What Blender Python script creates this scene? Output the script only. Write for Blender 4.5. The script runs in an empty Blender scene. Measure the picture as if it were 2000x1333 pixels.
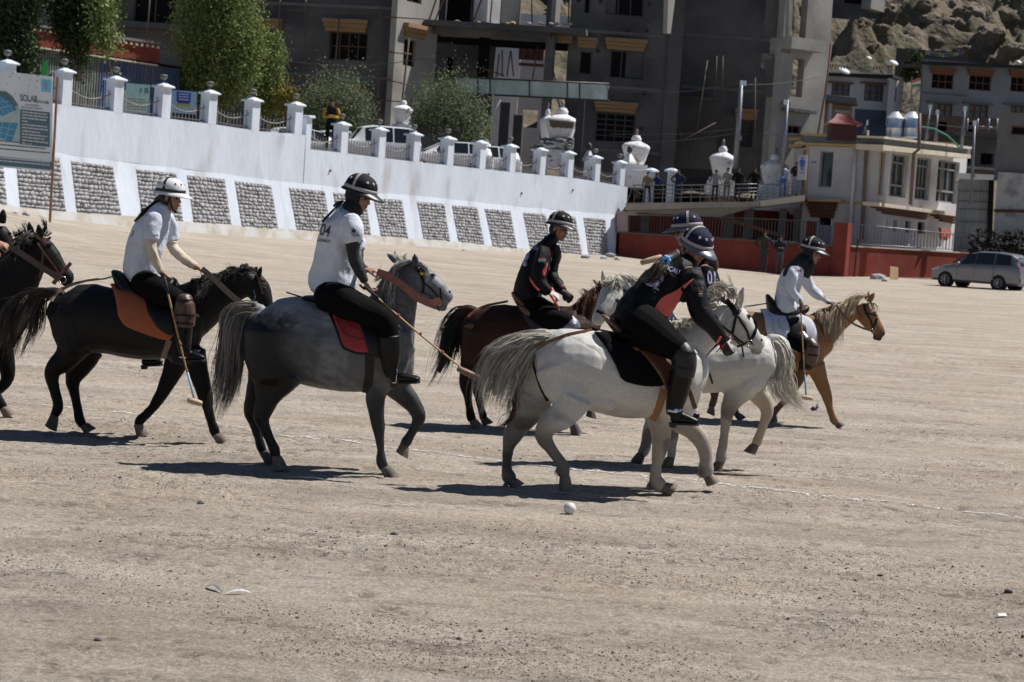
import bpy,bmesh,math,random
import numpy as np
from mathutils import Vector,Matrix,noise
from mathutils.bvhtree import BVHTree
random.seed(7); np.random.seed(7)
R = math.radians
SC = bpy.context.scene
COL = SC.collection

# ------------------------------------------------------------------ camera,sky,sun,exposure
FPX = 4000.0                       # focal length in source pixels (2000 wide)
CAM = Vector((0,0,2.13))
PITCH = math.atan(236.5/4000); ROLL = math.atan(.067)
_F = Vector((0,math.cos(PITCH),-math.sin(PITCH)))
_R0 = Vector((1,0,0)); _U0 = _R0.cross(_F)
_U = _U0*math.cos(ROLL) - _R0*math.sin(ROLL)
_R = _R0*math.cos(ROLL) + _U0*math.sin(ROLL)
cd = bpy.data.cameras.new('camera'); cam = bpy.data.objects.new('camera',cd); COL.objects.link(cam)
cam.matrix_world = Matrix(((_R.x,_U.x,-_F.x,CAM.x),(_R.y,_U.y,-_F.y,CAM.y),(_R.z,_U.z,-_F.z,CAM.z),(0,0,0,1)))
cd.sensor_width = 36; cd.lens = 72; cd.clip_start = .5; cd.clip_end = 2000
cd.dof.use_dof = True; cd.dof.focus_distance = 16.5; cd.dof.aperture_fstop = 6.3
SC.camera = cam
SUN_EL,SUN_AZ = 57,68            # azimuth measured from +Y towards +X
w = bpy.data.worlds.new('World'); SC.world = w; w.use_nodes = True
nt = w.node_tree; nt.nodes.clear()
bgn = nt.nodes.new('ShaderNodeBackground'); wo = nt.nodes.new('ShaderNodeOutputWorld')
sk = nt.nodes.new('ShaderNodeTexSky'); sk.sky_type = 'NISHITA'; sk.sun_disc = False
sk.sun_elevation = R(SUN_EL); sk.sun_rotation = R(SUN_AZ); sk.altitude = 3500; sk.dust_density = .4
nt.links.new(sk.outputs[0],bgn.inputs[0]); nt.links.new(bgn.outputs[0],wo.inputs[0]); bgn.inputs[1].default_value = .05
sd = bpy.data.lights.new('sun','SUN'); sd.energy = 4.6; sd.angle = R(.5); sd.color = (1,.962,.91)
so = bpy.data.objects.new('sun',sd); COL.objects.link(so)
SUND = Vector((math.cos(R(SUN_EL))*math.sin(R(SUN_AZ)),math.cos(R(SUN_EL))*math.cos(R(SUN_AZ)),math.sin(R(SUN_EL))))
so.rotation_euler = SUND.to_track_quat('Z','Y').to_euler(); so.location = (30,10,60)
SC.view_settings.view_transform = 'Standard'; SC.view_settings.look = 'None'
SC.view_settings.exposure = .45; SC.view_settings.gamma = 1; SC.view_settings.use_curve_mapping = False
SC.cycles.use_denoising = True; SC.cycles.max_bounces = 6; SC.cycles.use_adaptive_sampling = True

# ------------------------------------------------------------------ pixel -> world
def ray(x,y):
    d = _F + _R*((x-1000)/FPX) - _U*((y-666.5)/FPX)
    return d/d.y
def P(x,y,Y): return CAM + ray(x,y)*Y
def crop(ox,oy,s): return lambda x,y: (ox+x/s,oy+y/s)

class Plane:
    """vertical plane through the pixel column x0 at depth Y0, heading ang degrees from +X"""
    def __init__(s,x0,Y0,ang,y0=430):
        s.o = P(x0,y0,Y0); s.o.z = 0
        s.d = Vector((math.cos(R(ang)),math.sin(R(ang)),0)); s.n = Vector((s.d.y,-s.d.x,0))
        s.ang = ang; s.batter = 0; s.knee = 0
    def sz(s,x,y,off=0):
        r = ray(x,y); n = s.n; o = s.o + n*off
        t = (o-CAM).dot(n)/r.dot(n); p = CAM + r*t
        return (p-s.o).dot(s.d),p.z
    def at(s,a,z,off=0):
        p = s.o + s.d*a + s.n*off; return Vector((p.x,p.y,z))
    def px(s,x,y,off=0):
        a,z = s.sz(x,y,off); return s.at(a,z,off)
    def rect(s,xl,yt,xr,yb,off=0):
        xm,ym = (xl+xr)/2,(yt+yb)/2
        return s.sz(xl,ym,off)[0],s.sz(xr,ym,off)[0],s.sz(xm,yb,off)[1],s.sz(xm,yt,off)[1]

# ------------------------------------------------------------------ objects
def tag(o,label=None,cat=None,group=None,kind=None):
    if label: o['label'] = label
    if cat: o['category'] = cat
    if group: o['group'] = group
    if kind: o['kind'] = kind
    return o
def empty(name,loc=(0,0,0),label=None,cat=None,group=None):
    o = bpy.data.objects.new(name,None); o.location = loc; COL.objects.link(o); o.empty_display_size = .2
    return tag(o,label,cat,group)
def link(name,me,m=None,parent=None):
    o = bpy.data.objects.new(name,me); COL.objects.link(o)
    if m is not None:
        me.materials.clear(); me.materials.append(m)
    if parent is not None:
        o.parent = parent
        L = Vector(parent.location)
        pp = parent.parent
        while pp: L = L + Vector(pp.location); pp = pp.parent
        o.location = -L
    return o
class MB:
    def __init__(s): s.v = []; s.f = []
    def add(s,vs,fs):
        n = len(s.v); s.v += [tuple(v) for v in vs]; s.f += [tuple(i+n for i in f) for f in fs]; return s
    def hexa(s,c):   # 8 corners: bottom 4 ccw,top 4
        return s.add(c,[(0,3,2,1),(4,5,6,7),(0,1,5,4),(1,2,6,5),(2,3,7,6),(3,0,4,7)])
    def box(s,a,b):
        (x0,y0,z0),(x1,y1,z1) = a,b
        return s.hexa([(x0,y0,z0),(x1,y0,z0),(x1,y1,z0),(x0,y1,z0),(x0,y0,z1),(x1,y0,z1),(x1,y1,z1),(x0,y1,z1)])
    def pbox(s,pl,a0,a1,z0,z1,o0,o1):   # o0 outer (towards viewer),o1 inner
        return s.hexa([pl.at(a0,z0,o0),pl.at(a1,z0,o0),pl.at(a1,z0,o1),pl.at(a0,z0,o1),pl.at(a0,z1,o0),pl.at(a1,z1,o0),pl.at(a1,z1,o1),pl.at(a0,z1,o1)])
    def prism(s,front,back):
        n = len(front); fs = [tuple(range(n)),tuple(range(2*n-1,n-1,-1))]
        for i in range(n):
            j = (i+1) % n; fs.append((j,i,n+i,n+j))
        return s.add(list(front)+list(back),fs)
    def tube(s,pts,r,seg=8,cap=True,r1=None):
        pts = [Vector(p) for p in pts]; n = len(pts); rings = []
        rr = [r + ((r1 if r1 is not None else r)-r)*i/max(1,n-1) for i in range(n)] if not isinstance(r,(list,tuple)) else r
        up = None
        for i,p in enumerate(pts):
            t = (pts[min(i+1,n-1)] - pts[max(i-1,0)]).normalized()
            if up is None:
                up = Vector((0,0,1)) if abs(t.z) < .9 else Vector((1,0,0))
            a = t.cross(up).normalized(); b = a.cross(t).normalized(); up = b
            rings.append([p + (a*math.cos(2*math.pi*k/seg) + b*math.sin(2*math.pi*k/seg))*rr[i] for k in range(seg)])
        vs = [v for rg in rings for v in rg]; fs = []
        for i in range(n-1):
            for k in range(seg):
                k2 = (k+1) % seg; fs.append((i*seg+k,i*seg+k2,(i+1)*seg+k2,(i+1)*seg+k))
        if cap: fs.append(tuple(range(seg-1,-1,-1))); fs.append(tuple((n-1)*seg+k for k in range(seg)))
        return s.add(vs,fs)
    def lathe(s,c,prof,seg=20,ax=None):
        c = Vector(c); vs = []; fs = []
        M = Matrix.Identity(3) if ax is None else Vector(ax).to_track_quat('Z','Y').to_matrix()
        for r,z in prof:
            for k in range(seg):
                a = 2*math.pi*k/seg; vs.append(c + M @ Vector((r*math.cos(a),r*math.sin(a),z)))
        for i in range(len(prof)-1):
            for k in range(seg):
                k2 = (k+1) % seg; fs.append((i*seg+k,i*seg+k2,(i+1)*seg+k2,(i+1)*seg+k))
        fs.append(tuple(range(seg-1,-1,-1))); fs.append(tuple((len(prof)-1)*seg+k for k in range(seg)))
        return s.add(vs,fs)
    def mesh(s,name='m',smooth=False):
        me = bpy.data.meshes.new(name); me.from_pydata(s.v,[],s.f); me.update()
        if smooth: me.polygons.foreach_set('use_smooth',[True]*len(me.polygons))
        return me
    def obj(s,name,m,parent=None,smooth=False):
        return link(name,s.mesh(name,smooth),m,parent)
def autosmooth(o,ang=35):
    me = o.data
    me.polygons.foreach_set('use_smooth',[True]*len(me.polygons))
    bm = bmesh.new(); bm.from_mesh(me)
    for e in bm.edges:
        if len(e.link_faces) == 2 and e.calc_face_angle(0) > R(ang): e.smooth = False
    bm.to_mesh(me); bm.free(); return o
def bevel(o,wd,seg=2):
    md = o.modifiers.new('b','BEVEL'); md.width = wd; md.segments = seg; md.limit_method = 'ANGLE'; return o

# ------------------------------------------------------------------ materials
MATS = {}
def mat(name,col=(.5,.5,.5),rough=.7,metal=0,spec=.5,var=.15,scale=6,bump=.0,bscale=40,bdist=.01,attr=None,col2=None,c2scale=3,c2sharp=.1,c2pos=.55,
        trans=0,emit=None,sheen=0,aniso=None,coat=0,detail=5,alpha=None):
    if name in MATS: return MATS[name]
    m = bpy.data.materials.new(name); MATS[name] = m; m.use_nodes = True
    t = m.node_tree; N = t.nodes; L = t.links; b = N['Principled BSDF']
    b.inputs['Roughness'].default_value = rough; b.inputs['Metallic'].default_value = metal
    b.inputs['Specular IOR Level'].default_value = spec
    if trans: b.inputs['Transmission Weight'].default_value = trans
    if sheen: b.inputs['Sheen Weight'].default_value = sheen; b.inputs['Sheen Roughness'].default_value = .5
    if coat: b.inputs['Coat Weight'].default_value = coat; b.inputs['Coat Roughness'].default_value = .1
    if alpha is not None: b.inputs['Alpha'].default_value = alpha
    tc = N.new('ShaderNodeTexCoord'); co = tc.outputs['Object']
    if aniso:
        mp = N.new('ShaderNodeMapping'); mp.inputs['Scale'].default_value = aniso; L.new(co,mp.inputs[0]); co = mp.outputs[0]
    if attr:
        a = N.new('ShaderNodeAttribute'); a.attribute_name = attr; src = a.outputs['Color']
    else:
        rgb = N.new('ShaderNodeRGB'); rgb.outputs[0].default_value = (*col,1); src = rgb.outputs[0]
    if col2 is not None:
        nn = N.new('ShaderNodeTexNoise'); nn.inputs['Scale'].default_value = c2scale; nn.inputs['Detail'].default_value = 6; L.new(co,nn.inputs[0])
        rp = N.new('ShaderNodeValToRGB'); rp.color_ramp.elements[0].position = c2pos-c2sharp; rp.color_ramp.elements[1].position = c2pos+c2sharp
        L.new(nn.outputs[0],rp.inputs[0])
        mx = N.new('ShaderNodeMix'); mx.data_type = 'RGBA'; L.new(rp.outputs[0],mx.inputs[0]); L.new(src,mx.inputs[6]); mx.inputs[7].default_value = (*col2,1); src = mx.outputs[2]
    if var:
        n1 = N.new('ShaderNodeTexNoise'); n1.inputs['Scale'].default_value = scale; n1.inputs['Detail'].default_value = detail; L.new(co,n1.inputs[0])
        mr = N.new('ShaderNodeMapRange'); mr.inputs[1].default_value = .25; mr.inputs[2].default_value = .75; mr.inputs[3].default_value = 1-var; mr.inputs[4].default_value = 1+var
        L.new(n1.outputs[0],mr.inputs[0])
        vm = N.new('ShaderNodeVectorMath'); vm.operation = 'SCALE'; L.new(src,vm.inputs[0]); L.new(mr.outputs[0],vm.inputs['Scale']); src = vm.outputs[0]
        r2 = N.new('ShaderNodeMapRange'); r2.inputs[3].default_value = max(0,rough-.12); r2.inputs[4].default_value = min(1,rough+.12); L.new(n1.outputs[0],r2.inputs[0]); L.new(r2.outputs[0],b.inputs['Roughness'])
    L.new(src,b.inputs['Base Color'])
    if emit: b.inputs['Emission Color'].default_value = (*emit[:3],1); b.inputs['Emission Strength'].default_value = emit[3]
    if bump:
        n2 = N.new('ShaderNodeTexNoise'); n2.inputs['Scale'].default_value = bscale; n2.inputs['Detail'].default_value = 6; L.new(co,n2.inputs[0])
        bp = N.new('ShaderNodeBump'); bp.inputs['Strength'].default_value = bump; bp.inputs['Distance'].default_value = bdist
        L.new(n2.outputs[0],bp.inputs['Height']); L.new(bp.outputs[0],b.inputs['Normal'])
    return m

# ------------------------------------------------------------------ numpy value noise
_perm = np.random.RandomState(3).permutation(4096)
def _h(ix,iy): return _perm[(_perm[ix & 4095] + iy) & 4095]/4095.0
def vnoise(x,y):
    ix = np.floor(x).astype(int); iy = np.floor(y).astype(int); fx = x-ix; fy = y-iy
    fx = fx*fx*(3-2*fx); fy = fy*fy*(3-2*fy)
    return ((_h(ix,iy)*(1-fx)+_h(ix+1,iy)*fx)*(1-fy) + (_h(ix,iy+1)*(1-fx)+_h(ix+1,iy+1)*fx)*fy)*2-1
def fbm(x,y,o=5,lac=2.03,g=.5):
    s = 0; a = 1
    for i in range(o): s = s + a*vnoise(x+i*17.3,y-i*9.1); x = x*lac; y = y*lac; a *= g
    return s

# ------------------------------------------------------------------ the ground's height
WALLP = Plane(1000,96,55.95)
BASEPX = [(-400,355),(-200,384),(0,408),(112,427),(264,444),(394,455),(563,466),(707,474),(940,488),(1006,492),(1203,499),(1330,516),(1530,536),(1700,541),(1890,546),(2300,560)]
def wall_depth(x):
    if x <= 1203: return 96/(1-(x-1000)*.00037)
    if x <= 1640: return 103.8 - (x-1203)*4.5/437
    return 99.3 + (min(x,1950)-1640)*5.2/260
_bx,_bY,_bz = [],[],[]
for x_,y_ in BASEPX:
    Y_ = wall_depth(x_); p_ = P(x_,y_,Y_); _bx.append(p_.x/p_.y); _bY.append(Y_); _bz.append(p_.z)
def prints(x,y):
    """hoof prints: crescent dents with a pushed-up rim, thicker where the ground is churned"""
    out = np.zeros_like(x)
    for cs,rr,dp,sh in ((.40,.068,.034,0),(.27,.045,.022,77)):
        ix,iy = np.floor(x/cs).astype(int),np.floor(y/cs).astype(int)
        for a in (-1,0,1):
            for b in (-1,0,1):
                cx,cy = ix+a,iy+b; px_ = (cx+_h(cx+sh,cy))*cs; py_ = (cy+_h(cx+sh,cy+911))*cs; on = _h(cx+sh+313,cy+57)
                dens = .48+.6*fbm(px_*.4+13,py_*.55+5,2); r = rr*(.7+.6*_h(cx+5,cy+sh)); d2 = ((x-px_)**2+((y-py_)*1.0)**2)/r**2
                out += np.where(on < dens,-dp*(1-d2*1.05)*np.exp(-d2*1.1),0)
    return out
def ground_z(x,y):
    x = np.asarray(x,float); y = np.asarray(y,float); yy = np.maximum(y,1)
    u = x/yy; Yb = np.interp(u,_bx,_bY); zb = np.interp(u,_bx,_bz)
    t = np.clip((y-28)/(Yb-28),0,1)
    z = zb*(t*t*(3-2*t)*.35+.65*t*t)
    k = np.clip((60-y)/20,0,1)
    wx = x + .9*fbm(x*.35,y*.35,3)
    s = .012*fbm(wx*.25,y*.4,3) + k*(.014*fbm(wx*1.1+5,y*2.2,4))
    m = np.clip(fbm(x*.35+40,y*.8+7,3)*1.3+.1,0,1)
    s = s + k*m*.014*np.abs(fbm(x*5,y*8,4)) + k*.0035*fbm(x*16,y*22,3)
    q = k > 0
    if q.any(): pr = np.zeros_like(s+x); pr[q] = prints(x[q],y[q]); s = s + k*pr
    return z + s*np.clip((Yb-y)/6+.3,0,1)
def gz(x,y): return float(ground_z(np.array([x]),np.array([y]))[0])
def ground_at(x,y,Y=None):
    """pixel -> point on the ground"""
    r = ray(x,y)
    t = 8.0
    while t < 140:
        p = CAM + r*t
        if p.z <= gz(p.x,p.y): break
        t += .25
    lo,hi = t-.25,t
    for _ in range(12):
        m_ = (lo+hi)/2; p = CAM + r*m_
        if p.z <= gz(p.x,p.y): hi = m_
        else: lo = m_
    return CAM + r*hi
DG = bpy.context.evaluated_depsgraph_get
# ================================================================== ORGANIC BODIES
class Body:
    """A figure laid out as tapered limbs, grown into one continuous skin. Ring keys: centre, half height across, half width in depth, colour."""
    def __init__(s,D,cr=None):
        s.D = D; s.mpp = D/FPX; s.cr = cr; s.s = 1 if cr is None else 1/(cr(1,0)[0]-cr(0,0)[0])
        s.mb = MB(); s.keys = []
    def pt(s,x,y,dd=0):
        if s.cr: x,y = s.cr(x,y)
        return P(x,y,s.D+dd)
    def m(s,r): return r/s.s*s.mpp   # crop px -> metres
    def limb(s,keys,wd=None,col=(.1,.1,.1),dd=0,seg=14,capk=.55,world=False,waxis=None):
        """keys: (x, y, r[, dd[, w[, col]]]) in crop pixels"""
        pts,ru,rw,cs = [],[],[],[]
        for k in keys:
            d = k[3] if len(k) > 3 and k[3] is not None else dd
            if world: p = Vector(k[0]); r = k[1]; wv = k[2] if len(k) > 2 else r; c = k[4] if len(k) > 4 else col
            else:
                p = s.pt(k[0],k[1],d); r = s.m(k[2]); wv = (k[4] if len(k) > 4 and k[4] is not None else (wd if wd is not None else r)); c = k[5] if len(k) > 5 else col
                if wv < 0: wv = -wv*r
            pts.append(p); ru.append(r); rw.append(wv); cs.append(c)
        s.tube3(pts,ru,rw,cs,seg,capk,waxis); return s
    def tube3(s,pts,ru,rw,cs,seg=14,capk=.55,waxis=None):
        # resample smoothly
        n = len(pts); P2,U2,W2,C2 = [],[],[],[]
        for i in range(n-1):
            p0,p1,p2,p3 = pts[max(0,i-1)],pts[i],pts[i+1],pts[min(n-1,i+2)]
            st = 3 if n > 2 else 2
            for j in range(st):
                t = j/st
                P2.append(.5*((2*p1)+(p2-p0)*t+(2*p0-5*p1+4*p2-p3)*t*t+(3*p1-p0-3*p2+p3)*t**3))
                U2.append(ru[i]*(1-t)+ru[i+1]*t); W2.append(rw[i]*(1-t)+rw[i+1]*t); C2.append([a*(1-t)+b*t for a,b in zip(cs[i],cs[i+1])])
        P2.append(pts[-1]); U2.append(ru[-1]); W2.append(rw[-1]); C2.append(list(cs[-1]))
        n = len(P2); vs = []; fs = []
        t0 = (P2[1]-P2[0]).normalized(); t1 = (P2[-1]-P2[-2]).normalized()
        rings = [(P2[0]-t0*min(U2[0],W2[0])*capk,t0,U2[0]*.6,W2[0]*.6)]
        for i in range(n):
            t = (P2[min(i+1,n-1)]-P2[max(i-1,0)]).normalized(); rings.append((P2[i],t,U2[i],W2[i]))
            s.keys.append((*P2[i],max(.02,(U2[i]+W2[i])/2),*C2[i]))
        rings.append((P2[-1]+t1*min(U2[-1],W2[-1])*capk,t1,U2[-1]*.6,W2[-1]*.6))
        wa = Vector(waxis) if waxis is not None else Vector((0,1,0)); pw = None
        for c,t,a,b in rings:
            w_ = wa-t*wa.dot(t)
            if w_.length < .25: w_ = (pw or Vector((1,0,0))) - t*((pw or Vector((1,0,0))).dot(t))
            w_.normalize(); pw = w_; u = w_.cross(t)
            for k in range(seg):
                an = 2*math.pi*k/seg; vs.append(c+u*a*math.cos(an)+w_*b*math.sin(an))
        m = len(rings)
        for i in range(m-1):
            for k in range(seg):
                k2 = (k+1) % seg; fs.append((i*seg+k,i*seg+k2,(i+1)*seg+k2,(i+1)*seg+k))
        fs.append(tuple(range(seg-1,-1,-1))); fs.append(tuple((m-1)*seg+k for k in range(seg)))
        # consistent outward orientation
        v = [Vector(x) for x in vs]; vol = 0
        for f in fs:
            for q in range(1,len(f)-1): vol += v[f[0]].dot(v[f[q]].cross(v[f[q+1]]))
        if vol < 0: fs = [tuple(reversed(f)) for f in fs]
        s.mb.add(vs,fs)
    def ball(s,c,rx,ry,rz,M=None,col=None,seg=14):
        c = Vector(c); M = M or Matrix.Identity(3); vs = []; fs = []; rr = 8
        for i in range(1,rr):
            th = math.pi*i/rr
            for k in range(seg):
                a = 2*math.pi*k/seg; vs.append(c+M@Vector((rx*math.sin(th)*math.cos(a),ry*math.sin(th)*math.sin(a),rz*math.cos(th))))
        for i in range(rr-2):
            for k in range(seg):
                k2 = (k+1) % seg; fs.append((i*seg+k,(i+1)*seg+k,(i+1)*seg+k2,i*seg+k2))
        fs.append(tuple(range(seg))); fs.append(tuple((rr-2)*seg+k for k in range(seg-1,-1,-1)))
        if M.determinant() < 0: fs = [tuple(reversed(f)) for f in fs]
        s.mb.add(vs,fs)
        if col: s.keys.append((*c,max(rx,ry,rz)*.8,*col))
    def build(s,name,m,parent=None,voxel=.012,smooth=8,colfn=None,disp=None,cut=None):
        me = s.mb.mesh('raw'); o = bpy.data.objects.new('tmp',me); COL.objects.link(o)
        md = o.modifiers.new('r','REMESH'); md.mode = 'VOXEL'; md.voxel_size = voxel; md.use_smooth_shade = True
        if smooth:
            ms = o.modifiers.new('s','SMOOTH'); ms.factor = .5; ms.iterations = smooth
        ev = o.evaluated_get(DG()); m2 = bpy.data.meshes.new_from_object(ev); bpy.data.objects.remove(o); bpy.data.meshes.remove(me)
        n = len(m2.vertices); co = np.empty(n*3,np.float32); m2.vertices.foreach_get('co',co); co = co.reshape(-1,3).astype(float)
        if disp is not None:
            nr = np.empty(n*3,np.float32); m2.vertices.foreach_get('normal',nr); nr = nr.reshape(-1,3)
            co = co+nr*disp(co)[:,None]; m2.vertices.foreach_set('co',co.ravel().astype(np.float32))
        if s.keys:
            K = np.array(s.keys); col = np.zeros((n,3))
            for a in range(0,n,8000):
                q = co[a:a+8000]; d2 = ((q[:,None,:]-K[None,:,:3])**2).sum(-1)/K[None,:,3]**2; wt = 1/(d2+.02)**4
                col[a:a+8000] = (wt[:,:,None]*K[None,:,4:7]).sum(1)/wt.sum(1)[:,None]
            if colfn is not None: col = colfn(co,col)
            at = m2.color_attributes.new('coat','FLOAT_COLOR','POINT'); buf = np.ones((n,4),np.float32); buf[:,:3] = np.clip(col,0,1); at.data.foreach_set('color',buf.ravel())
        m2.polygons.foreach_set('use_smooth',np.ones(len(m2.polygons),bool)); m2.name = name
        o = link(name,m2,m,parent)
        s.co = co; s.bvh = BVHTree.FromPolygons([tuple(c) for c in co],[tuple(p.vertices) for p in m2.polygons]); s.o = o
        return o
def n3(co,sc,seed=0):
    """cheap smooth 3-D noise from three sliced 2-D fields"""
    x,y,z = co[:,0]*sc,co[:,1]*sc,co[:,2]*sc
    return (vnoise(x+seed,y+z*.7+seed)+vnoise(y*1.1+seed*2,z+x*.6)+vnoise(z*1.05-seed,x*.9-y*.5))/1.8
def draped(bvh,pts,off=.004,far=False,back=None):
    """pixel path laid onto the visible skin of a body"""
    out = []; last = None
    for x,y in pts:
        d = ray(x,y).normalized(); h = bvh.ray_cast(CAM,d)
        if h[0] is None: out.append(None); continue
        out.append(h[0]+h[1]*off*1.0 - d*off*.3)
    # fill misses from the neighbours' depth
    ok = [i for i,p in enumerate(out) if p is not None]
    if not ok: return None
    for i,p in enumerate(out):
        if p is None:
            j = min(ok,key=lambda k: abs(k-i)); out[i] = P(pts[i][0],pts[i][1],out[j].y)
    return out
def resample(pts,n):
    pts = [Vector(p) for p in pts]; L = [0]
    for a,b in zip(pts,pts[1:]): L.append(L[-1]+(b-a).length)
    out = []
    for i in range(n):
        d = L[-1]*i/(n-1); k = 0
        while k < len(L)-2 and L[k+1] < d: k += 1
        out.append(pts[k].lerp(pts[k+1],min(1,max(0,(d-L[k])/max(1e-9,L[k+1]-L[k])))))
    return out
def px_resample(pts,n): return [(p.x,p.y) for p in resample([(x,y,0) for x,y in pts],n)]
def smooth_line(P_,it=2):
    P_ = [Vector(p) for p in P_]
    for _ in range(it): P_ = [P_[0]]+[(P_[i-1]+P_[i]*2+P_[i+1])/4 for i in range(1,len(P_)-1)]+[P_[-1]]
    return P_
def strap_mesh(mb,pts,wd,th=.003,nrm=None,wds=None):
    """flat strap with thickness along a 3-D path, facing the camera side"""
    n = len(pts); vs = []; fs = []
    for i,p in enumerate(pts):
        t = (pts[min(i+1,n-1)]-pts[max(i-1,0)]).normalized()
        nn = (nrm[i] if nrm else (CAM-p).normalized()); nn = (nn-t*nn.dot(t)).normalized(); s_ = t.cross(nn)
        w_ = (wds[i] if wds else wd)/2
        vs += [p+s_*w_-nn*th/2,p+s_*w_+nn*th/2,p-s_*w_+nn*th/2,p-s_*w_-nn*th/2]
    for i in range(n-1):
        for k in range(4): fs.append((i*4+k,i*4+(k+1) % 4,(i+1)*4+(k+1) % 4,(i+1)*4+k))
    fs += [(3,2,1,0),((n-1)*4,(n-1)*4+1,(n-1)*4+2,(n-1)*4+3)]
    mb.add(vs,fs)
def strap(name,bvh,px,wd,m,parent,n=None,off=.005,th=.004,mirror=None):
    n = n or max(6,int(sum(math.dist(a,b) for a,b in zip(px,px[1:]))/4))
    q = draped(bvh,px_resample(px,n),off)
    if q is None: return None
    q = smooth_line(q,2); mb = MB(); strap_mesh(mb,q,wd,th)
    if mirror: c,w_ = mirror; strap_mesh(mb,[p-2*((p-c).dot(w_))*w_ for p in q],wd,th)
    return mb.obj(name,m,parent,smooth=False)
def cloth_patch(name,bvh,poly,m,parent,step=4,off=.012,th=.014,mirror=None,puff=0):
    """polygon in pixels draped on a body as a thick pad"""
    xs = [p[0] for p in poly]; ys = [p[1] for p in poly]
    def inside(x,y):
        c = False; j = len(poly)-1
        for i in range(len(poly)):
            (xi,yi),(xj,yj) = poly[i],poly[j]
            if (yi > y) != (yj > y) and x < (xj-xi)*(y-yi)/(yj-yi)+xi: c = not c
            j = i
        return c
    # map from a unit square: rows follow the polygon by scanning between left and right borders
    y0,y1 = min(ys),max(ys); ny = max(4,int((y1-y0)/step)); rows = []
    for i in range(ny+1):
        y = y0+.3+(y1-y0-.6)*i/ny; cr_ = []; j = len(poly)-1
        for k in range(len(poly)):
            (xa,ya),(xb,yb) = poly[k],poly[j]
            if (ya > y) != (yb > y): cr_.append((xb-xa)*(y-ya)/(yb-ya)+xa)
            j = k
        if len(cr_) >= 2: rows.append((y,min(cr_),max(cr_)))
    nx = max(4,int(max(r[2]-r[1] for r in rows)/step)); G = []
    for y,a,b in rows: G.append([(a+(b-a)*k/nx,y) for k in range(nx+1)])
    flat = [p for r in G for p in r]; q = draped(bvh,flat,off)
    if q is None: return None
    ny = len(G)-1; W = nx+1
    # smooth depth
    for _ in range(3):
        q2 = list(q)
        for i in range(ny+1):
            for k in range(W):
                nb = [q[a*W+b] for a,b in ((i-1,k),(i+1,k),(i,k-1),(i,k+1)) if 0 <= a <= ny and 0 <= b < W]
                q2[i*W+k] = q[i*W+k]*.5+sum(nb,Vector())/len(nb)*.5
        q = q2
    def mk(q,mb,flip=False):
        vs = []; N_ = len(q)
        for i in range(ny+1):
            for k in range(W):
                a = q[min(i+1,ny)*W+k]-q[max(i-1,0)*W+k]; b = q[i*W+min(k+1,W-1)]-q[i*W+max(k-1,0)]; nn = b.cross(a)
                if nn.length < 1e-9: nn = Vector((0,-1,0))
                nn.normalize()
                if (nn.dot(CAM-q[i*W+k]) < 0) != flip: nn = -nn
                e = min(1,min(i,ny-i,k,W-1-k)/1.5); vs.append((q[i*W+k]+nn*(th*(.35+.65*e)+puff*e),q[i*W+k]-nn*.004))
        fs = []
        V = [a for a,b in vs]+[b for a,b in vs]
        for i in range(ny):
            for k in range(W-1):
                a = i*W+k; fs.append((a,a+W,a+W+1,a+1)); fs.append((N_+a,N_+a+1,N_+a+W+1,N_+a+W))
        for i in range(ny):
            for k in (0,W-1):
                a = i*W+k; fs.append((a,a+W,N_+a+W,N_+a))
        for k in range(W-1):
            for i in (0,ny):
                a = i*W+k; fs.append((a,a+1,N_+a+1,N_+a))
        mb.add(V,fs)
    mb = MB(); mk(q,mb)
    if mirror: c,w_ = mirror; mk([p-2*((p-c).dot(w_))*w_ for p in q],mb,True)
    o = mb.obj(name,m,parent,smooth=True)
    bm = bmesh.new(); bm.from_mesh(o.data); bmesh.ops.recalc_face_normals(bm,faces=bm.faces); bm.to_mesh(o.data); bm.free()
    return autosmooth(o,50)
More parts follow.
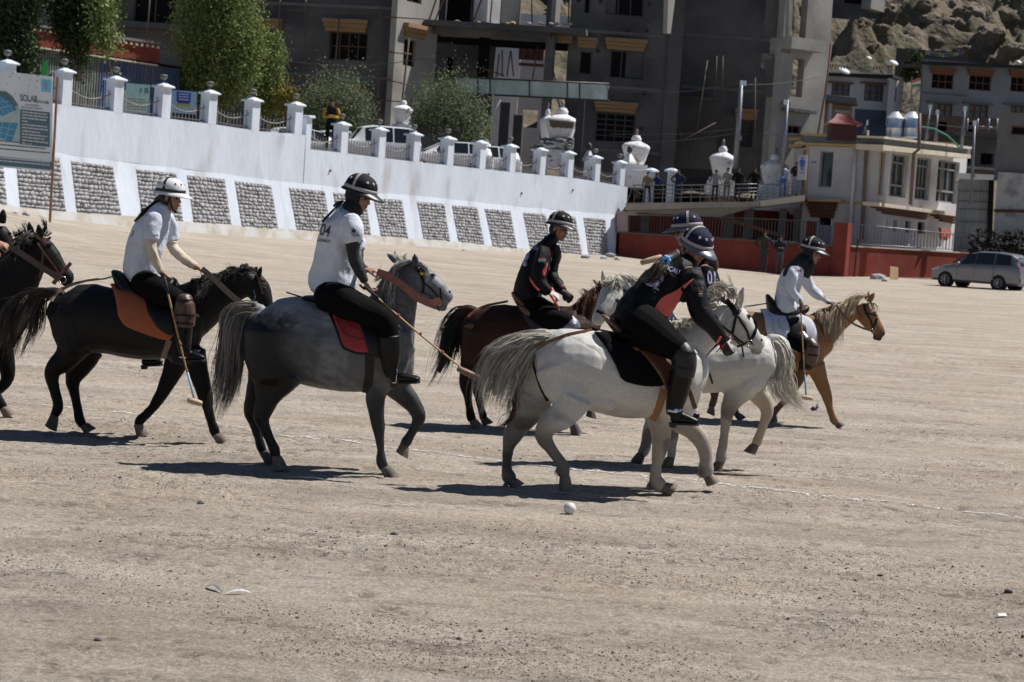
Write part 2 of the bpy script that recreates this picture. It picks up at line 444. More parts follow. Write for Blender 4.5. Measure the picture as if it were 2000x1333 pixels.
def strands(name,guides,n,m,parent,r=.0022,spread=.03,wave=.012,seed=1,tips=(.7,1.0),seg=14,rootspread=None,flat=1):
    """hair: tapering three-sided strands between guide curves (3-D point lists)"""
    rn = random.Random(seed); G = [resample(g,seg) for g in guides]; mb = MB(); V = []; F_ = []; base = 0
    gv = lambda: Vector((rn.gauss(0,1),rn.gauss(0,1),rn.gauss(0,1)))
    for i in range(n):
        if i % 14 == 0: ct,cL,co_,cph,cfr,cwa,co2 = rn.random(),rn.uniform(*tips),gv(),rn.uniform(0,6),rn.uniform(1.5,4),rn.gauss(0,wave*1.3),gv()
        fly = rn.random() < .12; t = min(.999,max(0,ct+rn.gauss(0,.02 if not fly else .2)))*(len(G)-1) if len(G) > 1 else 0; k = min(int(t),max(0,len(G)-2)); f = t-k
        L = cL*rn.uniform(.82,1.02) if not fly else rn.uniform(*tips); off = co_+gv()*.28 if not fly else gv()*1.3; ph = cph+rn.uniform(-.4,.4); fr = cfr; wa = cwa+rn.gauss(0,wave*.2); off2 = co2+gv()*.2
        pts = []
        for j in range(seg):
            u = j/(seg-1)*L*(seg-1); a = min(int(u),seg-2); g = u-a
            p = G[k][a].lerp(G[k][a+1],g)
            if len(G) > 1: p = p.lerp(G[k+1][a].lerp(G[k+1][a+1],g),f)
            s_ = j/(seg-1); sp = (rootspread if rootspread is not None else spread*.5)*(1-s_)+spread*s_
            p = p+off*sp+off2*wa*math.sin(ph+fr*s_*3)*s_; pts.append(p)
        rr = r*rn.uniform(.6,1.4)
        for j,p in enumerate(pts):
            t_ = (pts[min(j+1,seg-1)]-pts[max(j-1,0)]).normalized(); a = t_.cross(Vector((.2,1,.3))).normalized(); b = t_.cross(a)
            q = rr*(1-.85*(j/(seg-1))**2)
            for c_ in range(3):
                an = c_*2.094+ph; V.append(p+(a*math.cos(an)+b*math.sin(an))*q)
        for j in range(seg-1):
            for c_ in range(3):
                d_ = (c_+1) % 3; F_.append((base+j*3+c_,base+j*3+d_,base+(j+1)*3+d_,base+(j+1)*3+c_))
        base += seg*3
    mb.v = [tuple(v) for v in V]; mb.f = F_
    return mb.obj(name,m,parent,smooth=True)
def hair_mat(name,c,c2,rough=.45):
    if name in MATS: return MATS[name]
    m = bpy.data.materials.new(name); MATS[name] = m; m.use_nodes = True; t = m.node_tree; N = t.nodes; L = t.links; b = N['Principled BSDF']
    g = N.new('ShaderNodeNewGeometry'); r = N.new('ShaderNodeValToRGB'); L.new(g.outputs['Random Per Island'],r.inputs[0])
    r.color_ramp.elements[0].color = (*c,1); r.color_ramp.elements[1].color = (*c2,1); L.new(r.outputs[0],b.inputs['Base Color'])
    b.inputs['Roughness'].default_value = rough; b.inputs['Specular IOR Level'].default_value = .4; return m
def coat_mat(name,rough=.5,bump=.6,spec=.3,sheen=0,streak=(1,1,1)):
    return mat(name,rough=rough,spec=spec,attr='coat',var=.13,scale=55,bump=bump,bscale=170,bdist=.004,sheen=sheen,aniso=streak)

# ------------------------------------------------------------------ people
SKIN = (.34,.19,.125); SKIN2 = (.26,.135,.085); LIP = (.28,.10,.08)
def frame(yaw,pitch=0,roll=0):
    """head frame: x = face forward, y = to the figure's left, z = up. yaw 0 looks to image right, -90 looks at the camera"""
    return (Matrix.Rotation(ROLL*0,3,'Y') @ Matrix.Rotation(R(yaw),3,'Z') @ Matrix.Rotation(R(pitch),3,'Y') @ Matrix.Rotation(R(roll),3,'X'))
def head_parts(B,c,M,S=1.0,skin=SKIN):
    """adds head with face, ears and neck root to a body; c = centre of the skull, S = 1 for a 23 cm head"""
    f = lambda x,y,z: Vector(c)+M@(Vector((x,y,z))*S)
    B.ball(f(-.012,0,.035),.092*S,.074*S,.088*S,M,skin)
    B.ball(f(.022,0,-.015),.066*S,.062*S,.085*S,M,skin)
    B.ball(f(.030,0,-.070),.048*S,.042*S,.042*S,M,skin)
    B.ball(f(.062,0,-.096),.022*S,.022*S,.018*S,M,skin)       # chin
    B.ball(f(.078,0,.034),.014*S,.050*S,.014*S,M,skin)         # brow
    B.ball(f(.094,0,-.006),.012*S,.0095*S,.027*S,M,skin)       # nose bridge
    B.ball(f(.106,0,-.024),.013*S,.0125*S,.011*S,M,skin)       # nose tip
    for s_ in (-1,1):
        B.ball(f(.092,s_*.013,-.029),.010*S,.007*S,.007*S,M,skin)
        B.ball(f(.055,s_*.040,-.022),.025*S,.020*S,.026*S,M,skin)   # cheekbone
        B.ball(f(-.008,s_*.075,-.004),.018*S,.009*S,.031*S,M,skin)  # ear
    B.ball(f(.088,0,-.055),.011*S,.022*S,.0065*S,M,LIP); B.ball(f(.084,0,-.068),.012*S,.019*S,.007*S,M,LIP)
    return f
def face_bits(parent,f,M,S=1.0):
    for s_ in (-1,1):
        mb = MB(); mb.lathe(f(.079,s_*.030,.006),[(.001,-.008*S),(.0085*S,-.004*S),(.011*S,0),(.0085*S,.006*S),(.003*S,.009*S)],12,M@Vector((1,s_*.25,0)))
        e = mb.obj('eye',mat('eye_dark',(.03,.02,.018),.15,var=0),parent,True)
        mb = MB(); mb.tube([f(.083,s_*.014,.030),f(.086,s_*.028,.036),f(.074,s_*.046,.030)],[.002*S,.0034*S,.0014*S],6); mb.obj('eyebrow',mat('brow',(.02,.014,.012),.8,var=0),parent)
def hand(B,wrist,dirv,palmn,S=1.0,curl=1.0,skin=SKIN):
    """palm, four curled fingers and a thumb; dirv = from wrist to knuckles, palmn = direction fingers curl towards"""
    w_ = Vector(wrist); d = Vector(dirv).normalized(); p = Vector(palmn); p = (p-d*p.dot(d)).normalized(); s_ = d.cross(p)
    B.tube3([w_-d*.02*S,w_+d*.03*S,w_+d*.075*S],[.017*S,.016*S,.014*S],[.022*S,.034*S,.038*S],[skin]*3,12,.4,s_)
    for i,(o,L) in enumerate(((-.030,.88),(-.010,1.0),(.010,.95),(.029,.78))):
        k = w_+d*.078*S+s_*o*S; pts = [k-d*.02*S,k]; ang = 0; q = k
        for sg,a in ((.036,38),(.026,62),(.020,45)):
            ang += R(a)*curl; q = q+(d*math.cos(ang)+p*math.sin(ang))*sg*L*S; pts.append(q)
        B.tube3(pts,[.0085*S,.0088*S,.0082*S,.0075*S,.0062*S],[.0085*S,.0088*S,.0082*S,.0075*S,.0062*S],[skin]*5,8,.7,s_)
    b0 = w_+d*.022*S-s_*.026*S
    B.tube3([b0,b0+d*.024*S-s_*.016*S+p*.012*S,b0+d*.046*S-s_*.008*S+p*.034*S,b0+d*.058*S+s_*.008*S+p*.046*S],[.012*S,.0105*S,.009*S,.007*S],[.012*S,.0105*S,.009*S,.007*S],[skin]*4,8,.7,s_)
def helmet(parent,c,M,shell,brimc,bandc,eyec,S=1.0,topstrap=True,brim=.075,rough=.45):
    """polo helmet: domed shell, peaked brim, band, strap over the crown, vent eyelets"""
    f = lambda x,y,z: Vector(c)+M@(Vector((x,y,z))*S)
    H = link('helmet',(lambda mb: mb)(MB()).mesh(),None,parent) if False else None
    def dome(a,z):  # radius at angle a and height z (0..1)
        k = (1-z**2.6)**(1/2.2) if z < 1 else 0
        return (.132 if math.cos(a) > 0 else .128)*k,.112*k
    mb = MB(); prof = [0,.12,.25,.4,.55,.68,.8,.9,.96,.99]; seg = 40; vs = []; fs = []
    vs += [f(.134*math.cos(2*math.pi*k/seg)*.99,.114*math.sin(2*math.pi*k/seg)*.99,-.02) for k in range(seg)]
    for z in prof:
        for k in range(seg):
            a = 2*math.pi*k/seg; rx,ry = dome(a,z); vs.append(f(rx*math.cos(a),ry*math.sin(a),.125*z))
    vs.append(f(0,0,.125)); n = len(prof)+1
    for i in range(n-1):
        for k in range(seg): k2 = (k+1) % seg; fs.append((i*seg+k,i*seg+k2,(i+1)*seg+k2,(i+1)*seg+k))
    for k in range(seg): fs.append(((n-1)*seg+k,(n-1)*seg+(k+1) % seg,n*seg))
    mb.add(vs,fs); H = mb.obj('helmet',shell,parent,True)
    # brim
    mb = MB(); vs = []; fs = []; seg = 48
    for j,(t,zz) in enumerate(((0,.002),(.5,-.006),(1,-.018),(1,-.024),(.5,-.014),(0,-.010))):
        for k in range(seg):
            a = 2*math.pi*k/seg; e = .013+brim*max(0,math.cos(a))**1.6+.006*max(0,-math.cos(a))
            vs.append(f((.131+e*t)*math.cos(a),(.112+min(e,.022)*t)*math.sin(a),zz-.016*t*max(0,math.cos(a))))
    for j in range(5):
        for k in range(seg): k2 = (k+1) % seg; fs.append((j*seg+k,(j+1)*seg+k,(j+1)*seg+k2,j*seg+k2))
    mb.add(vs,fs); mb.obj('brim',brimc,H,True)
    mb = MB(); vs = []; fs = []
    for j,(o,z) in enumerate(((.0015,.002),(.0045,.004),(.0045,.026),(.0005,.028))):
        for k in range(seg):
            a = 2*math.pi*k/seg; rx,ry = dome(a,z/.125); vs.append(f((rx+o)*math.cos(a),(ry+o)*math.sin(a),z))
    for j in range(3):
        for k in range(seg): k2 = (k+1) % seg; fs.append((j*seg+k,j*seg+k2,(j+1)*seg+k2,(j+1)*seg+k))
    mb.add(vs,fs); mb.obj('band',bandc,H,True)
    if topstrap:
        mb = MB(); q = []
        for i in range(17):
            a = -1+2*i/16; z = math.sqrt(max(0,1-abs(a)**2.3)); q.append(f(-.012,a*.1165,.022+.108*z))
        nr = [(M@Vector((0,(i/8-1)*1.0,math.sqrt(max(.02,1-(i/8-1)**2))))).normalized() for i in range(17)]
        strap_mesh(mb,q,.019*S,.005,nr); mb.obj('crown_strap',bandc,H)
        mb = MB()
        for s_ in (-1,1): mb.add([],[]); mb.lathe(f(-.012,s_*.108,.058),[(.009*S,0),(.009*S,.004*S),(.005*S,.006*S)],8,M@Vector((0,s_,.3)))
        mb.obj('buckle',mat('buckle',(.5,.5,.52),.3,.9),H)
    for s_ in (-1,1):
        for a in (18,48,128):
            aa = R(a)*s_; z = .62; rx,ry = dome(aa,z); p = f(rx*math.cos(aa),ry*math.sin(aa),.125*z); nn = (M@Vector((math.cos(aa),math.sin(aa),.75))).normalized()
            mb = MB(); mb.lathe(p,[(.0035*S,.001*S),(.0038*S,.003*S),(.009*S,.0028*S),(.0100*S,.000*S),(.0100*S,-.004)],14,nn); mb.obj('eyelet',eyec,H,True)
            mb = MB(); mb.lathe(p,[(.0045*S,.0028*S),(.0045*S,.0036*S)],10,nn); mb.obj('eyelet_hole',mat('hole',(.01,.01,.01),.9,var=0),H)
    return H
def cloth_fn(amp=.006,sc=9,seed=0):
    def g(co):
        q = n3(co*np.array([1,1,.6])+.05*n3(co,5,seed+1)[:,None],sc*.8,seed); q2 = n3(co,sc*2.3,seed+5)
        return amp*(1-np.abs(q)*2.6)+amp*.12*q2
    return g
def text_on(parent,bvh,txt,px,h,m,up=(0,-1),name='lettering',off=.004,bold=True,shear=0,squash=1):
    """printed lettering laid on cloth; px = baseline start, h = height in px, up = pixel up-vector"""
    cu = bpy.data.curves.new('t','FONT'); cu.body = txt; cu.size = 1; cu.offset = .012 if bold else 0; o = bpy.data.objects.new('t',cu); COL.objects.link(o)
    me = bpy.data.meshes.new_from_object(o.evaluated_get(DG())); bpy.data.objects.remove(o)
    bm = bmesh.new(); bm.from_mesh(me); bmesh.ops.triangulate(bm,faces=bm.faces)
    for _ in range(3): bmesh.ops.subdivide_edges(bm,edges=[e for e in bm.edges if e.calc_length() > .08],cuts=1)
    bmesh.ops.triangulate(bm,faces=bm.faces)
    u = Vector((up[0],up[1])).normalized(); r = Vector((-u.y,u.x)); bad = []
    for v in bm.verts:
        x,y = v.co.x*h*1.35*squash,v.co.y*h*1.35; p = (px[0]+r.x*x+u.x*y+shear*y,px[1]+r.y*x+u.y*y)
        d = ray(*p).normalized(); hh = bvh.ray_cast(CAM,d)
        if hh[0] is None: bad.append(v); continue
        v.co = hh[0]-d*off
    bmesh.ops.delete(bm,geom=bad,context='VERTS')
    me2 = bpy.data.meshes.new('lettering'); bm.to_mesh(me2); bm.free()
    return link(name,me2,m,parent)
# ================================================================== HORSES AND RIDERS
LEATHER = mat('leather_brown',(.13,.052,.024),.42,var=.25,scale=30,bump=.2,bscale=120,bdist=.002)
LEATHER2 = mat('leather_red_brown',(.21,.075,.045),.5,var=.25,scale=25,bump=.2,bscale=120,bdist=.002)
LEATHERK = mat('leather_black',(.006,.005,.005),.42,spec=.3,var=.3,scale=30,bump=.2,bscale=120,bdist=.002)
STRAPG = mat('strap_grey',(.16,.13,.11),.75,var=.2,scale=40,bump=.3,bscale=300,bdist=.002)
METAL = mat('steel',(.55,.55,.56),.25,1,var=.1,scale=40)
HOOFD = mat('hoof_dark',(.055,.045,.038),.7,var=.4,scale=30,bump=.3,bscale=80,bdist=.003,aniso=(1,1,.2),col2=(.2,.16,.12),c2scale=6)
HOOFL = mat('hoof_pale',(.17,.13,.095),.7,var=.35,scale=30,bump=.3,bscale=80,bdist=.003,col2=(.08,.06,.045),c2scale=8)
EYE = mat('horse_eye',(.012,.008,.006),.06,var=0)
DARKSKIN = mat('nostril',(.012,.01,.01),.6,var=.2)
WOODC = mat('cane',(.42,.25,.10),.5,var=.3,scale=12,aniso=(1,1,.1))
COAT = coat_mat('coat_fur')
COATB = coat_mat('coat_black',rough=.5,spec=.13,sheen=0)
def hoof(B,cor,bot,m,parent,fwd=1,R_=.058,lift=False):
    ax = (bot-cor); h = max(.05,ax.length); ax.normalize()
    side = Vector((0,1,0)); side = (side-ax*side.dot(ax)).normalized(); f = side.cross(ax)*1.0
    if f.x*fwd < 0: f = -f
    mb = MB(); vs = []; seg = 16; prof = ((-.12,.033,-.002),(0,.042,.002),(.12,.044,.006),(.5,.051,.014),(1,.060,.024))
    for t,r,o in prof:
        for k in range(seg):
            a = 2*math.pi*k/seg; q = r*R_/.058; bx = q*(1.12 if math.cos(a) > 0 else .9)
            vs.append(cor+ax*(h*t)+f*(math.cos(a)*bx+o)+side*math.sin(a)*q)
    fs = []
    for i in range(len(prof)-1):
        for k in range(seg): k2 = (k+1) % seg; fs.append((i*seg+k,i*seg+k2,(i+1)*seg+k2,(i+1)*seg+k))
    n = len(vs); vs.append(cor+ax*(h*.9)+f*.012);
    for k in range(seg): fs.append(((len(prof)-1)*seg+k,(len(prof)-1)*seg+(k+1) % seg,n))
    fs.append(tuple(range(seg-1,-1,-1)))
    mb.add(vs,fs); return autosmooth(mb.obj('hoof',m,parent),50)
class Horse:
    def __init__(s,D,cr,label,loc,dirx=1,mpp=None,group='polo ponies on the dusty ground',coat=COAT):
        s.D = D; s.cr = cr; s.B = Body(D,cr); s.dir = dirx; s.coat = coat
        g = ground_at(*loc); p = P(*loc,D); s.e = empty('horse',(p.x,D,gz(p.x,D)),label,'horse',group)
        s.hooves = []; s.feather = []
    def torso(s,keys,w=.29,col=(.1,.1,.1)):
        s.tk = keys; s.B.limb(keys,wd=None,col=col) if False else s.B.limb([(k[0],k[1],k[2],k[3] if len(k) > 3 else 0,(k[4] if len(k) > 4 and k[4] else w),k[5] if len(k) > 5 else col) for k in keys],seg=22,capk=.5)
        a = s.B.pt(*keys[1][:2],keys[1][3] if len(keys[1]) > 3 else 0); b = s.B.pt(*keys[-2][:2],keys[-2][3] if len(keys[-2]) > 3 else 0)
        t = (b-a); t.z = 0; t.normalize(); s.c = (a+b)/2; s.w = Vector((-t.y,t.x,0))
    def leg(s,keys,hoofpx,dd,col,planted=False,hm=HOOFD,hr=.056,k0=1.0):
        """keys from the top down; hoofpx = pixel of the sole's centre"""
        keys = [list(k)+[None]*(3-len(k)) for k in keys]; hx,hy = hoofpx
        dy = 0
        if planted:
            p = s.B.pt(hx,hy,dd); zg = gz(p.x,p.y)+.004
            dy = (p.z-zg)/s.B.m(1)
        n = len(keys); y0 = keys[0][1]; y1 = hy
        kk = []
        for i,k in enumerate(keys):
            f = max(0,min(1,(k[1]-y0)/max(1,(y1-y0)))); f = f*f if dy > 0 else f
            d_ = k[3] if len(k) > 3 and k[3] is not None else dd
            kk.append((k[0],k[1]+dy*f,k[2],d_,k[4] if len(k) > 4 else s.B.m(k[2])*(.8 if i > 1 else .75),k[5] if len(k) > 5 and k[5] else col))
        s.B.limb(kk,seg=12,capk=.5)
        cor = s.B.pt(kk[-1][0],kk[-1][1],kk[-1][3]); bot = s.B.pt(hx,hy+dy,kk[-1][3])
        s.hooves.append((cor,bot,hm,hr)); return s
    def head(s,keys,col,w=None,ears=(),jaw=None):
        s.B.limb(keys,col=col,seg=16,capk=.35)
        for (b,t,r,dd,*c) in ears:
            s.B.limb([(b[0],b[1],r,dd,.020),((b[0]*.5+t[0]*.5),(b[1]+t[1])/2,r*.95,dd,.017),(t[0]*.85+b[0]*.15,t[1]*.85+b[1]*.15,r*.45,dd,.010),(t[0],t[1],r*.15,dd,.006)],col=c[0] if c else col,seg=10,capk=.3)
    def finish(s,voxel=.0115,smooth=3,colfn=None,disp=None):
        def dsp(co): return .008*n3(co,3.6,3)+.0042*n3(co*np.array([1,1,.7]),9,5)-.003*np.clip(.12-np.abs(n3(co,5,21)),0,1)*8+.0016*n3(co,20,9)+(disp(co) if disp else 0)
        s.o = s.B.build('body',s.coat,s.e,voxel,smooth,colfn,dsp); s.bvh = s.B.bvh
        for c,b,m,r in s.hooves: hoof(s.B,c,b,m,s.e,s.dir,r)
        s.mir = (s.c,s.w); return s
    def px(s,pts): return [s.cr(*p) for p in pts]
    def eye(s,x,y,r=.017):
        q = draped(s.bvh,s.px([(x,y)]),0)
        if not q: return
        mb = MB(); d = (CAM-q[0]).normalized(); mb.lathe(q[0]-d*r*.5,[(.001,-r*.9),(r*.8,-r*.3),(r,.1*r),(r*.8,r*.6),(r*.4,r*.9),(.001,r)],14,d); mb.obj('eye',EYE,s.e,True)
        mb = MB(); u = Vector((0,0,1)); t = u.cross(d).normalized(); pts = [q[0]+t*r*1.35*math.cos(a)+u*r*1.0*math.sin(a)+d*r*.45*math.sin(a) for a in [math.pi*k/8 for k in range(9)]]
        mb.tube(pts,r*.28,6); mb.obj('eyelid',s.lid if hasattr(s,'lid') else DARKSKIN,s.e,True)
    def nostril(s,x,y,r=.011):
        q = draped(s.bvh,s.px([(x,y)]),0);
        if not q: return
        d = (CAM-q[0]).normalized(); mb = MB(); mb.lathe(q[0],[(r*.9,-.004),(r,.0005),(r*.6,.0035),(.001,.002)],10,d); mb.obj('nostril',DARKSKIN,s.e,True)
    def strap(s,name,pts,wd,m=LEATHER,off=.006,mirror=False,parent=None,th=.005):
        return strap(name,s.bvh,s.px(pts),wd,m,parent or s.e,off=off,mirror=s.mir if mirror else None,th=th)
    def pad(s,name,poly,m,off=.012,th=.014,mirror=True,parent=None,step=5,puff=0):
        return cloth_patch(name,s.bvh,s.px(poly),m,parent or s.e,step,off,th,s.mir if mirror else None,puff)
    def free(s,name,pts,wd,m,n=24,parent=None,th=.004,obj=True):
        q = smooth_line(resample([s.B.pt(x,y,d) for x,y,d in pts],n),3); mb = MB(); strap_mesh(mb,q,wd,th); return mb.obj(name,m,parent or s.e)
    def hair(s,name,guides,n,m,**k):
        if name in ('tail',):
            G = [resample([s.B.pt(*p) for p in g],8) for g in guides]; c = [sum((g[i] for g in G),Vector())/len(G) for i in range(8)]
            b = Body(s.D,s.cr); sp = [max(.02,sum((g[i]-c[i]).length for g in G)/len(G)*.75) for i in range(7)]
            b.tube3(c[:7],[q*f for q,f in zip(sp,(1,1,1,.9,.75,.5,.25))],[min(.07,q*.6)*f for q,f in zip(sp,(1,1,1,.9,.75,.5,.25))],[(.1,.1,.1)]*7,10)
            b.build('tail_core',m,s.e,.014,3,None,lambda co: .006*n3(co*np.array([1,1,.25]),40,3))
        return strands(name,[[s.B.pt(*p) for p in g] for g in guides],n,m,s.e,**k)
    def ring(s,x,y,dd,r=.02,t=.003,name='bit_ring',parent=None):
        c = s.B.pt(x,y,dd); mb = MB(); pts = [c+Vector((math.cos(a)*r,0,math.sin(a)*r)) for a in [2*math.pi*k/16 for k in range(17)]]; mb.tube(pts,t,6); mb.obj(name,METAL,parent or s.e,True)
    def stirrup(s,x,y,dd,x2=None,y2=None,wd=.03,m=LEATHER):
        if x2 is not None: s.free('stirrup_leather',[(x2,y2,dd+.02),((x+x2)/2,(y+y2)/2,dd-.01),(x,y,dd)],wd,m)
        c = s.B.pt(x,y,dd); mb = MB(); pts = [c+Vector((0+.0*math.sin(a),math.sin(a)*.055,math.cos(a)*.062-.062)) for a in [math.pi*(k/14)*1.5-math.pi*.75 for k in range(15)]]
        mb.tube(pts,.005,6); mb.box(c+Vector((-.03,-.045,-.112)),c+Vector((.03,.045,-.104))); mb.obj('stirrup',METAL,s.e)

SHIRTW = mat('shirt_white',(.56,.59,.67),.8,spec=.2,var=.05,scale=8,bump=.75,bscale=7,bdist=.05)
SHIRTK = mat('jacket_black',(.0055,.0055,.008),.62,spec=.16,var=.25,scale=9,bump=.6,bscale=22,bdist=.015,sheen=0)
TROU = mat('trousers_black',(.0035,.0035,.004),.85,spec=.08,var=.2,scale=20,bump=.3,bscale=40,bdist=.006)
BOOT = mat('boot_black',(.005,.005,.0055),.38,spec=.22,var=.3,scale=20,bump=.15,bscale=50,bdist=.004)
CREAM = mat('sleeve_cream',(.55,.46,.36),.85,var=.08,scale=30,bump=.5,bscale=160,bdist=.003,aniso=(.3,.3,1))
SKINM = mat('skin',rough=.55,spec=.35,attr='coat',var=.06,scale=40,bump=.1,bscale=200,bdist=.002)
HAIRK = hair_mat('hair_black',(.012,.009,.008),(.035,.022,.016))
GLOVE = mat('glove_black',(.015,.015,.016),.7,var=.3,scale=30)
INK = mat('print_black',(.03,.03,.04),.7,var=0)
INKW = mat('print_white',(.36,.36,.56),.7,var=.1,scale=40)
CORAL = mat('panel_coral',(.70,.13,.115),.7,var=.06,scale=20,bump=.2,bscale=40,bdist=.005)
def sc(keys,f): return [(k[0],k[1],k[2]*f,*(k[3:])) for k in keys]
def rider(D,cr,label,loc,torso,arms,legs,headc,headM,S=1.0,dd0=0,shirt=SHIRTW,sleeve='short',skin=SKIN,fold=.006,tw=.155,boots=True,vox=.009,extra=None,neck=None,seed=0,bootm=BOOT,troum=TROU,parentz=0,kneefrac=.0,group='riders in helmets on the ponies'):
    """arms: list of dict(k=[(x,y,r,dd)..shoulder..elbow..wrist], n=index where the sleeve ends, hand=(dirpx, curlpx), glove)"""
    p = P(*cr(*loc),D); e = empty('person',tuple(p),label,'person',group)
    B = Body(D,cr)
    B.limb([(k[0],k[1],k[2]*.80,(k[3] if len(k) > 3 and k[3] is not None else 0)+dd0,(k[4] if len(k) > 4 and k[4] else tw)*.8) for k in torso],col=skin,seg=16)
    hc = Vector(P(*cr(headc[0],headc[1]),D+dd0+(headc[2] if len(headc) > 2 else 0)))
    f = head_parts(B,hc,headM,S,skin)
    tk = torso[-1]; nb = B.pt(tk[0],tk[1],(tk[3] if len(tk) > 3 and tk[3] else 0)+dd0)
    B.tube3([nb,f(-.02,0,-.09),f(-.012,0,-.03)],[.055*S,.050*S,.052*S],[.056*S,.052*S,.05*S],[skin]*3,12)
    hands = []
    for a in arms:
        k = a['k']; B.limb([(q[0],q[1],q[2]*.82,q[3]+dd0) for q in k],col=skin,seg=12)
        if a.get('hand'):
            w_ = B.pt(k[-1][0],k[-1][1],k[-1][3]+dd0); hd,hp = a['hand']
            q0 = B.pt(0,0,0); dv = B.pt(hd[0]*100,hd[1]*100,0)-q0; dv.normalize(); dv.y += hd[2] if len(hd) > 2 else 0
            pv = B.pt(hp[0]*100,hp[1]*100,0)-q0; pv.normalize() if pv.length > 0 else None; pv.y += hp[2] if len(hp) > 2 else 0
            if pv.length < .1: pv = Vector((0,1,0))
            GB = Body(D,cr);
            hand(B,w_,dv,pv,S*a.get('hs',.95),a.get('curl',1.0),skin)
            if a.get('glove'):
                hand(GB,w_,dv,pv,S*a.get('hs',.95)*1.07,a.get('curl',1.0),(.02,.02,.02)); GB.build('glove',a['glove'],e,.006,3)
    for L in legs: B.limb([(q[0],q[1],q[2]*.78,q[3]+dd0) for q in L['k']],col=skin,seg=10)
    if extra: extra(B)
    B.build('body',SKINM,e,.0075,3)
    face_bits(e,f,headM,S)
    SB = Body(D,cr)
    SB.limb([(k[0],k[1],k[2],(k[3] if len(k) > 3 and k[3] is not None else 0)+dd0,(k[4] if len(k) > 4 and k[4] else tw)) for k in torso],col=(1,1,1),seg=20,capk=.25)
    for a in arms: SB.limb([(q[0],q[1],q[2]*(1.06),q[3]+dd0) for q in a['k'][:a['n']]],col=(1,1,1),seg=14,capk=.12)
    so_ = SB.build('shirt',shirt,e,vox,4,None,cloth_fn(fold,9,seed))
    for a in arms:
        if a.get('sleeve2'):
            AB = Body(D,cr); AB.limb([(q[0],q[1],q[2]*.98,q[3]+dd0) for q in a['k'][a['n']-1-a.get('ov',0):]],col=(1,1,1),seg=14,capk=.05); AB.build('arm_sleeve',a['sleeve2'],e,.008,3,None,cloth_fn(.0035,22,3))
    TB = Body(D,cr); TB.limb([(torso[0][0],torso[0][1],torso[0][2]*.92,(torso[0][3] if len(torso[0]) > 3 and torso[0][3] else 0)+dd0,tw*.98),(torso[1][0],torso[1][1],torso[1][2]*.85,(torso[1][3] if len(torso[1]) > 3 and torso[1][3] else 0)+dd0,tw*.9)],col=(0,0,0))
    for L in legs: TB.limb([(q[0],q[1],q[2],q[3]+dd0) for q in L['k'][:L.get('t',4)]],col=(0,0,0),seg=14)
    TB.build('trousers',troum,e,.010,5,None,cloth_fn(.005,8,4))
    for L in legs:
        if L.get('boot') is not None:
            BB = Body(D,cr); kk = L['k'][L['boot']:]
            BB.limb([(q[0],q[1],q[2]*1.08,q[3]+dd0) for q in kk],col=(0,0,0),seg=14,capk=.2)
            if L.get('foot'):
                fx = [(q[0],q[1],q[2],q[3]+dd0,q[4]) for q in L['foot']]; BB.limb(fx,col=(0,0,0),seg=14,capk=.6)
            bo = BB.build('boot',bootm,e,.008,4)
            if L.get('foot'):
                a_,b_ = L['foot'][0],L['foot'][-1]; mb = MB()
                A_ = B.pt(a_[0]-a_[2]*.6,a_[1]+a_[2]*.98,a_[3]+dd0); C_ = B.pt(b_[0]+b_[2]*.6,b_[1]+b_[2]*.98,b_[3]+dd0); t = (C_-A_).normalized(); up = Vector((0,1,0)).cross(t)*-1
                if up.z < 0: up = -up
                n = 10; top = []; bt = []
                for i in range(n+1):
                    u = i/n; w_ = .028+.012*math.sin(math.pi*min(1,u*1.1)) if u < .45 else .036+.008*math.sin(math.pi*(u-.3))
                    c_ = A_.lerp(C_,u); top.append((c_,w_ if u < .97 else .022))
                fr = [c+Vector((0,w_,0)) for c,w_ in top]+[c-Vector((0,w_,0)) for c,w_ in reversed(top)]
                mb.prism([q+up*.006 for q in fr],[q-up*.010 for q in fr]); mb.obj('sole',mat('sole',(.02,.018,.016),.8,var=.2),bo)
                # heel block
                mb = MB(); h0 = A_-up*.01; mb.prism([h0+t*.0+Vector((0,s_,0)) for s_ in (-.03,.03)]+[h0+t*.055+Vector((0,s_,0)) for s_ in (.03,-.03)],[h0-up*.022+t*.004+Vector((0,s_,0)) for s_ in (-.028,.028)]+[h0-up*.022+t*.05+Vector((0,s_,0)) for s_ in (.028,-.028)]); mb.obj('heel',MATS['sole'],bo)
    return e,B,f,SB,so_
def knee_guard(e,B,keys,m,name='knee_guard',straps=()):
    G = Body(B.D,B.cr); G.limb(keys,col=(0,0,0),seg=16,capk=.25); o = G.build(name,m,e,.008,3,None,lambda co: .004*np.abs(n3(co,14,2)))
    for (x0,y0,x1,y1) in straps:
        strap('guard_strap',G.bvh,[B.cr(x0,y0),B.cr(x1,y1)],.022,LEATHERK,o,off=.005)
    return o
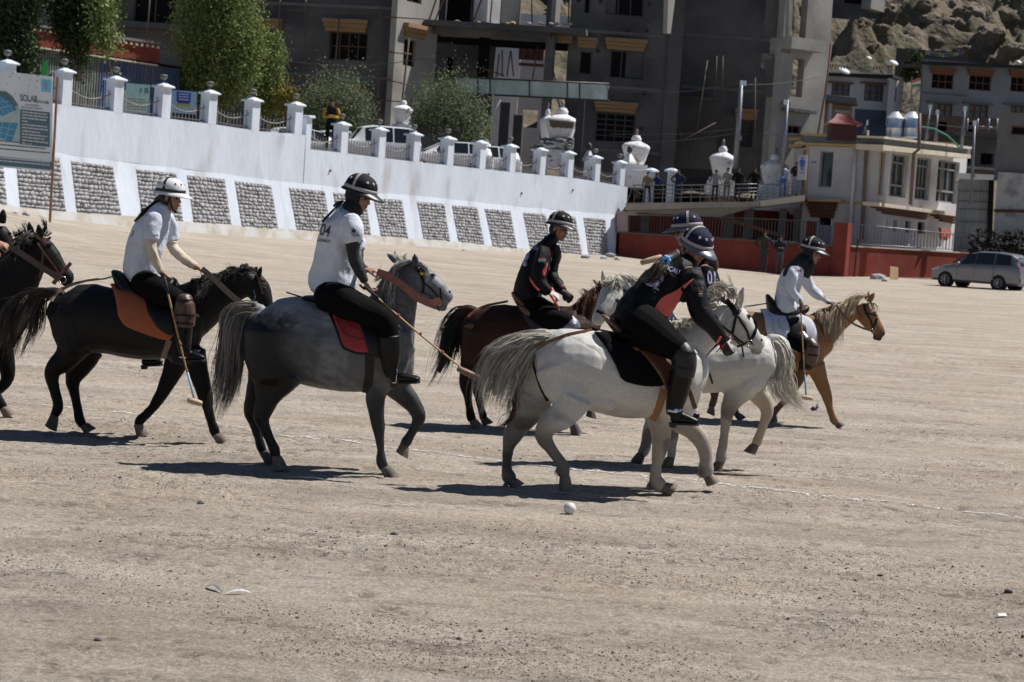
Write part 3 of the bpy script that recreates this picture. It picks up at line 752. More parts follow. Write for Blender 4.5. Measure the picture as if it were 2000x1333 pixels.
def mallet(D,cr,a,b,dda,ddb,label,headang=0,headlen=.21,wrap=True,tipcol=None,headm=None,group='polo mallets held by the riders'):
    B = Body(D,cr); A = B.pt(*a,dda); C = B.pt(*b,ddb); L = (C-A); e = empty('polo_mallet',tuple(A),label,'polo mallet',group)
    t = L.normalized(); mb = MB(); n = 10; pts = [A+L*(i/n)+Vector((0,0,-.012*math.sin(math.pi*i/n))) for i in range(n+1)]; mb.tube(pts,.0085,8,r1=.0065); mb.obj('shaft',WOODC,e,True)
    mb = MB(); mb.tube([A-t*.05,A+t*.10],.0135,10,r1=.012); mb.obj('grip',mat('grip',(.02,.02,.022),.8,var=.2),e,True)
    mb = MB();
    for i in range(3): q = A+L*(.3+.22*i); mb.tube([q-t*.01,q+t*.01],.0098,8)
    mb.obj('binding',mat('red_tape',(.35,.04,.03),.6,var=.1),e,True)
    if tipcol: mb = MB(); mb.tube([C-t*.26,C-t*.02],.0095,8); mb.obj('shaft_tape',tipcol,e,True)
    h = Vector((math.cos(R(headang)),.25,math.sin(R(headang)))).normalized(); mb = MB(); hl = headlen/2
    M = [(-hl,.017),(-hl+.008,.023),(-.03,.027),(.03,.027),(hl-.008,.023),(hl,.017)]
    mb.lathe(C,[(r,z) for z,r in M],14,h); mb.obj('mallet_head',headm or mat('mallet_head',(.42,.30,.20),.6,var=.25,scale=25,aniso=(.2,1,1)),e,True)
    return e
HB = dict(shell=mat('helmet_black',(.010,.010,.011),.8,spec=.2,var=.1,bump=.1,bscale=300,bdist=.001),brim=mat('brim_black',(.016,.016,.018),.4,var=.1),band=mat('band_grey',(.32,.31,.31),.55,var=.08,scale=40),eye=mat('eyelet_white',(.6,.6,.62),.4,var=0))
HN = dict(shell=mat('helmet_navy',(.012,.012,.038),.8,spec=.2,var=.1,bump=.1,bscale=300,bdist=.001),brim=mat('brim_grey',(.10,.11,.15),.35,var=.1),band=mat('band_taupe',(.34,.30,.27),.55,var=.08,scale=40),eye=HB['eye'])
HW = dict(shell=mat('helmet_white',(.68,.68,.70),.3,var=.05),brim=mat('brim_white',(.68,.68,.70),.3,var=.05),band=mat('band_black',(.012,.012,.02),.5,var=.1),eye=mat('eyelet_red',(.5,.03,.03),.4,var=0))
def put_helmet(e,c,M,hs,S=1.0,brim=.075): return helmet(e,c,M,hs['shell'],hs['brim'],hs['band'],hs['eye'],S,True,brim)
# ================================================================== GROUND
def ground_material():
    m = bpy.data.materials.new('dusty_ground'); m.use_nodes = True; t = m.node_tree; N = t.nodes; L = t.links; b = N['Principled BSDF']
    b.inputs['Roughness'].default_value = .95; b.inputs['Specular IOR Level'].default_value = .15
    tc = N.new('ShaderNodeTexCoord')
    def nz(scale,detail=6,mapping=None,rough=.6,dist=0):
        mp = N.new('ShaderNodeMapping'); mp.inputs['Scale'].default_value = mapping or (1,1,1); L.new(tc.outputs['Object'],mp.inputs[0])
        n = N.new('ShaderNodeTexNoise'); n.inputs['Scale'].default_value = scale; n.inputs['Detail'].default_value = detail; n.inputs['Roughness'].default_value = rough
        n.inputs['Distortion'].default_value = dist; L.new(mp.outputs[0],n.inputs[0]); return n.outputs[0]
    def ramp(s,a,b_,c0,c1):
        r = N.new('ShaderNodeValToRGB'); r.color_ramp.elements[0].position = a; r.color_ramp.elements[1].position = b_
        r.color_ramp.elements[0].color = (*c0,1); r.color_ramp.elements[1].color = (*c1,1); L.new(s,r.inputs[0]); return r.outputs[0]
    def mix(f,a,b_,mode='MIX'):
        x = N.new('ShaderNodeMix'); x.data_type = 'RGBA'; x.blend_type = mode; L.new(a,x.inputs[6]); L.new(b_,x.inputs[7])
        if isinstance(f,float): x.inputs[0].default_value = f
        else: L.new(f,x.inputs[0])
        return x.outputs[2]
    base = ramp(nz(.9,9,(.45,1.3,1),.68,.6),.34,.66,(.385,.345,.295),(.56,.52,.465))
    tracks = ramp(nz(.7,9,(.30,1.5,1),.72,1.2),.36,.62,(.82,.80,.78),(1.06,1.05,1.04))
    warm = N.new('ShaderNodeRGB'); warm.outputs[0].default_value = (.49,.432,.36,1); base = mix(ramp(nz(.55,6,(.7,1.2,1),.65,.5),.44,.64,(0,0,0),(.75,.75,.75)),base,warm.outputs[0])
    c = mix(1.0,base,tracks,'MULTIPLY')
    speck = ramp(nz(38,4,(1,1,1),.75),.40,.60,(.70,.67,.64),(1.12,1.11,1.10))
    c = mix(1.0,c,speck,'MULTIPLY')
    grit = ramp(nz(120,3,(.8,1,1),.8),.36,.56,(.46,.44,.41),(1.14,1.14,1.14))
    c = mix(.8,c,mix(1.0,c,grit,'MULTIPLY'))
    stain = ramp(nz(1.4,7,(.6,1.5,1),.7,1.2),.52,.64,(0,0,0),(1,1,1))
    dk = N.new('ShaderNodeRGB'); dk.outputs[0].default_value = (.15,.125,.10,1)
    sm = ramp(nz(14,6,(1,1.3,1),.8),.46,.56,(0,0,0),(.8,.8,.8))
    st2 = mix(1.0,stain,sm,'MULTIPLY')
    tr_ = ramp(nz(3.2,8,(.55,1.3,1),.75,.8),.56,.66,(0,0,0),(.62,.62,.62)); c = mix(tr_,c,dk.outputs[0])
    c = mix(st2,c,dk.outputs[0]); L.new(c,b.inputs['Base Color'])
    bp = N.new('ShaderNodeBump'); bp.inputs['Strength'].default_value = .9; bp.inputs['Distance'].default_value = .02
    bp2 = N.new('ShaderNodeBump'); bp2.inputs['Strength'].default_value = .6; bp2.inputs['Distance'].default_value = .05
    L.new(nz(70,8,(1,1,1),.75),bp.inputs['Height']); L.new(nz(7,8,(.7,1.5,1),.72),bp2.inputs['Height']); L.new(bp2.outputs[0],bp.inputs['Normal']); L.new(bp.outputs[0],b.inputs['Normal'])
    return m
GM = ground_material()
def grid_mesh(us,ys):
    nu,ny = len(us),len(ys)
    U,Yg = np.meshgrid(us,ys); X = U*np.maximum(Yg,14)*1.0
    Z = ground_z(X,Yg)
    co = np.stack([X,Yg,Z],-1).reshape(-1,3)
    i = np.arange((ny-1)*(nu-1)); r = i//(nu-1); c = i % (nu-1); a = r*nu+c
    f = np.stack([a,a+1,a+nu+1,a+nu],-1)
    me = bpy.data.meshes.new('ground'); me.vertices.add(len(co)); me.vertices.foreach_set('co',co.ravel())
    me.loops.add(f.size); me.loops.foreach_set('vertex_index',f.ravel()); me.polygons.add(len(f))
    me.polygons.foreach_set('loop_start',np.arange(len(f))*4); me.polygons.foreach_set('loop_total',np.full(len(f),4)); me.polygons.foreach_set('use_smooth',np.ones(len(f),bool))
    me.update(); return me
us = np.concatenate([np.linspace(-1.6,-.285,30)[:-1],np.linspace(-.285,.285,540),np.linspace(.285,1.6,30)[1:]])
ys = [-30,-10,0,4,6,7.5]
y = 8.4
while y < 104: ys.append(y); y += .018 + .0030*max(0,y-9)*(.35 if y < 26 else 1.6)
ys += [110,130,170,240,400,800]
o = link('ground',grid_mesh(us,np.array(ys)),GM); o['kind'] = 'structure'

# chalk line,ragged
pts = [(-60,779),(0,786),(140,797),(300,814),(430,829),(560,853),(730,871),(900,891),(1000,905),(1150,920),(1300,932),(1400,945),(1500,955),(1640,973),(1780,990),(1900,1002),(2000,1017),(2100,1028)]
gp = [ground_at(*p) for p in pts]
mb = MB(); rnd = random.Random(2)
for a,b in zip(gp,gp[1:]):
    n = max(4,int((b-a).length/.016)); dr = (b-a).normalized(); sd_ = Vector((-dr.y,dr.x,0))
    for i in range(n):
        q = a.lerp(b,i/n)
        dens = noise.noise(q*1.3)*.5+.62
        for k in range(4):
            if rnd.random() > min(.85,dens): continue
            c = q + sd_*rnd.gauss(0,.017) + dr*rnd.uniform(-.03,.03); r = rnd.uniform(.004,.013)
            z = [];  nn = 6; a0 = rnd.uniform(0,6)
            for j in range(nn):
                aa = a0+j*2*math.pi/nn; rr = r*rnd.uniform(.7,1.3); vx,vy = c.x+rr*math.cos(aa)*1.3,c.y+rr*math.sin(aa)
                z.append((vx,vy))
            zz = ground_z(np.array([v[0] for v in z]),np.array([v[1] for v in z]))+.0045+rnd.random()*.002
            mb.add([(v[0],v[1],h) for v,h in zip(z,zz)],[tuple(range(nn))])
o = mb.obj('chalk_line',mat('chalk',(.58,.565,.55),.95,var=.2,scale=20)); o['kind'] = 'structure'

# clods and pebbles: nobody could count them
def pebble_mesh(seed,flat=.6):
    rn = random.Random(seed); bm = bmesh.new(); bmesh.ops.create_icosphere(bm,subdivisions=1,radius=1)
    for v in bm.verts: v.co *= rn.uniform(.72,1.2); v.co.z *= flat
    vs = [v.co.copy() for v in bm.verts]; fs = [tuple(v.index for v in f.verts) for f in bm.faces]; bm.free(); return vs,fs
PEB = [pebble_mesh(i) for i in range(8)]
def scatter(name,n,rmin,rmax,m,dens_off,ymax=34,seed=1,pw=9,label='small clods and grit scattered over the dusty ground',cl=1.3):
    rn = np.random.RandomState(seed)
    yy = 8.6 + (ymax-8.6)*rn.rand(n*8)**1.7; xx = (rn.rand(n*8)*.56-.28)*yy
    d = fbm(xx*.35+40,yy*.8+7,3)*cl+dens_off + .6*fbm(xx*2.1,yy*3.3,2)
    keep = d > rn.rand(n*8); xx,yy = xx[keep][:n],yy[keep][:n]; zz = ground_z(xx,yy); n = len(xx)
    V0 = np.array([[list(v) for v in PEB[k][0]] for k in range(8)]); F0 = np.array(PEB[0][1]); kk = rn.randint(0,8,n)
    r = rmin+(rmax-rmin)*rn.rand(n)**pw; a = rn.rand(n)*6.3; ca,sa = (np.cos(a)*r)[:,None],(np.sin(a)*r)[:,None]; A = V0[kk]
    co = np.stack([A[:,:,0]*ca-A[:,:,1]*sa*.8+xx[:,None],A[:,:,0]*sa+A[:,:,1]*ca*.8+yy[:,None],A[:,:,2]*r[:,None]+(zz+r*.2)[:,None]],-1).reshape(-1,3)
    f = (F0[None]+np.arange(n)[:,None,None]*V0.shape[1]).reshape(-1,3)
    me = bpy.data.meshes.new(name); me.vertices.add(len(co)); me.vertices.foreach_set('co',co.ravel()); me.loops.add(f.size); me.loops.foreach_set('vertex_index',f.ravel()); me.polygons.add(len(f))
    me.polygons.foreach_set('loop_start',np.arange(len(f))*3); me.polygons.foreach_set('loop_total',np.full(len(f),3)); me.update()
    o = link(name,me,m); tag(o,label,'gravel',kind='stuff'); return o
scatter('gravel',24000,.0022,.011,mat('clod',(.24,.205,.17),.95,var=.35,scale=3),.22,28,1)
scatter('gravel',22000,.0020,.0070,mat('dark_clod',(.12,.095,.075),.95,var=.3,scale=3),-.10,26,5,4,'darker crumbs of churned earth in the hoof marks',1.9)
scatter('gravel',700,.005,.017,MATS['dark_clod'],-.15,30,9,5,'larger dark lumps of churned earth',1.9)
def small(name,px,build,label,cat):
    p = ground_at(*px); e = None; mb = MB(); m = build(mb,p); o = mb.obj(name,m); tag(o,label,cat); return o
def rock(mb,p,r,fl=.6,sd=1):
    vs,fs = pebble_mesh(sd,fl); mb.add([p+Vector((v.x*r*1.2,v.y*r,v.z*r+r*.3)) for v in vs],fs)
for i,(x,y,r,lb) in enumerate([(192,1252,.018,'grey flat pebble in the lower left of the ground'),(1970,1157,.028,'dark pebble at the far right of the ground'),
                                 (1720,1125,.018,'small dark pebble right of centre in the lower ground'),(392,984,.03,'dark dung lump left below the grey horse'),(770,1045,.026,'brown lump of earth in the middle left ground')]):
    p = ground_at(x,y); mb = MB(); rock(mb,p,r,.5,i+20); o = mb.obj('pebble',mat('pebble',(.10,.095,.095),.8,var=.3)); autosmooth(o,60); tag(o,lb,'pebble')
# feather: two vanes
p = ground_at(447,1158); mb = MB()
def blade(mb,a,b,wd,up):
    n = 8; vs = []; dr = (b-a); sdv = Vector((-dr.y,dr.x,0)).normalized()
    for i in range(n+1):
        t = i/n; c = a+dr*t; ww = wd*math.sin(math.pi*min(1,t*.9+.08)); h = up*math.sin(math.pi*t)
        for s in (-1,0,1): q = c+sdv*ww*s; vs.append(Vector((q.x,q.y,gz(q.x,q.y)+.008+h+(.004 if s == 0 else 0))))
    fs = []
    for i in range(n):
        for s in (0,1): fs.append((i*3+s,i*3+s+1,i*3+s+4,i*3+s+3))
    mb.add(vs,fs)
blade(mb,ground_at(404,1148),ground_at(434,1160),.018,.02); o1 = mb.obj('vane',mat('feather_grey',(.14,.15,.18),.6,var=.2))
mb = MB(); blade(mb,ground_at(440,1162),ground_at(491,1162),.014,.015); o2 = mb.obj('quill',mat('feather_white',(.6,.62,.66),.6,var=.1))
e = empty('feather',p,'grey and white bird feather lying on the dusty ground','feather')
for o in (o1,o2): o.parent = e; o.location = -p
p = ground_at(1957,1205); mb = MB(); mb.add([p+Vector(v) for v in [(-.024,-.02,.008),(.026,-.014,.010),(.022,.02,.02),(-.022,.02,.014)]],[(0,1,2,3)])
tag(mb.obj('paper_scrap',mat('paper',(.7,.7,.68),.8,var=.05)),'scrap of white paper on the ground near the right edge','litter')
# polo ball
p = ground_at(1112,1005); r_ = 12.2*p.y/FPX; p.z = gz(p.x,p.y)+r_*.96
bm = bmesh.new(); bmesh.ops.create_uvsphere(bm,u_segments=40,v_segments=24,radius=r_); me = bpy.data.meshes.new('ball')
for v in bm.verts:
    d_ = (v.co-Vector((.6,-.7,-.2)).normalized()*r_).length/r_
    v.co *= 1-.05*max(0,1-d_/.35)
bm.to_mesh(me); bm.free(); me.polygons.foreach_set('use_smooth',[True]*len(me.polygons))
e = empty('polo_ball',p,'scuffed white polo ball on the ground in front of the white horse','ball')
b_ = link('ball',me,mat('ball_white',(.66,.62,.60),.5,var=.1,scale=30,col2=(.2,.13,.10),c2scale=26,c2pos=.64,c2sharp=.03,bump=.3,bscale=90,bdist=.003),e); b_.location = (0,0,0)
# ================================================================== THE WHITE RETAINING WALL
PLASTER = mat('white_plaster',(.61,.66,.745),.9,spec=.1,var=.10,scale=.8,bump=.5,bscale=5,bdist=.03,col2=(.42,.42,.44),c2scale=1.1,c2pos=.66,c2sharp=.12,detail=9,aniso=(1,1,.35))
PLASTERB = mat('white_plaster_base',(.58,.58,.57),.9,spec=.1,var=.08,scale=1.2,bump=.5,bscale=7,bdist=.02,col2=(.46,.40,.32),c2scale=1.6,c2pos=.56,c2sharp=.12,detail=9)
MORTAR = mat('mortar',(.23,.23,.24),.95,var=.3,scale=6)
STONES = [mat('stone_grey',(.31,.31,.33),.9,var=.3,scale=7,bump=.7,bscale=14,bdist=.02),mat('stone_pale',(.34,.34,.35),.9,var=.25,scale=7,bump=.7,bscale=14,bdist=.02),mat('stone_brown',(.27,.265,.265),.9,var=.3,scale=7,bump=.7,bscale=14,bdist=.02)]
TOPPX = [(-400,140),(-100,176),(0,189),(139,207),(217,217.5),(332,232.5),(424,244),(508,257),(574,261.5),(597,264.5)]
TOPPX2 = [(597,291),(660,298),(750,309.4),(816,317),(882,324),(947,331),(1007,337),(1066,343),(1124,348.5),(1171,356),(1226,366)]
PANELS = [[(30,303),(115.5,310),(129,414),(39,405)],[(138,315),(220,325),(237,421),(150,415)],[(265.5,331),(344,339),(358,433),(277,424)],[(364.5,343),(439,351),(452,439),(378,434)],
          [(458,354),(529.5,363),(543,446),(472,442)],[(564,367),(634,374),(647,454),(579,449)],[(650,376.5),(713,383),(725,459),(664,455)],[(729,388),(785,391),(797,465),(744,461)],
          [(814,394),(868,399),(879,471),(827,467)],[(882,401),(932,406),(946,478),(895,472)],[(946,408),(997,413),(1010,485),(962,481)],[(1021,415.5),(1066,419),(1079,492),(1035,487)],
          [(1080,421),(1124,424),(1137,498),(1093,493)],[(1139,425.5),(1182,429),(1189,503),(1150,499)]]
PANELS.insert(0,[(-75,290),(4,299),(14,399),(-65,388)])
W = WALLP; KB = .19
_kn = [(x_,y_-11) for x_,y_ in [(-400,255),(-75,290)]+[q for p in PANELS for q in p[:2]]+[(1206,431)]]
_kn = sorted(set(_kn)); _ka = [W.sz(*q) for q in _kn]
def zk(a): return float(np.interp(a,[q[0] for q in _ka],[q[1] for q in _ka]))
def low(x,y,ex=0):
    off = .2
    for _ in range(6):
        a,z = W.sz(x,y,off); off = KB*max(0,zk(a)-z)+ex
    return W.at(a,z,off),a,z
wall = empty('retaining_wall',tuple(P(600,470,wall_depth(600))),'long white plastered retaining wall with stone panels and capped posts behind the ponies','wall')
mb = MB()
# upper part: solid prism between knee and top
def strip(top,bot_fn,o0,o1,mb):
    for (p,q) in zip(top,top[1:]):
        ap,zp = W.sz(*p); aq,zq = W.sz(*q)
        mb.hexa([W.at(ap,bot_fn(ap),o0),W.at(aq,bot_fn(aq),o0),W.at(aq,bot_fn(aq),o1),W.at(ap,bot_fn(ap),o1),W.at(ap,zp,o0),W.at(aq,zq,o0),W.at(aq,zq,o1),W.at(ap,zp,o1)])
strip(TOPPX,zk,0,-1.0,mb); strip(TOPPX2,zk,0,-1.0,mb)
mb.obj('wall_body',PLASTER,wall)
mb = MB(); T = .10
def face(q,mb,t=T):  # four pixel corners TL TR BR BL on the battered face
    f = [low(*p)[0] for p in q]; mb.prism(f,[p-W.n*t for p in f])
seq = [q for p in PANELS for q in (p[0],p[1])]; seqb = [q for p in PANELS for q in (p[3],p[2])]
tp = [(-400,255)]+seq+[(1206,431)]; bt = [(-390,350)]+seqb+[(1201,503)]
for a,b in zip(tp,tp[1:]): face([(a[0],a[1]-11),(b[0],b[1]-11),b,a],mb)
mb2 = MB()
for a,b in zip(bt,bt[1:]): face([a,b,(b[0]+3,b[1]+34),(a[0]+3,a[1]+34)],mb2)
for i in range(len(PANELS)+1):
    tl,tr = tp[2*i],tp[2*i+1]; bl,br = bt[2*i],bt[2*i+1]; face([tl,tr,br,bl],mb)
mb.obj('buttress_face',PLASTER,wall); mb2.obj('plinth',PLASTERB,wall)
mb = MB()
for a,b,c_,d_ in [(tp[0],tp[-1],bt[-1],bt[0])]:
    for (p,q,r,s) in zip(tp,tp[1:],bt[1:],bt):
        f = [low(*k)[0]-W.n*(T+.02) for k in (p,q,r,s)]; mb.prism(f,[k-W.n*.5 for k in f])
mb.obj('mortar_bed',MORTAR,wall)
# end face beside the walkway
e1 = [W.px(1226,366),low(1202,500)[0]];
# stones
def stone_mesh(seed):
    rn = random.Random(seed); bm = bmesh.new(); bmesh.ops.create_cube(bm,size=1); bmesh.ops.subdivide_edges(bm,edges=bm.edges[:],cuts=1,use_grid_fill=True)
    for v in bm.verts:
        d = v.co.normalized()*.62; v.co = v.co.lerp(d,.28); v.co += Vector((rn.uniform(-.05,.05),rn.uniform(-.05,.05),rn.uniform(-.04,.04)))
    me = bpy.data.meshes.new('stone'); bm.to_mesh(me); bm.free(); me.polygons.foreach_set('use_smooth',[True]*len(me.polygons)); return me
SM = [stone_mesh(i) for i in range(9)]
for i,m_ in enumerate(SM): m_.materials.append(STONES[i % 3])
rn = random.Random(5); count = 0; joined = [MB(),MB(),MB()]
order = sorted(range(len(PANELS)),key=lambda i: (i == 0,i))
for pi in order:
    q = PANELS[pi]; C = [low(*p)[0] for p in q]; rows = 12
    wid = ((C[1]-C[0]).length+(C[2]-C[3]).length)/2
    v = 0; rh = []
    for r in range(rows): rh.append(rn.uniform(.8,1.2))
    tot = sum(rh); rh = [h/tot for h in rh]
    v0 = 0
    for r in range(rows):
        v1 = v0+rh[r]; u0 = 0
        while u0 < .995:
            du = rn.uniform(.14,.30)/wid
            if u0+du > .93: du = 1-u0
            u1 = u0+du
            def bl(u,v): return (C[0]*(1-u)+C[1]*u)*(1-v)+(C[3]*(1-u)+C[2]*u)*v
            um,vm = (u0+u1)/2,(v0+v1)/2; c0 = bl(um,vm)
            ex = (bl(u1,vm)-bl(u0,vm))*.95; ez = (bl(um,v0)-bl(um,v1))*rn.uniform(.74,1.08); ey = W.n*(-.20)
            rot = rn.uniform(-.13,.13); ez2 = ez+ex*rot; ex2 = ex-ez*rot
            c1 = c0-W.n*(.09+rn.uniform(-.018,.018))+ez*rn.uniform(-.10,.10)+ex*rn.uniform(-.04,.04)
            M = Matrix(((ex2.x,ey.x,ez2.x,c1.x),(ex2.y,ey.y,ez2.y,c1.y),(ex2.z,ey.z,ez2.z,c1.z),(0,0,0,1)))
            k = rn.randrange(9)
            if count < 298 and pi > 0:
                o = bpy.data.objects.new('stone',SM[k]); COL.objects.link(o); o.parent = wall; o.matrix_local = Matrix.Translation(-wall.location) @ M; count += 1
            else:
                joined[k % 3].add([M@vv.co for vv in SM[k].vertices],[tuple(p.vertices) for p in SM[k].polygons])
            u0 = u1
        v0 = v1
vs,fs,mi = [],[],[]
for i,j in enumerate(joined):
    n = len(vs); vs += j.v; fs += [tuple(k+n for k in f) for f in j.f]; mi += [i]*len(j.f)
me = bpy.data.meshes.new('stonework'); me.from_pydata(vs,[],fs); [me.materials.append(m_) for m_ in STONES]; me.polygons.foreach_set('material_index',mi); me.polygons.foreach_set('use_smooth',[True]*len(fs))
o = bpy.data.objects.new('stonework',me); COL.objects.link(o); o.parent = wall; o.location = -wall.location; o['kind'] = 'stuff'
# weep-hole pipes
for x_,y_ in ((644,334),(719,341),(1018,378),(1118,372)):
    a,z_ = W.sz(x_,y_); mb = MB(); mb.tube([W.at(a,z_,-.02),W.at(a,z_,.05)],.05,8); mb.obj('drain_pipe',mat('pipe_dark',(.03,.03,.03),.7),wall)
# posts with caps and lamps,railings between them
PW = .45
def topz(x):
    s_ = TOPPX if x < 597 else TOPPX2
    return s_
def wall_top_z(a,sec):
    L = [W.sz(*p) for p in (TOPPX if sec == 1 else TOPPX2)]; return float(np.interp(a,[q[0] for q in L],[q[1] for q in L]))
POSTX = [(-220,1),(-80,1),(17,1),(129,1),(230,1),(324,1),(415,1),(500,1),(584,1),(670,2),(744,2),(812,2),(878.6,2),(942,2),(1001,2),(1060,2),(1115,2),(1168,2),(1217,2)]
GLASSB = mat('lamp_glass',(.15,.145,.135),.4,spec=.4,var=.2,scale=30)
IRON = mat('iron_railing',(.045,.042,.045),.6,.2,var=.3,scale=20); IRONL = mat('iron_pale',(.22,.20,.18),.6,.2,var=.3,scale=20)
bars_me = None
def post(a,zt,h=1.13):
    mb = MB(); mb.pbox(W,a-PW/2,a+PW/2,zt-.02,zt+h,.003,-PW+.003); o = mb.obj('post',PLASTER,wall)
    mb = MB(); c = W.at(a,zt+h,-PW/2+.003); hw = PW/2+.10
    def ring(r,z): return [c+W.d*sx_*r+W.n*sy_*r+Vector((0,0,z)) for sx_,sy_ in ((-1,1),(1,1),(1,-1),(-1,-1))]
    L = [(hw,0),(hw,.06),(hw-.05,.085),(.10,.17),(.06,.175)]; vs = [p for r,z in L for p in ring(r,z)]; fs = [(3,2,1,0)]
    for i in range(4):
        for k in range(4): fs.append((i*4+k,i*4+(k+1) % 4,(i+1)*4+(k+1) % 4,(i+1)*4+k))
    fs.append((16,17,18,19)); mb.add(vs,fs); bevel(mb.obj('post_cap',PLASTER,o),.02,1)
    mb = MB(); b = c+Vector((0,0,.17)); mb.lathe(b,[(.03,0),(.03,.10),(.05,.12),(.05,.14)],8); mb.obj('lamp_stem',IRON,o,True)
    mb = MB(); mb.lathe(b,[(.05,.12),(.10,.15),(.135,.21),(.14,.27)],14); mb.obj('lamp_bowl',GLASSB,o,True)
    mb = MB(); mb.lathe(b,[(.15,.27),(.15,.285),(.09,.32),(.02,.33)],14); mb.obj('lamp_lid',mat('lamp_lid',(.13,.12,.11),.6),o,True)
    return o
PA_ = []
for x_,sec in POSTX:
    a = W.sz(x_,230 if sec == 1 else 330)[0]; PA_.append((a,sec)); zt = wall_top_z(a,sec); post(a,zt)
a597 = W.sz(597,290)[0]
mb = MB(); mb.pbox(W,a597-.02,a597+.30,wall_top_z(a597,2)-.02,wall_top_z(a597,2)+1.25,.003,-.42); o = mb.obj('post',PLASTER,wall)
mb = MB(); mb.pbox(W,a597-.0,a597+.40,wall_top_z(a597,2)+1.253,wall_top_z(a597,2)+1.36,.10,-.5); bevel(mb.obj('post_cap',PLASTER,o),.02,1)
BM_ = MB(); BM_.tube([(0,0,0),(0,0,.86)],.016,5); BM_.tube([(0,0,.86),(0,0,1)],.026,5,r1=.003); bar_me = BM_.mesh('bar'); bar_me.materials.append(IRONL)
for (a0,s0),(a1,s1) in zip(PA_,PA_[1:]):
    if a1 < W.sz(60,200)[0]: continue
    sec = s1;
    if s0 != s1: a0 = a597+.16
    z0,z1 = wall_top_z(a0+PW/2,sec),wall_top_z(a1-PW/2,sec); x0,x1 = a0+PW/2,a1-PW/2; n = 11
    rail = MB(); pts = [W.at(x0+(x1-x0)*t,z0+(z1-z0)*t+.62-.26*math.sin(math.pi*t),-.2) for t in [k/12 for k in range(13)]]; rail.tube(pts,.022,6)
    r = rail.obj('railing',IRONL,wall,True)
    mb = MB(); mb.tube([W.at(x0,z0+.10,-.2),W.at(x1,z1+.10,-.2)],.022,6); mb.obj('lower_rail',IRON,r)
    for k in range(n):
        t = (k+.5)/n; hgt = .62-.26*math.sin(math.pi*t)+.16; q = W.at(x0+(x1-x0)*t,z0+(z1-z0)*t+.04,-.2)
        o = bpy.data.objects.new('bar',bar_me); COL.objects.link(o); o.parent = r; o.location = q; o.scale = (1,1,hgt)
# terrace behind the wall
mb = MB(); YB = 190
for L in (TOPPX,TOPPX2):
    for p,q in zip(L,L[1:]):
        A,B_ = W.px(*p,-.9),W.px(*q,-.9); A.z -= .06; B_.z -= .06
        mb.add([A,B_,Vector((B_.x*YB/B_.y,YB,B_.z)),Vector((A.x*YB/A.y,YB,A.z))],[(0,1,2,3)])
A = W.px(597,264,-.9); B_ = W.px(597,291,-.9); mb.add([A,B_,Vector((B_.x*YB/B_.y,YB,B_.z)),Vector((A.x*YB/A.y,YB,A.z))],[(0,1,2,3)])
A = W.px(1226,366,-.9); A.z -= .06; mb.add([A,Vector((A.x+6,A.y+3,A.z)),Vector((60,YB,A.z)),Vector((A.x*YB/A.y,YB,A.z))],[(0,1,2,3)])
o = mb.obj('terrace',mat('terrace_dirt',(.22,.19,.155),.95,var=.25,scale=1,bump=.4,bscale=5,bdist=.03)); o['kind'] = 'structure'
# rubble at the wall foot
for i,(x_,y_,r_) in enumerate([(1143,505,.20),(1192,503,.26),(1180,506,.16),(1205,508,.14),(905,490,.08),(690,478,.1),(330,452,.12),(50,421,.15),(30,418,.1),(1080,502,.1),(1715,546,.34),(1728,550,.14)]):
    p = ground_at(x_,y_); p.z = gz(p.x,p.y); mb = MB(); rock(mb,p,r_,.65,i+3); o = mb.obj('rock',STONES[(i+2) % 3],None,False)
    where = ['at the right foot of the white wall','beside the end of the white wall','low in the rubble near the white wall end','just past the corner of the white wall','below the tenth stone panel','by the foot of the sixth stone panel','under the second stone panel','beside the billboard post','left of the billboard post','under the penultimate stone panel','against the red wall near the plywood board','beside the large rock at the red wall'][i]
    tag(o,('big ' if r_ > .19 else 'small ')+'pale rock '+where,'rock')

# ================================================================== BILLBOARD
def px_quad(pl,q,off): return [pl.px(*p,off) for p in q]
pb = Plane(98,68.5,2);
bb = empty('billboard',tuple(pb.px(98,424)),'faded solar power billboard on a rusty post before the white wall','billboard')
def bpan(q,off,m,name,th=.012):
    f = px_quad(pb,q,off); mb = MB(); mb.prism(f,[p-pb.n*th for p in f]); return mb.obj(name,m,bb)
zb = crop(0,120,6.06);
def bz(*pts): return [zb(*p) for p in pts]
bpan(bz((-420,70),(625,182),(612,1310),(-420,1215)),0,mat('board_print',(.66,.70,.72),.6,var=.06,scale=1.5,col2=(.42,.62,.72),c2scale=.9,c2pos=.60,c2sharp=.12),'board',.05)
mats = dict(navy=mat('print_slate',(.085,.15,.20),.6,var=.08),lt=mat('print_pale',(.60,.60,.60),.6,var=.04),sky=mat('print_sky',(.16,.48,.68),.6,var=.08),sol=mat('print_solar',(.05,.24,.42),.5,var=.12,scale=3),ink=mat('print_grey',(.10,.11,.14),.7,var=0),dk=mat('print_trees',(.10,.17,.19),.7,var=.35,scale=5),line=mat('print_line',(.35,.50,.58),.6,var=0))
bpan(bz((-420,330),(-100,345),(80,360),(150,420),(225,520),(228,970),(-420,910)),.006,mat('print_field',(.38,.47,.47),.6,var=.15,scale=3),'picture',.004)
bpan(bz((-420,340),(60,355),(140,410),(215,520),(130,560),(-420,480)),.012,mats['dk'],'picture_trees',.004)
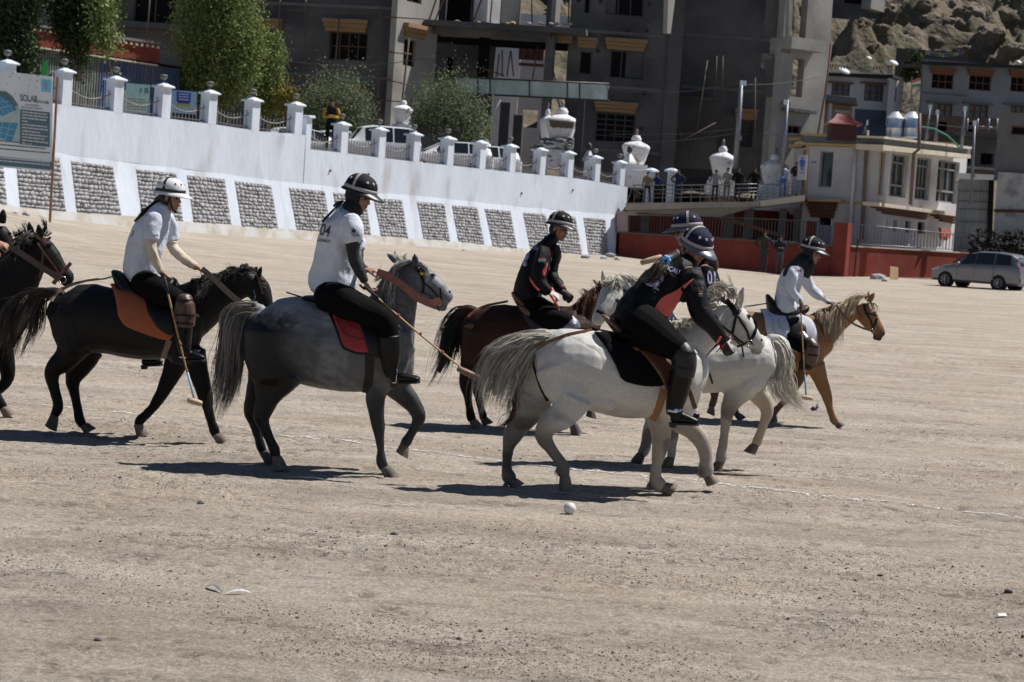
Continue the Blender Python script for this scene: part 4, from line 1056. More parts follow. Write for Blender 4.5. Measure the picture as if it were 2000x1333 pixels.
def solar(q,nx,ny,off,nm='solar_picture'):
    bpan(bz(*q),off,mats['sol'],nm,.003); Q = [Vector((*p,0)) for p in q]
    for i in range(1,nx):
        t = i/nx; a,b = Q[0].lerp(Q[1],t),Q[3].lerp(Q[2],t); bpan(bz((a.x-3,a.y),(a.x+4,a.y),(b.x+4,b.y),(b.x-3,b.y)),off+.006,mats['line'],'grid_line',.002)
    for i in range(1,ny):
        t = i/ny; a,b = Q[0].lerp(Q[3],t),Q[1].lerp(Q[2],t); bpan(bz((a.x,a.y-3),(b.x,b.y-3),(b.x,b.y+4),(a.x,a.y+4)),off+.009,mats['line'],'grid_line',.002)
solar([(-200,380),(60,430),(200,570),(20,655)],4,3,.018); solar([(-150,715),(215,735),(130,965),(-150,830)],4,3,.018)
bpan(bz((487,212),(600,222),(600,370),(487,358)),.008,mats['sky'],'emblem_panel',.004)
bpan(bz((525,250),(545,235),(562,252),(556,330),(528,328)),.014,mat('print_emblem',(.30,.28,.33),.7,var=.3,scale=8),'emblem',.003)
bpan(bz((236,568),(592,606),(588,1018),(232,982)),.008,mats['navy'],'text_panel',.004)
bpan(bz((-420,1085),(612,1188),(612,1290),(-420,1195)),.008,mats['navy'],'text_panel',.004)
rn = random.Random(4)
def dashes(x0,y0,x1,y1,hh,m,off=.014):
    x = x0
    while x < x1-8:
        w_ = min(rn.uniform(14,52),x1-x); y = y0+(y1-y0)*(x-x0)/(x1-x0); y2 = y0+(y1-y0)*(x+w_-x0)/(x1-x0); bpan(bz((x,y),(x+w_,y2),(x+w_,y2+hh),(x,y+hh)),off,m,'print_dash',.002); x += w_+rn.uniform(5,9)
for i,y in enumerate((590,625,660,700,738,775,815,852,888,925,960)): dashes(262,y,[560,570,545,325,565,570,475,560,540,570,380][i],y+[34,34,32,8,34,34,24,33,30,34,14][i],15,mats['lt'])
for i,y in enumerate((925,970,1020)): dashes(-100,y,[540,555,585][i],y+60,14,mats['ink'])
for y in (1125,1160): dashes(-100,y,590,y+62,14,mats['lt'])
for x,y in ((145,145),(115,185),(240,135),(345,298),(360,220),(437,235),(428,315),(228,200),(335,370),(180,380),(90,270),(355,145),(445,175)): bpan(bz((x-4,y-7),(x+5,y-9),(x+3,y+7),(x-6,y+8)),.010,mats['ink'],'tear',.002)
def plane_text(pl,parent,txt,px,h,m,off,squash=1,name='lettering',slope=0):
    cu = bpy.data.curves.new('t','FONT'); cu.body = txt; cu.size = 1; cu.offset = .015; o = bpy.data.objects.new('t',cu); COL.objects.link(o)
    me = bpy.data.meshes.new_from_object(o.evaluated_get(DG())); bpy.data.objects.remove(o); me2 = me.copy()
    for v in me2.vertices: x,y = v.co.x*h*1.35*squash,v.co.y*h*1.35; v.co = pl.px(px[0]+x,px[1]-y+slope*x,off)
    return link(name,me2,m,parent)
plane_text(pb,bb,'SOLAR',zb(236,468),13.5,mats['ink'],.014,.62,slope=.10)
plane_text(pb,bb,'ROOFTOP SCHEME',zb(415,492),5.5,mats['ink'],.014,.42,slope=.10)
plane_text(pb,bb,'INSTALL SOLAR PANELS',zb(300,522),3.6,mats['ink'],.014,.52,slope=.10)
plane_text(pb,bb,'REDUCE THE COST OF ELECTRICITY',zb(250,552),3.6,mats['ink'],.014,.53,slope=.10)
for x_ in (98,-60):
    mb = MB(); p_ = pb.px(x_,425,-.05); q_ = pb.px(x_+8,150,-.05); p_.z = gz(p_.x,p_.y)-.1; mb.tube([p_,Vector((p_.x,p_.y,q_.z))],.045,8); mb.obj('board_post',mat('rust',(.26,.13,.07),.8,var=.3,scale=10),bb)
# ================================================================== BUILDINGS BEYOND
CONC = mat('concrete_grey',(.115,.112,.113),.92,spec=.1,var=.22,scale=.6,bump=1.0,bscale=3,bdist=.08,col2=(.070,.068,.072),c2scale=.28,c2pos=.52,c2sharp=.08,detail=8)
CONCL = mat('concrete_lit',(.33,.315,.29),.92,spec=.1,var=.16,scale=.5,bump=.4,bscale=5,bdist=.02,col2=(.22,.21,.20),c2scale=.4,c2pos=.55,c2sharp=.15,detail=8)  # paler copy of the concrete, sunlight on the turned faces put into its colour
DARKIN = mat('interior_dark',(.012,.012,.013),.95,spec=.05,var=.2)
WOODL = mat('lintel_wood',(.27,.165,.08),.8,var=.2,scale=3,bump=.4,bscale=10,bdist=.02,aniso=(.3,.3,4))
BAMB = mat('bamboo',(.11,.075,.05),.8,var=.25,scale=3)
WWALL = mat('house_white',(.54,.53,.545),.9,spec=.1,var=.10,scale=.7,bump=.3,bscale=5,bdist=.02,col2=(.42,.41,.42),c2scale=.6,c2pos=.62,c2sharp=.12,detail=9)
GWALL = mat('house_grey',(.26,.26,.275),.9,spec=.1,var=.12,scale=.6,bump=.3,bscale=5,bdist=.02)
REDW = mat('red_paint',(.20,.045,.033),.85,spec=.15,var=.16,scale=1.2,bump=.3,bscale=8,bdist=.01,col2=(.19,.07,.055),c2scale=1.5,c2pos=.66,c2sharp=.1,detail=9)
TAN = mat('tan_trim',(.48,.33,.15),.85,var=.12,scale=3)
CREAMW = mat('cream_trim',(.52,.46,.36),.85,var=.1,scale=2)
BANDG = mat('band_slate',(.13,.14,.15),.85,var=.12,scale=2)
BROWNW = mat('brown_wood',(.085,.035,.022),.7,var=.25,scale=6)
WGLASS = mat('window_glass',(.035,.042,.048),.12,spec=.7,var=.3,scale=.6)
STEELP = mat('painted_steel',(.20,.21,.24),.5,.5,var=.15)
def facade(name,pl,L,R_,T_,Bm,holes,m,parent,th=.4,off=0,back=True):
    """a wall panel in pixel bounds with rectangular openings (pixels) cut right through"""
    xm,ym = (L+R_)/2,(T_+Bm)/2
    a0,a1 = pl.sz(L,ym,off)[0],pl.sz(R_,ym,off)[0]; z0,z1 = pl.sz(xm,Bm,off)[1],pl.sz(xm,T_,off)[1]
    H_ = [pl.rect(*h,off) for h in holes]
    A = sorted({a0,a1}|{min(max(v,a0),a1) for h in H_ for v in h[:2]}); Z = sorted({z0,z1}|{min(max(v,z0),z1) for h in H_ for v in h[2:]})
    solid = lambda i,j: 0 <= i < len(A)-1 and 0 <= j < len(Z)-1 and not any(h[0]-1e-6 <= (A[i]+A[i+1])/2 <= h[1]+1e-6 and h[2] <= (Z[j]+Z[j+1])/2 <= h[3] for h in H_)
    mb = MB()
    for i in range(len(A)-1):
        for j in range(len(Z)-1):
            if not solid(i,j): continue
            p = [pl.at(A[i],Z[j],off),pl.at(A[i+1],Z[j],off),pl.at(A[i+1],Z[j+1],off),pl.at(A[i],Z[j+1],off)]; q = [k-pl.n*th for k in p]
            mb.add(p+q,[(0,1,2,3),(7,6,5,4)]+([(0,3,7,4)] if not solid(i-1,j) else [])+([(1,5,6,2)] if not solid(i+1,j) else [])+([(0,4,5,1)] if not solid(i,j-1) else [])+([(3,2,6,7)] if not solid(i,j+1) else []))
    o = mb.obj(name,m,parent); return o,H_
def pbox(name,pl,L,T_,R_,Bm,o0,o1,m,parent,bev=0):
    a0,a1,z0,z1 = pl.rect(L,T_,R_,Bm,o0); mb = MB(); mb.pbox(pl,a0,a1,z0,z1,o0,o1); o = mb.obj(name,m,parent)
    if bev: bevel(o,bev,1)
    return o
def window(pl,r,parent,nx=3,ny=2,frame=BROWNW,depth=.25,glass=DARKIN,fw=.07,name='window',off=0):
    a0,a1,z0,z1 = pl.rect(*r,off); mb = MB(); o0,o1 = off-depth+.08,off-depth
    for t in range(nx+1):
        a = a0+(a1-a0-fw)*t/nx; mb.pbox(pl,a,a+fw,z0,z1,o0,o1)
    for t in range(ny+1):
        z = z0+(z1-z0-fw)*t/ny; mb.pbox(pl,a0+.003,a1-.003,z,z+fw,o0+.012,o1+.004)
    f = mb.obj(name,frame,parent); mb = MB(); mb.pbox(pl,a0,a1,z0,z1,o1-.02,o1-.05); mb.obj('pane',glass,f); return f
def lintel(pl,L,T_,R_,Bm,parent,off=0,m=WOODL,steps=3):
    a0,a1,z0,z1 = pl.rect(L,T_,R_,Bm,off); h = (z1-z0)/steps; g = None
    for k in range(steps):
        mb = MB(); ins = (steps-1-k)*.08*(a1-a0)/3; mb.pbox(pl,a0+ins,a1-ins,z0+h*k,z0+h*(k+1)-.015,off+.18+.10*k,off+.004); o = mb.obj('lintel' if k == 0 else 'lintel_board',m,g if g else parent)
        if g is None: g = o
    return g
def quadp(name,pl,q,o0,o1,m,parent): mb = MB(); f = [pl.px(*p,o0) for p in q]; mb.prism(f,[p-pl.n*(o0-o1) for p in f]); return mb.obj(name,m,parent)
def pole(pts,r,m,parent=None,name='scaffold_pole',seg=6): mb = MB(); mb.tube(pts,r,seg); return mb.obj(name,m,parent,True)
# ---- unfinished concrete building,left block
A = Plane(769,118,-12); b = empty('concrete_building',tuple(A.px(640,300)),'unfinished dark concrete building with wooden lintels and bamboo scaffolding behind the shrubs','building')
W1 = [(643,63,717,118),(510,60,545,140),(655,195,708,240)]
facade('wall',A,500,769,-80,345,W1,CONC,b)
window(A,W1[0],b,4,2); window(A,W1[1],b,2,2); window(A,W1[2],b,3,2)
lintel(A,632,38,721,63,b); lintel(A,508,37,553,58,b); lintel(A,640,167,718,184,b,m=mat('lintel_brown',(.20,.09,.04),.8,var=.2))
AS = Plane(769,118,60); W2 = [(788,78,812,130),(795,-20,824,6)]
facade('wall',AS,769,850,-80,345,W2,CONCL,b,off=.004); window(AS,W2[0],b,1,2); window(AS,W2[1],b,2,1)
lintel(AS,787,48,829,74,b)
for i,(x0,y0,x1,y1) in enumerate([(598,-20,592,230),(745,-20,738,240),(664,20,652,160),(548,-20,540,200),(799,75,785,200),(862,-30,838,40),(878,-30,850,40)]): pole([A.px(x0,y0,.9),A.px(x1,y1,.9)],.055,BAMB,b)
for x0,y0,x1,y1 in [(560,20,730,27),(745,33,830,38),(742,100,803,107),(740,152,806,168),(735,196,800,200),(560,90,645,98),(560,150,640,158),(600,205,640,209)]: pole([A.px(x0,y0,1.0),A.px(x1,y1,1.0)],.04,BAMB,b)
# ---- middle block with open floors
M_ = Plane(960,129,-6); b = empty('concrete_building',tuple(M_.px(960,280)),'unfinished open-floored concrete block with a slab canopy above the glass sign frame','building')
facade('wall',M_,845,960,85,330,[(870,112,883,170)],CONC,b); pbox('inner_wall',M_,866,108,888,172,-.5,-.8,DARKIN,b)
MU = Plane(960,124,-6)
facade('upper_wall',MU,845,1018,-80,46,[(872,-40,920,44),(926,-20,944,40)],CONC,b); pbox('inner_wall',MU,868,-60,948,46,-1.2,-1.5,DARKIN,b)
pbox('pier',Plane(952,122,50),952,-60,979,46,0,-1.0,WWALL,b)
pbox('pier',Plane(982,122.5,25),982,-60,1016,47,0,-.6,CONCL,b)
pbox('column',MU,1070,-80,1086,52,.3,-.4,CONC,b); pbox('column',Plane(1087,123,60),1087,-60,1096,52,0,-.3,CONCL,b)
MF = Plane(960,120,-6)
pbox('floor_slab',MF,828,47,1145,58,1.0,-6,CONC,b); pbox('beam',MF,850,58.3,1075,72,.4,-.5,CONC,b)
pbox('column',MF,1058,72.5,1075,330,.35,-.5,CONC,b); pbox('column',MF,928,72.5,948,330,-2.6,-3.2,DARKIN,b)
pbox('back_beam',M_,845,70,1110,92,0,-.4,DARKIN,b)
pbox('column',M_,1000,225,1018,330,1.2,.5,CONC,b)
for i,(x0,y0,x1,y1) in enumerate([(981,98,981,150),(997,100,990,150),(998,100,1003,150),(975,105,970,150),(934,131,985,148),(1072,90,1084,156),(1050,92,1040,155),(963,-20,957,45),(1038,-30,1039,46),(1112,-10,1110,50),(940,0,925,40),(1120,300,1085,180)]): pole([MF.px(x0,y0,-1.0),MF.px(x1,y1,-1.0)],.05,BAMB,b)
rn = random.Random(9)
for i in range(16):
    x_ = rn.uniform(860,1140); q = MF.px(x_,46+(x_-960)*.022,rn.uniform(-.6,.7)); mb = MB(); rock(mb,q,rn.uniform(.09,.2),.6,i); mb.obj('rubble',[mat('rubble_yellow',(.55,.42,.16),.8),STONES[1]][i % 2],b)
# white house seen through the openings
Wh = Plane(960,138,12); e2 = empty('white_house',tuple(Wh.px(960,300)),'white house with a red balcony seen through the open concrete floors','building')
facade('wall',Wh,940,1009,86,340,[(1012,232,1040,262)],WWALL,e2); facade('wall',Plane(1012,136,-4),1010,1072,115,340,[(1020,215,1050,250)],WWALL,e2)
pbox('balcony',Plane(1012,134,-4),1013,95,1062,117,0,-.5,BROWNW,e2); pbox('beam',Plane(1012,134,-4),1013,124,1062,129,.1,-.5,BROWNW,e2)
facade('upper_wall',Plane(1040,150,0),1016,1130,30,60,[],WWALL,e2);
for x_ in (1022,1034,1046): pbox('baluster',Plane(1012,134,-4),x_,97,x_+3,116,.12,.02,mat('red_brown',(.16,.05,.035),.8),e2)
# ---- right block
B_ = Plane(1205,121,4); b = empty('concrete_building',tuple(B_.px(1205,330)),'tall dark concrete building with a large barred window above the chortens','building')
W3 = [(1142,-30,1154,27),(1184,-40,1259,31),(1192,100,1257,154),(1132,100,1156,145),(1164,222,1240,278)]
facade('wall',B_,1108,1302,-90,360,W3,CONC,b)
for r,nx,ny in zip(W3,(1,3,3,1,4),(1,1,1,1,5)): window(B_,r,b,nx,ny,frame=CONC if ny == 1 else IRON,glass=DARKIN)
pbox('inner_wall',B_,1186,-40,1204,30,-.20,-.22,CONC,b); pbox('inner_wall',B_,1222,102,1256,152,-.20,-.22,CONC,b)
lintel(B_,1180,76,1263,99,b); lintel(B_,1126,74,1166,94,b); lintel(B_,1159,199,1245,220,b); lintel(B_,1090,66,1118,84,b)
for x_,y_ in ((1226,61),(1263,60),(1130,1),(1173,3),(1268,8),(1168,100),(1258,183),(1253,252)):
    q = B_.px(x_,y_,.0); mb = MB(); mb.lathe(q-B_.n*.02,[(.14,0),(.14,.03),(.001,.03)],12,B_.n); mb.obj('wall_hole',mat('hole_dark',(.03,.03,.03),.9),b)
C_ = Plane(1400,127,0)
W4 = [(1447,236,1470,288)]
facade('recess_wall',C_,1295,1530,-90,380,W4,CONC,b,off=0); window(C_,W4[0],b,1,2,glass=WGLASS); lintel(C_,1434,213,1480,234,b)
pbox('side_wall',Plane(1302,121,10),1302,-90,1330,360,-.003,-.3,CONC,b); quadp('lit_pier',Plane(1312,120.4,52),[(1308,-90),(1330,-90),(1310,66),(1303,66)],.3,0,CONCL,b)  # pale tapered slab shaped as the sliver of sunlight on the wall
pbox('lower_slab',C_,1295,189,1410,194,2.2,.0,CONC,b); pbox('low_wall',C_,1305,195,1402,330,1.8,1.3,CONC,b)
for x0,y0,x1,y1 in ((1382,118,1350,320),(1400,110,1396,190),(1412,110,1410,190),(1278,305,1398,240),(1475,152,1474,330),(1320,225,1344,320)): pole([C_.px(x0,y0,2.5),C_.px(x1,y1,2.5)],.04,BAMB,b)
T2 = Plane(1538,116,38); W5 = [(1550,-60,1578,74),(1547,115,1569,190),(1539,246,1564,262)]
facade('tower_wall',T2,1524,1616,-90,380,W5,CONCL,b,th=.5);
pbox('tower_side',Plane(1516,121,-40),1508,-90,1527,380,0,-.3,CONC,b)
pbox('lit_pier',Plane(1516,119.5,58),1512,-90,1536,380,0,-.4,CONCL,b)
pbox('balcony_slab',T2,1546,76,1612,99,.9,.01,CONCL,b); pbox('sill_slab',T2,1538,214,1596,220,.5,.01,CONC,b);
for r in W5[:2]:
    a0,a1,z0,z1 = T2.rect(*r); mb = MB(); mb.pbox(T2,a0,a0+.35,z0,z1,-.501,-2.2); mb.pbox(T2,a0-.2,a1+.3,z1-.6,z1+.3,-2.3,-2.6); mb.obj('inner_jamb',CONC,b)
window(T2,W5[2],b,2,1)
pole([T2.px(1551,-40,.1),T2.px(1549,74,.1)],.04,BAMB,b)
mb = MB(); mb.tube([P(1624,84,113),P(1612,180,113),P(1597,262,113)],.05,8); mb.obj('downpipe',mat('pipe_rust',(.13,.05,.035),.7,var=.2),b,True)
# ---- far left dark building
L_ = Plane(250,120,0); b = empty('concrete_building',tuple(L_.px(300,250)),'dark open concrete building behind the poplars at the left','building')
W6 = [(262,-30,345,48),(375,-30,470,60),(60,-30,200,20),(355,60,500,130)]
facade('wall',L_,-60,512,-90,300,W6,CONC,b); [window(L_,r,b,2,1,frame=BAMB) for r in W6]
pbox('floor_beam',L_,200,48,512,60,.6,.01,CONC,b); pbox('floor_beam',L_,200,136,512,146,.6,.01,CONC,b)
for x0,y0,x1,y1 in ((294,-20,286,80),(352,60,346,130),(230,57,340,66),(520,-10,512,120),(288,70,400,90)): pole([L_.px(x0,y0,1),L_.px(x1,y1,1)],.05,BAMB,b)
# ---- shed with red band
S = Plane(200,90,50); b = empty('shed',tuple(S.px(200,200)),'corrugated metal shed with a red painted parapet behind the capped wall','shed')
def skew(name,q,o0,o1,m,parent): mb = MB(); f = [S.px(*p,o0) for p in q]; mb.prism(f,[p-S.n*(o0-o1) for p in f]); return mb.obj(name,m,parent)
skew('parapet',[(62,50),(313,87),(309,126),(58,88)],.1,-.4,REDW,b); skew('parapet_cap',[(60,46),(315,83),(314,88),(60,51)],.25,-.5,mat('cap_grey',(.16,.15,.15),.8),b)
for i in range(24):
    x_ = 68+i*10.5; y_ = 53+(x_-62)*.148; skew('beam_end',[(x_-2,y_),(x_+2,y_+.4),(x_+2,y_+6),(x_-2,y_+5.6)],.22,.1,mat('beam_end',(.55,.45,.36),.8),b)
skew('eave_strip',[(60,89),(309,127),(309,130),(60,92)],.2,0,CREAMW,b)
def corr(name,x0,x1,yt0,yt1,yb,m,parent,step=5.2):
    mb = MB(); n = int((x1-x0)/1.3); top,bot = [],[]
    for i in range(n+1):
        x_ = x0+(x1-x0)*i/n; off = .03*math.sin(i*1.7); yt = yt0+(yt1-yt0)*i/n; top.append(S.px(x_,yt,off)); q = S.px(x_,yb,off); q = Vector((top[-1].x,top[-1].y,q.z)); bot.append(q)
    vs = top+bot; fs = [(i,i+n+1,i+n+2,i+1) for i in range(n)]; mb.add(vs,fs); return mb.obj(name,m,parent)
corr('metal_sheet',60,195,92,112,230,mat('sheet_grey',(.20,.22,.20),.6,.2,var=.25,scale=2),b);
corr('metal_sheet',196,350,112,137,240,mat('sheet_blue',(.085,.125,.25),.6,.1,var=.3,scale=1.5,col2=(.14,.13,.14),c2scale=1.2,aniso=(1,1,.15)),b); corr('metal_sheet',351,420,137,148,240,mat('sheet_dark',(.05,.06,.075),.6,.1,var=.3),b)
skew('roof_edge',[(190,106),(372,134),(372,138),(190,110)],.15,-.1,DARKIN,b)
# posters behind the railing
pq = Plane(260,80,20); b = empty('notice_board',tuple(pq.px(262,225)),'pale green notice board behind the second railing bay','sign')
pbox('board',pq,235,164,292,222,0,-.05,mat('poster_green',(.40,.60,.56),.6,var=.08,col2=(.25,.50,.62),c2scale=1,c2pos=.6),b); pbox('edge_strip',pq,236,163,246,176,.004,-.01,mat('poster_navy',(.06,.07,.30),.6),b); pbox('edge_strip',pq,235,176.5,243,186,.004,-.01,mat('poster_yellow',(.7,.6,.06),.6),b); pbox('edge_strip',pq,288,196,292,222,.004,-.01,mats['sky'],b)
pbox('table_print',pq,245,190,287,218,.004,-.01,mat('poster_pale',(.55,.66,.60),.6),b); rn = random.Random(8)
for i in range(5): pbox('print_dash',pq,248,193+i*5,284,195+i*5,.01,0,mat('poster_ink',(.15,.25,.22),.7),b)
pbox('print_mark',pq,273,173,277,182,.01,0,MATS['poster_ink'],b); pbox('print_mark',pq,282,172,290,183,.01,0,MATS['poster_ink'],b)
b = empty('banner',tuple(pq.px(358,235)),'deep blue banner behind the third railing bay','banner'); q0 = Plane(358,84,20)
pbox('board',q0,334,178,384,222,-.01,-.05,mat('poster_lightblue',(.30,.45,.62),.6,var=.1),b)
mb = MB(); f = [q0.px(*p,.01) for p in [(345,179),(373,183),(372,200),(366,206),(352,205),(345,198)]]; mb.prism(f,[p-q0.n*.015 for p in f]); mb.obj('banner_field',mat('poster_blue',(.02,.05,.38),.5,var=.1),b)
for i in range(3): pbox('print_dash',q0,349,184+i*5,369,185.5+i*5,.02,.005,mats['lt'],b)
pbox('print_band',q0,346,203,372,209,.02,.005,mat('poster_olive',(.35,.38,.08),.6),b)
q0 = Plane(88,78,20); b = empty('green_banner',tuple(q0.px(88,170)),'bright green banner glimpsed beside the first lamp post','banner'); mb = MB(); f = [q0.px(*p,0) for p in [(84,122),(95,116),(93,146),(80,146)]]; mb.prism(f,[p-q0.n*.04 for p in f]); mb.obj('banner_cloth',mat('banner_green',(.03,.35,.06),.6,var=.15),b)
# ---- glass sign frame on black posts
G = Plane(1035,106,-12); b = empty('glass_canopy',tuple(G.px(1035,330)),'long glazed panel frame on two black posts in front of the concrete buildings','canopy')
BLK = mat('black_steel',(.012,.012,.013),.5,var=.1)
xs = [888,933,957,1034,1108,1132,1188]
GL = mat('patterned_glass',(.30,.37,.35),.4,spec=.5,var=.2,scale=1.5,col2=(.40,.46,.48),c2scale=1.1,c2pos=.56,c2sharp=.05,aniso=(1,1,.6))
yl = lambda x_: 151+(x_-888)*.045; yh = lambda x_: 182+(x_-888)*.052
for a0,a1 in zip(xs,xs[1:]):
    f = [G.px(a0+1,yl(a0)+1,0),G.px(a1-1,yl(a1)+1,0),G.px(a1-1,yh(a1)-1,0),G.px(a0+1,yh(a0)-1,0)]; mb = MB(); mb.prism(f,[p-G.n*.04 for p in f]); mb.obj('glass_panel',GL,b)
for yf in (yl,yh): pole([G.px(886,yf(886),0),G.px(1190,yf(1190),0)],.05,BLK,b,'frame_rail')
for x_ in xs: pole([G.px(x_,yl(x_),.02),G.px(x_-.002,yh(x_),.02)],.035,BLK,b,'frame_bar')
pbox('post',G,927,150,940,345,-.15,-.45,BLK,b); pbox('post',G,1123,160,1138,345,-.15,-.45,BLK,b); pbox('post',Plane(980,113,0),973,200,992,345,0,-.5,BLK,b)
pole([G.px(978,195,.5),G.px(925,290,.5),G.px(905,297,.5)],.06,STEELP,b,'brace')
for pl_,L0,R0,ys0,pr in ((A,502,768,(8,145),BANDG),(B_,1109,1300,(62,168,292),BANDG),(C_,1330,1505,(70,172),BANDG),(T2,1526,1545,(98,200),CONC)):
    for y_ in ys0: pbox('floor_band',pl_,L0,y_,R0,y_+6,.05,.001,MATS['concrete_mid'] if 'concrete_mid' in MATS else mat('concrete_mid',(.13,.128,.13),.9,var=.25,scale=1,bump=.6,bscale=4,bdist=.05),b)
b = empty('concrete_building',tuple(P(1900,300,125)),'dark unfinished terraces behind the roof masts at the right','building'); q0 = Plane(1900,122,4)
facade('wall',q0,1868,1960,268,350,[(1880,296,1897,318),(1915,300,1940,322)],CONC,b); pbox('inner_wall',q0,1868,290,1960,330,-.6,-.8,DARKIN,b); facade('upper_wall',Plane(1880,134,0),1800,1962,228,275,[(1830,238,1850,256),(1888,240,1906,258)],mat('brick_dull',(.12,.085,.07),.95,var=.3,scale=3),b); pbox('inner_wall',Plane(1880,134,0),1800,230,1962,274,-.6,-.8,DARKIN,b)
pbox('floor_slab',q0,1862,262,1962,268,.8,-8,CONC,b); pbox('floor_slab',q0,1862,326,1962,331,.6,.01,CONCL,b)
for x_ in (1890,1910,1932,1948): pole([q0.px(x_,232,.5),q0.px(x_-2,262,.5)],.06,STEELP,b)
pole([q0.px(1888,246,.5),q0.px(1950,250,.5)],.04,STEELP,b)
# ================================================================== CHORTENS
CHW = mat('whitewash',(.74,.74,.76),.95,spec=.1,var=.1,scale=3,bump=.6,bscale=5,bdist=.05,col2=(.40,.36,.33),c2scale=2.2,c2pos=.64,c2sharp=.07)
def chorten(x,ytop,ybot,wpx,Y,label,spire=True,stain=False,grp='white chortens behind the wall'):
    q = P(x,(ytop+ybot)/2,Y); zt = P(x,ytop,Y).z; zb_ = P(x,ybot,Y).z; H_ = zt-zb_; r = wpx/2*Y/FPX; wpx *= .92; e = empty('chorten',(q.x,q.y,zb_),label,'stupa',grp); c = Vector((q.x,q.y,zb_))
    mb = MB();
    for k,(s,z0,z1) in enumerate(((1.15,-.25,.10),(1.0,.10,.18),(.86,.18,.25))): mb.box(c+Vector((-r*s,-r*s,H_*z0)),c+Vector((r*s,r*s,H_*z1-.01)))
    mb.obj('plinth',CHW,e)
    mb = MB(); prof = [(.55,.25),(.62,.27),(.70,.34),(.82,.46),(.93,.56),(.98,.60),(.96,.64),(.80,.68),(.55,.715),(.36,.74)]; mb.lathe(c,[(a*r,z*H_) for a,z in prof],22); d = mb.obj('dome',CHW,e,True)
    for v in d.data.vertices: v.co += Vector((noise.noise(v.co*1.7),noise.noise(v.co*1.7+Vector((9,0,0))),0))*r*.09
    mb = MB(); mb.lathe(c,[(.30*r,.735*H_),(.34*r,.76*H_),(.36*r,.80*H_),(.27*r,.835*H_),(.24*r,.86*H_)],14); mb.obj('neck',CHW,e,True)
    if spire:
        mb = MB(); mb.lathe(c,[(.10*r,.855*H_),(.12*r,.87*H_),(.10*r,.93*H_),(.13*r,.955*H_),(.07*r,.98*H_),(.03*r,1.0*H_)],10); mb.obj('spire',mat('spire',(.26,.25,.27),.7,var=.4,scale=8,col2=(.2,.10,.05)),e,True)
    if stain:
        mb = MB(); a0,a1 = -2.35,-.75; vs = []; fs = []; n = 14
        for j,(rr,z) in enumerate(((.965,.625),(.99,.60),(.95,.56),(.87,.49))):
            for k in range(n+1):
                a = a0+(a1-a0)*k/n; w_ = 0 if j < 3 else .04*noise.noise(Vector((k*.7,0,0)))
                vs.append(c+Vector((math.cos(a)*(rr*r+.05),math.sin(a)*(rr*r+.05),(z+w_)*H_)))
        for j in range(3):
            for k in range(n): a = j*(n+1)+k; fs.append((a+n+1,a+n+2,a+1,a))
        mb.add(vs,fs); o = mb.obj('bare_patch',mat('bare_mud',(.12,.10,.08),.95,var=.4,scale=8,bump=.6,bscale=10,bdist=.04),e,True); sm = o.modifiers.new('s','SOLIDIFY'); sm.thickness = .04
    return e
chorten(786,186,262,42,108,'small white chorten between the shrubs')
chorten(1096,196,305,66,108,'large weathered white chorten with a bare mud patch',True,True); chorten(1068,200,300,30,111,'narrow white chorten beside the weathered one')
chorten(1241,252,345,56,109,'white chorten behind the last capped posts'); chorten(1410,272,372,50,112,'white chorten behind the people on the walkway'); chorten(1512,288,388,56,108,'squat white chorten near the two steel poles',True)
chorten(948,262,330,30,104,'half hidden white chorten behind the willow bush',False)
mb = MB(); rn = random.Random(3)
for i in range(60):
    x_ = rn.uniform(1040,1125); y_ = rn.uniform(275,330); q = P(x_,y_,106.8+rn.random()); rock(mb,q,rn.uniform(.12,.34),.5,i % 8)
o = mb.obj('stone_heap',mat('slate_heap',(.12,.12,.125),.9,var=.5,scale=3)); tag(o,'heap of loose dark stones at the foot of the weathered chorten','stones',kind='stuff')
for x_,yt,yb,w_ in ((1147,287,345,22),(1226,292,350,26)):
    q = P(x_,yb,106); zt = P(x_,yt,106).z; r = w_/2*106/FPX; e = empty('gate_pillar',tuple(q),'peaked white pillar %s' % ('left of the white chorten by the last posts' if x_ > 1200 else 'between the black canopy post and the railing'),'pillar')
    mb = MB(); mb.box((q.x-r*.7,q.y-r*.7,q.z),(q.x+r*.7,q.y+r*.7,zt-.75)); mb.obj('shaft',CHW,e); mb = MB(); mb.lathe((q.x,q.y,zt-.75),[(r*1.15,0),(r*1.15,.1),(.06,.6),(.05,.65)],4,None); mb.obj('peaked_cap',CHW,e); mb = MB(); mb.lathe((q.x,q.y,zt-.2),[(.05,0),(.14,.1),(.14,.3),(.03,.42)],10); mb.obj('finial',IRON,e,True)
# ================================================================== WALKWAY,RED WALLS,TOILET BLOCK
RAILM = mat('rail_steel',(.16,.16,.17),.45,.5,var=.1); D1 = Plane(1340,102.5,-6); b = empty('walkway',tuple(D1.px(1340,400)),'raised concrete walkway with steel railings leading to the white toilet block','walkway')
quadp('deck',D1,[(1222,397),(1482,394),(1485,404),(1222,411)],0,-4.5,mat('deck_concrete',(.30,.27,.24),.9,var=.15,scale=2,bump=.3,bscale=8,bdist=.02),b)
quadp('deck',D1,[(1483,393),(1572,381),(1572,393),(1486,404)],.05,-4.5,CREAMW,b)
quadp('ramp_beam',D1,[(1226,412),(1448,405),(1475,405),(1405,424),(1226,421)],-.3,-1.2,mat('ramp',(.27,.24,.205),.9,var=.15),b)
for yy in (0,9,17,25): pole([D1.px(1237,362+yy,-.1),D1.px(1345,362+yy*.95,-.1),D1.px(1450,360+yy*.9,-.1),D1.px(1478,360+yy*.85,-.1)],.018 if yy else .03,RAILM,b,'rail')
for i in range(13): x_ = 1240+i*18.5; pole([D1.px(x_,362,-.1),D1.px(x_-2,397-(x_-1240)*.012,-.1)],.022,RAILM,b,'rail_post')
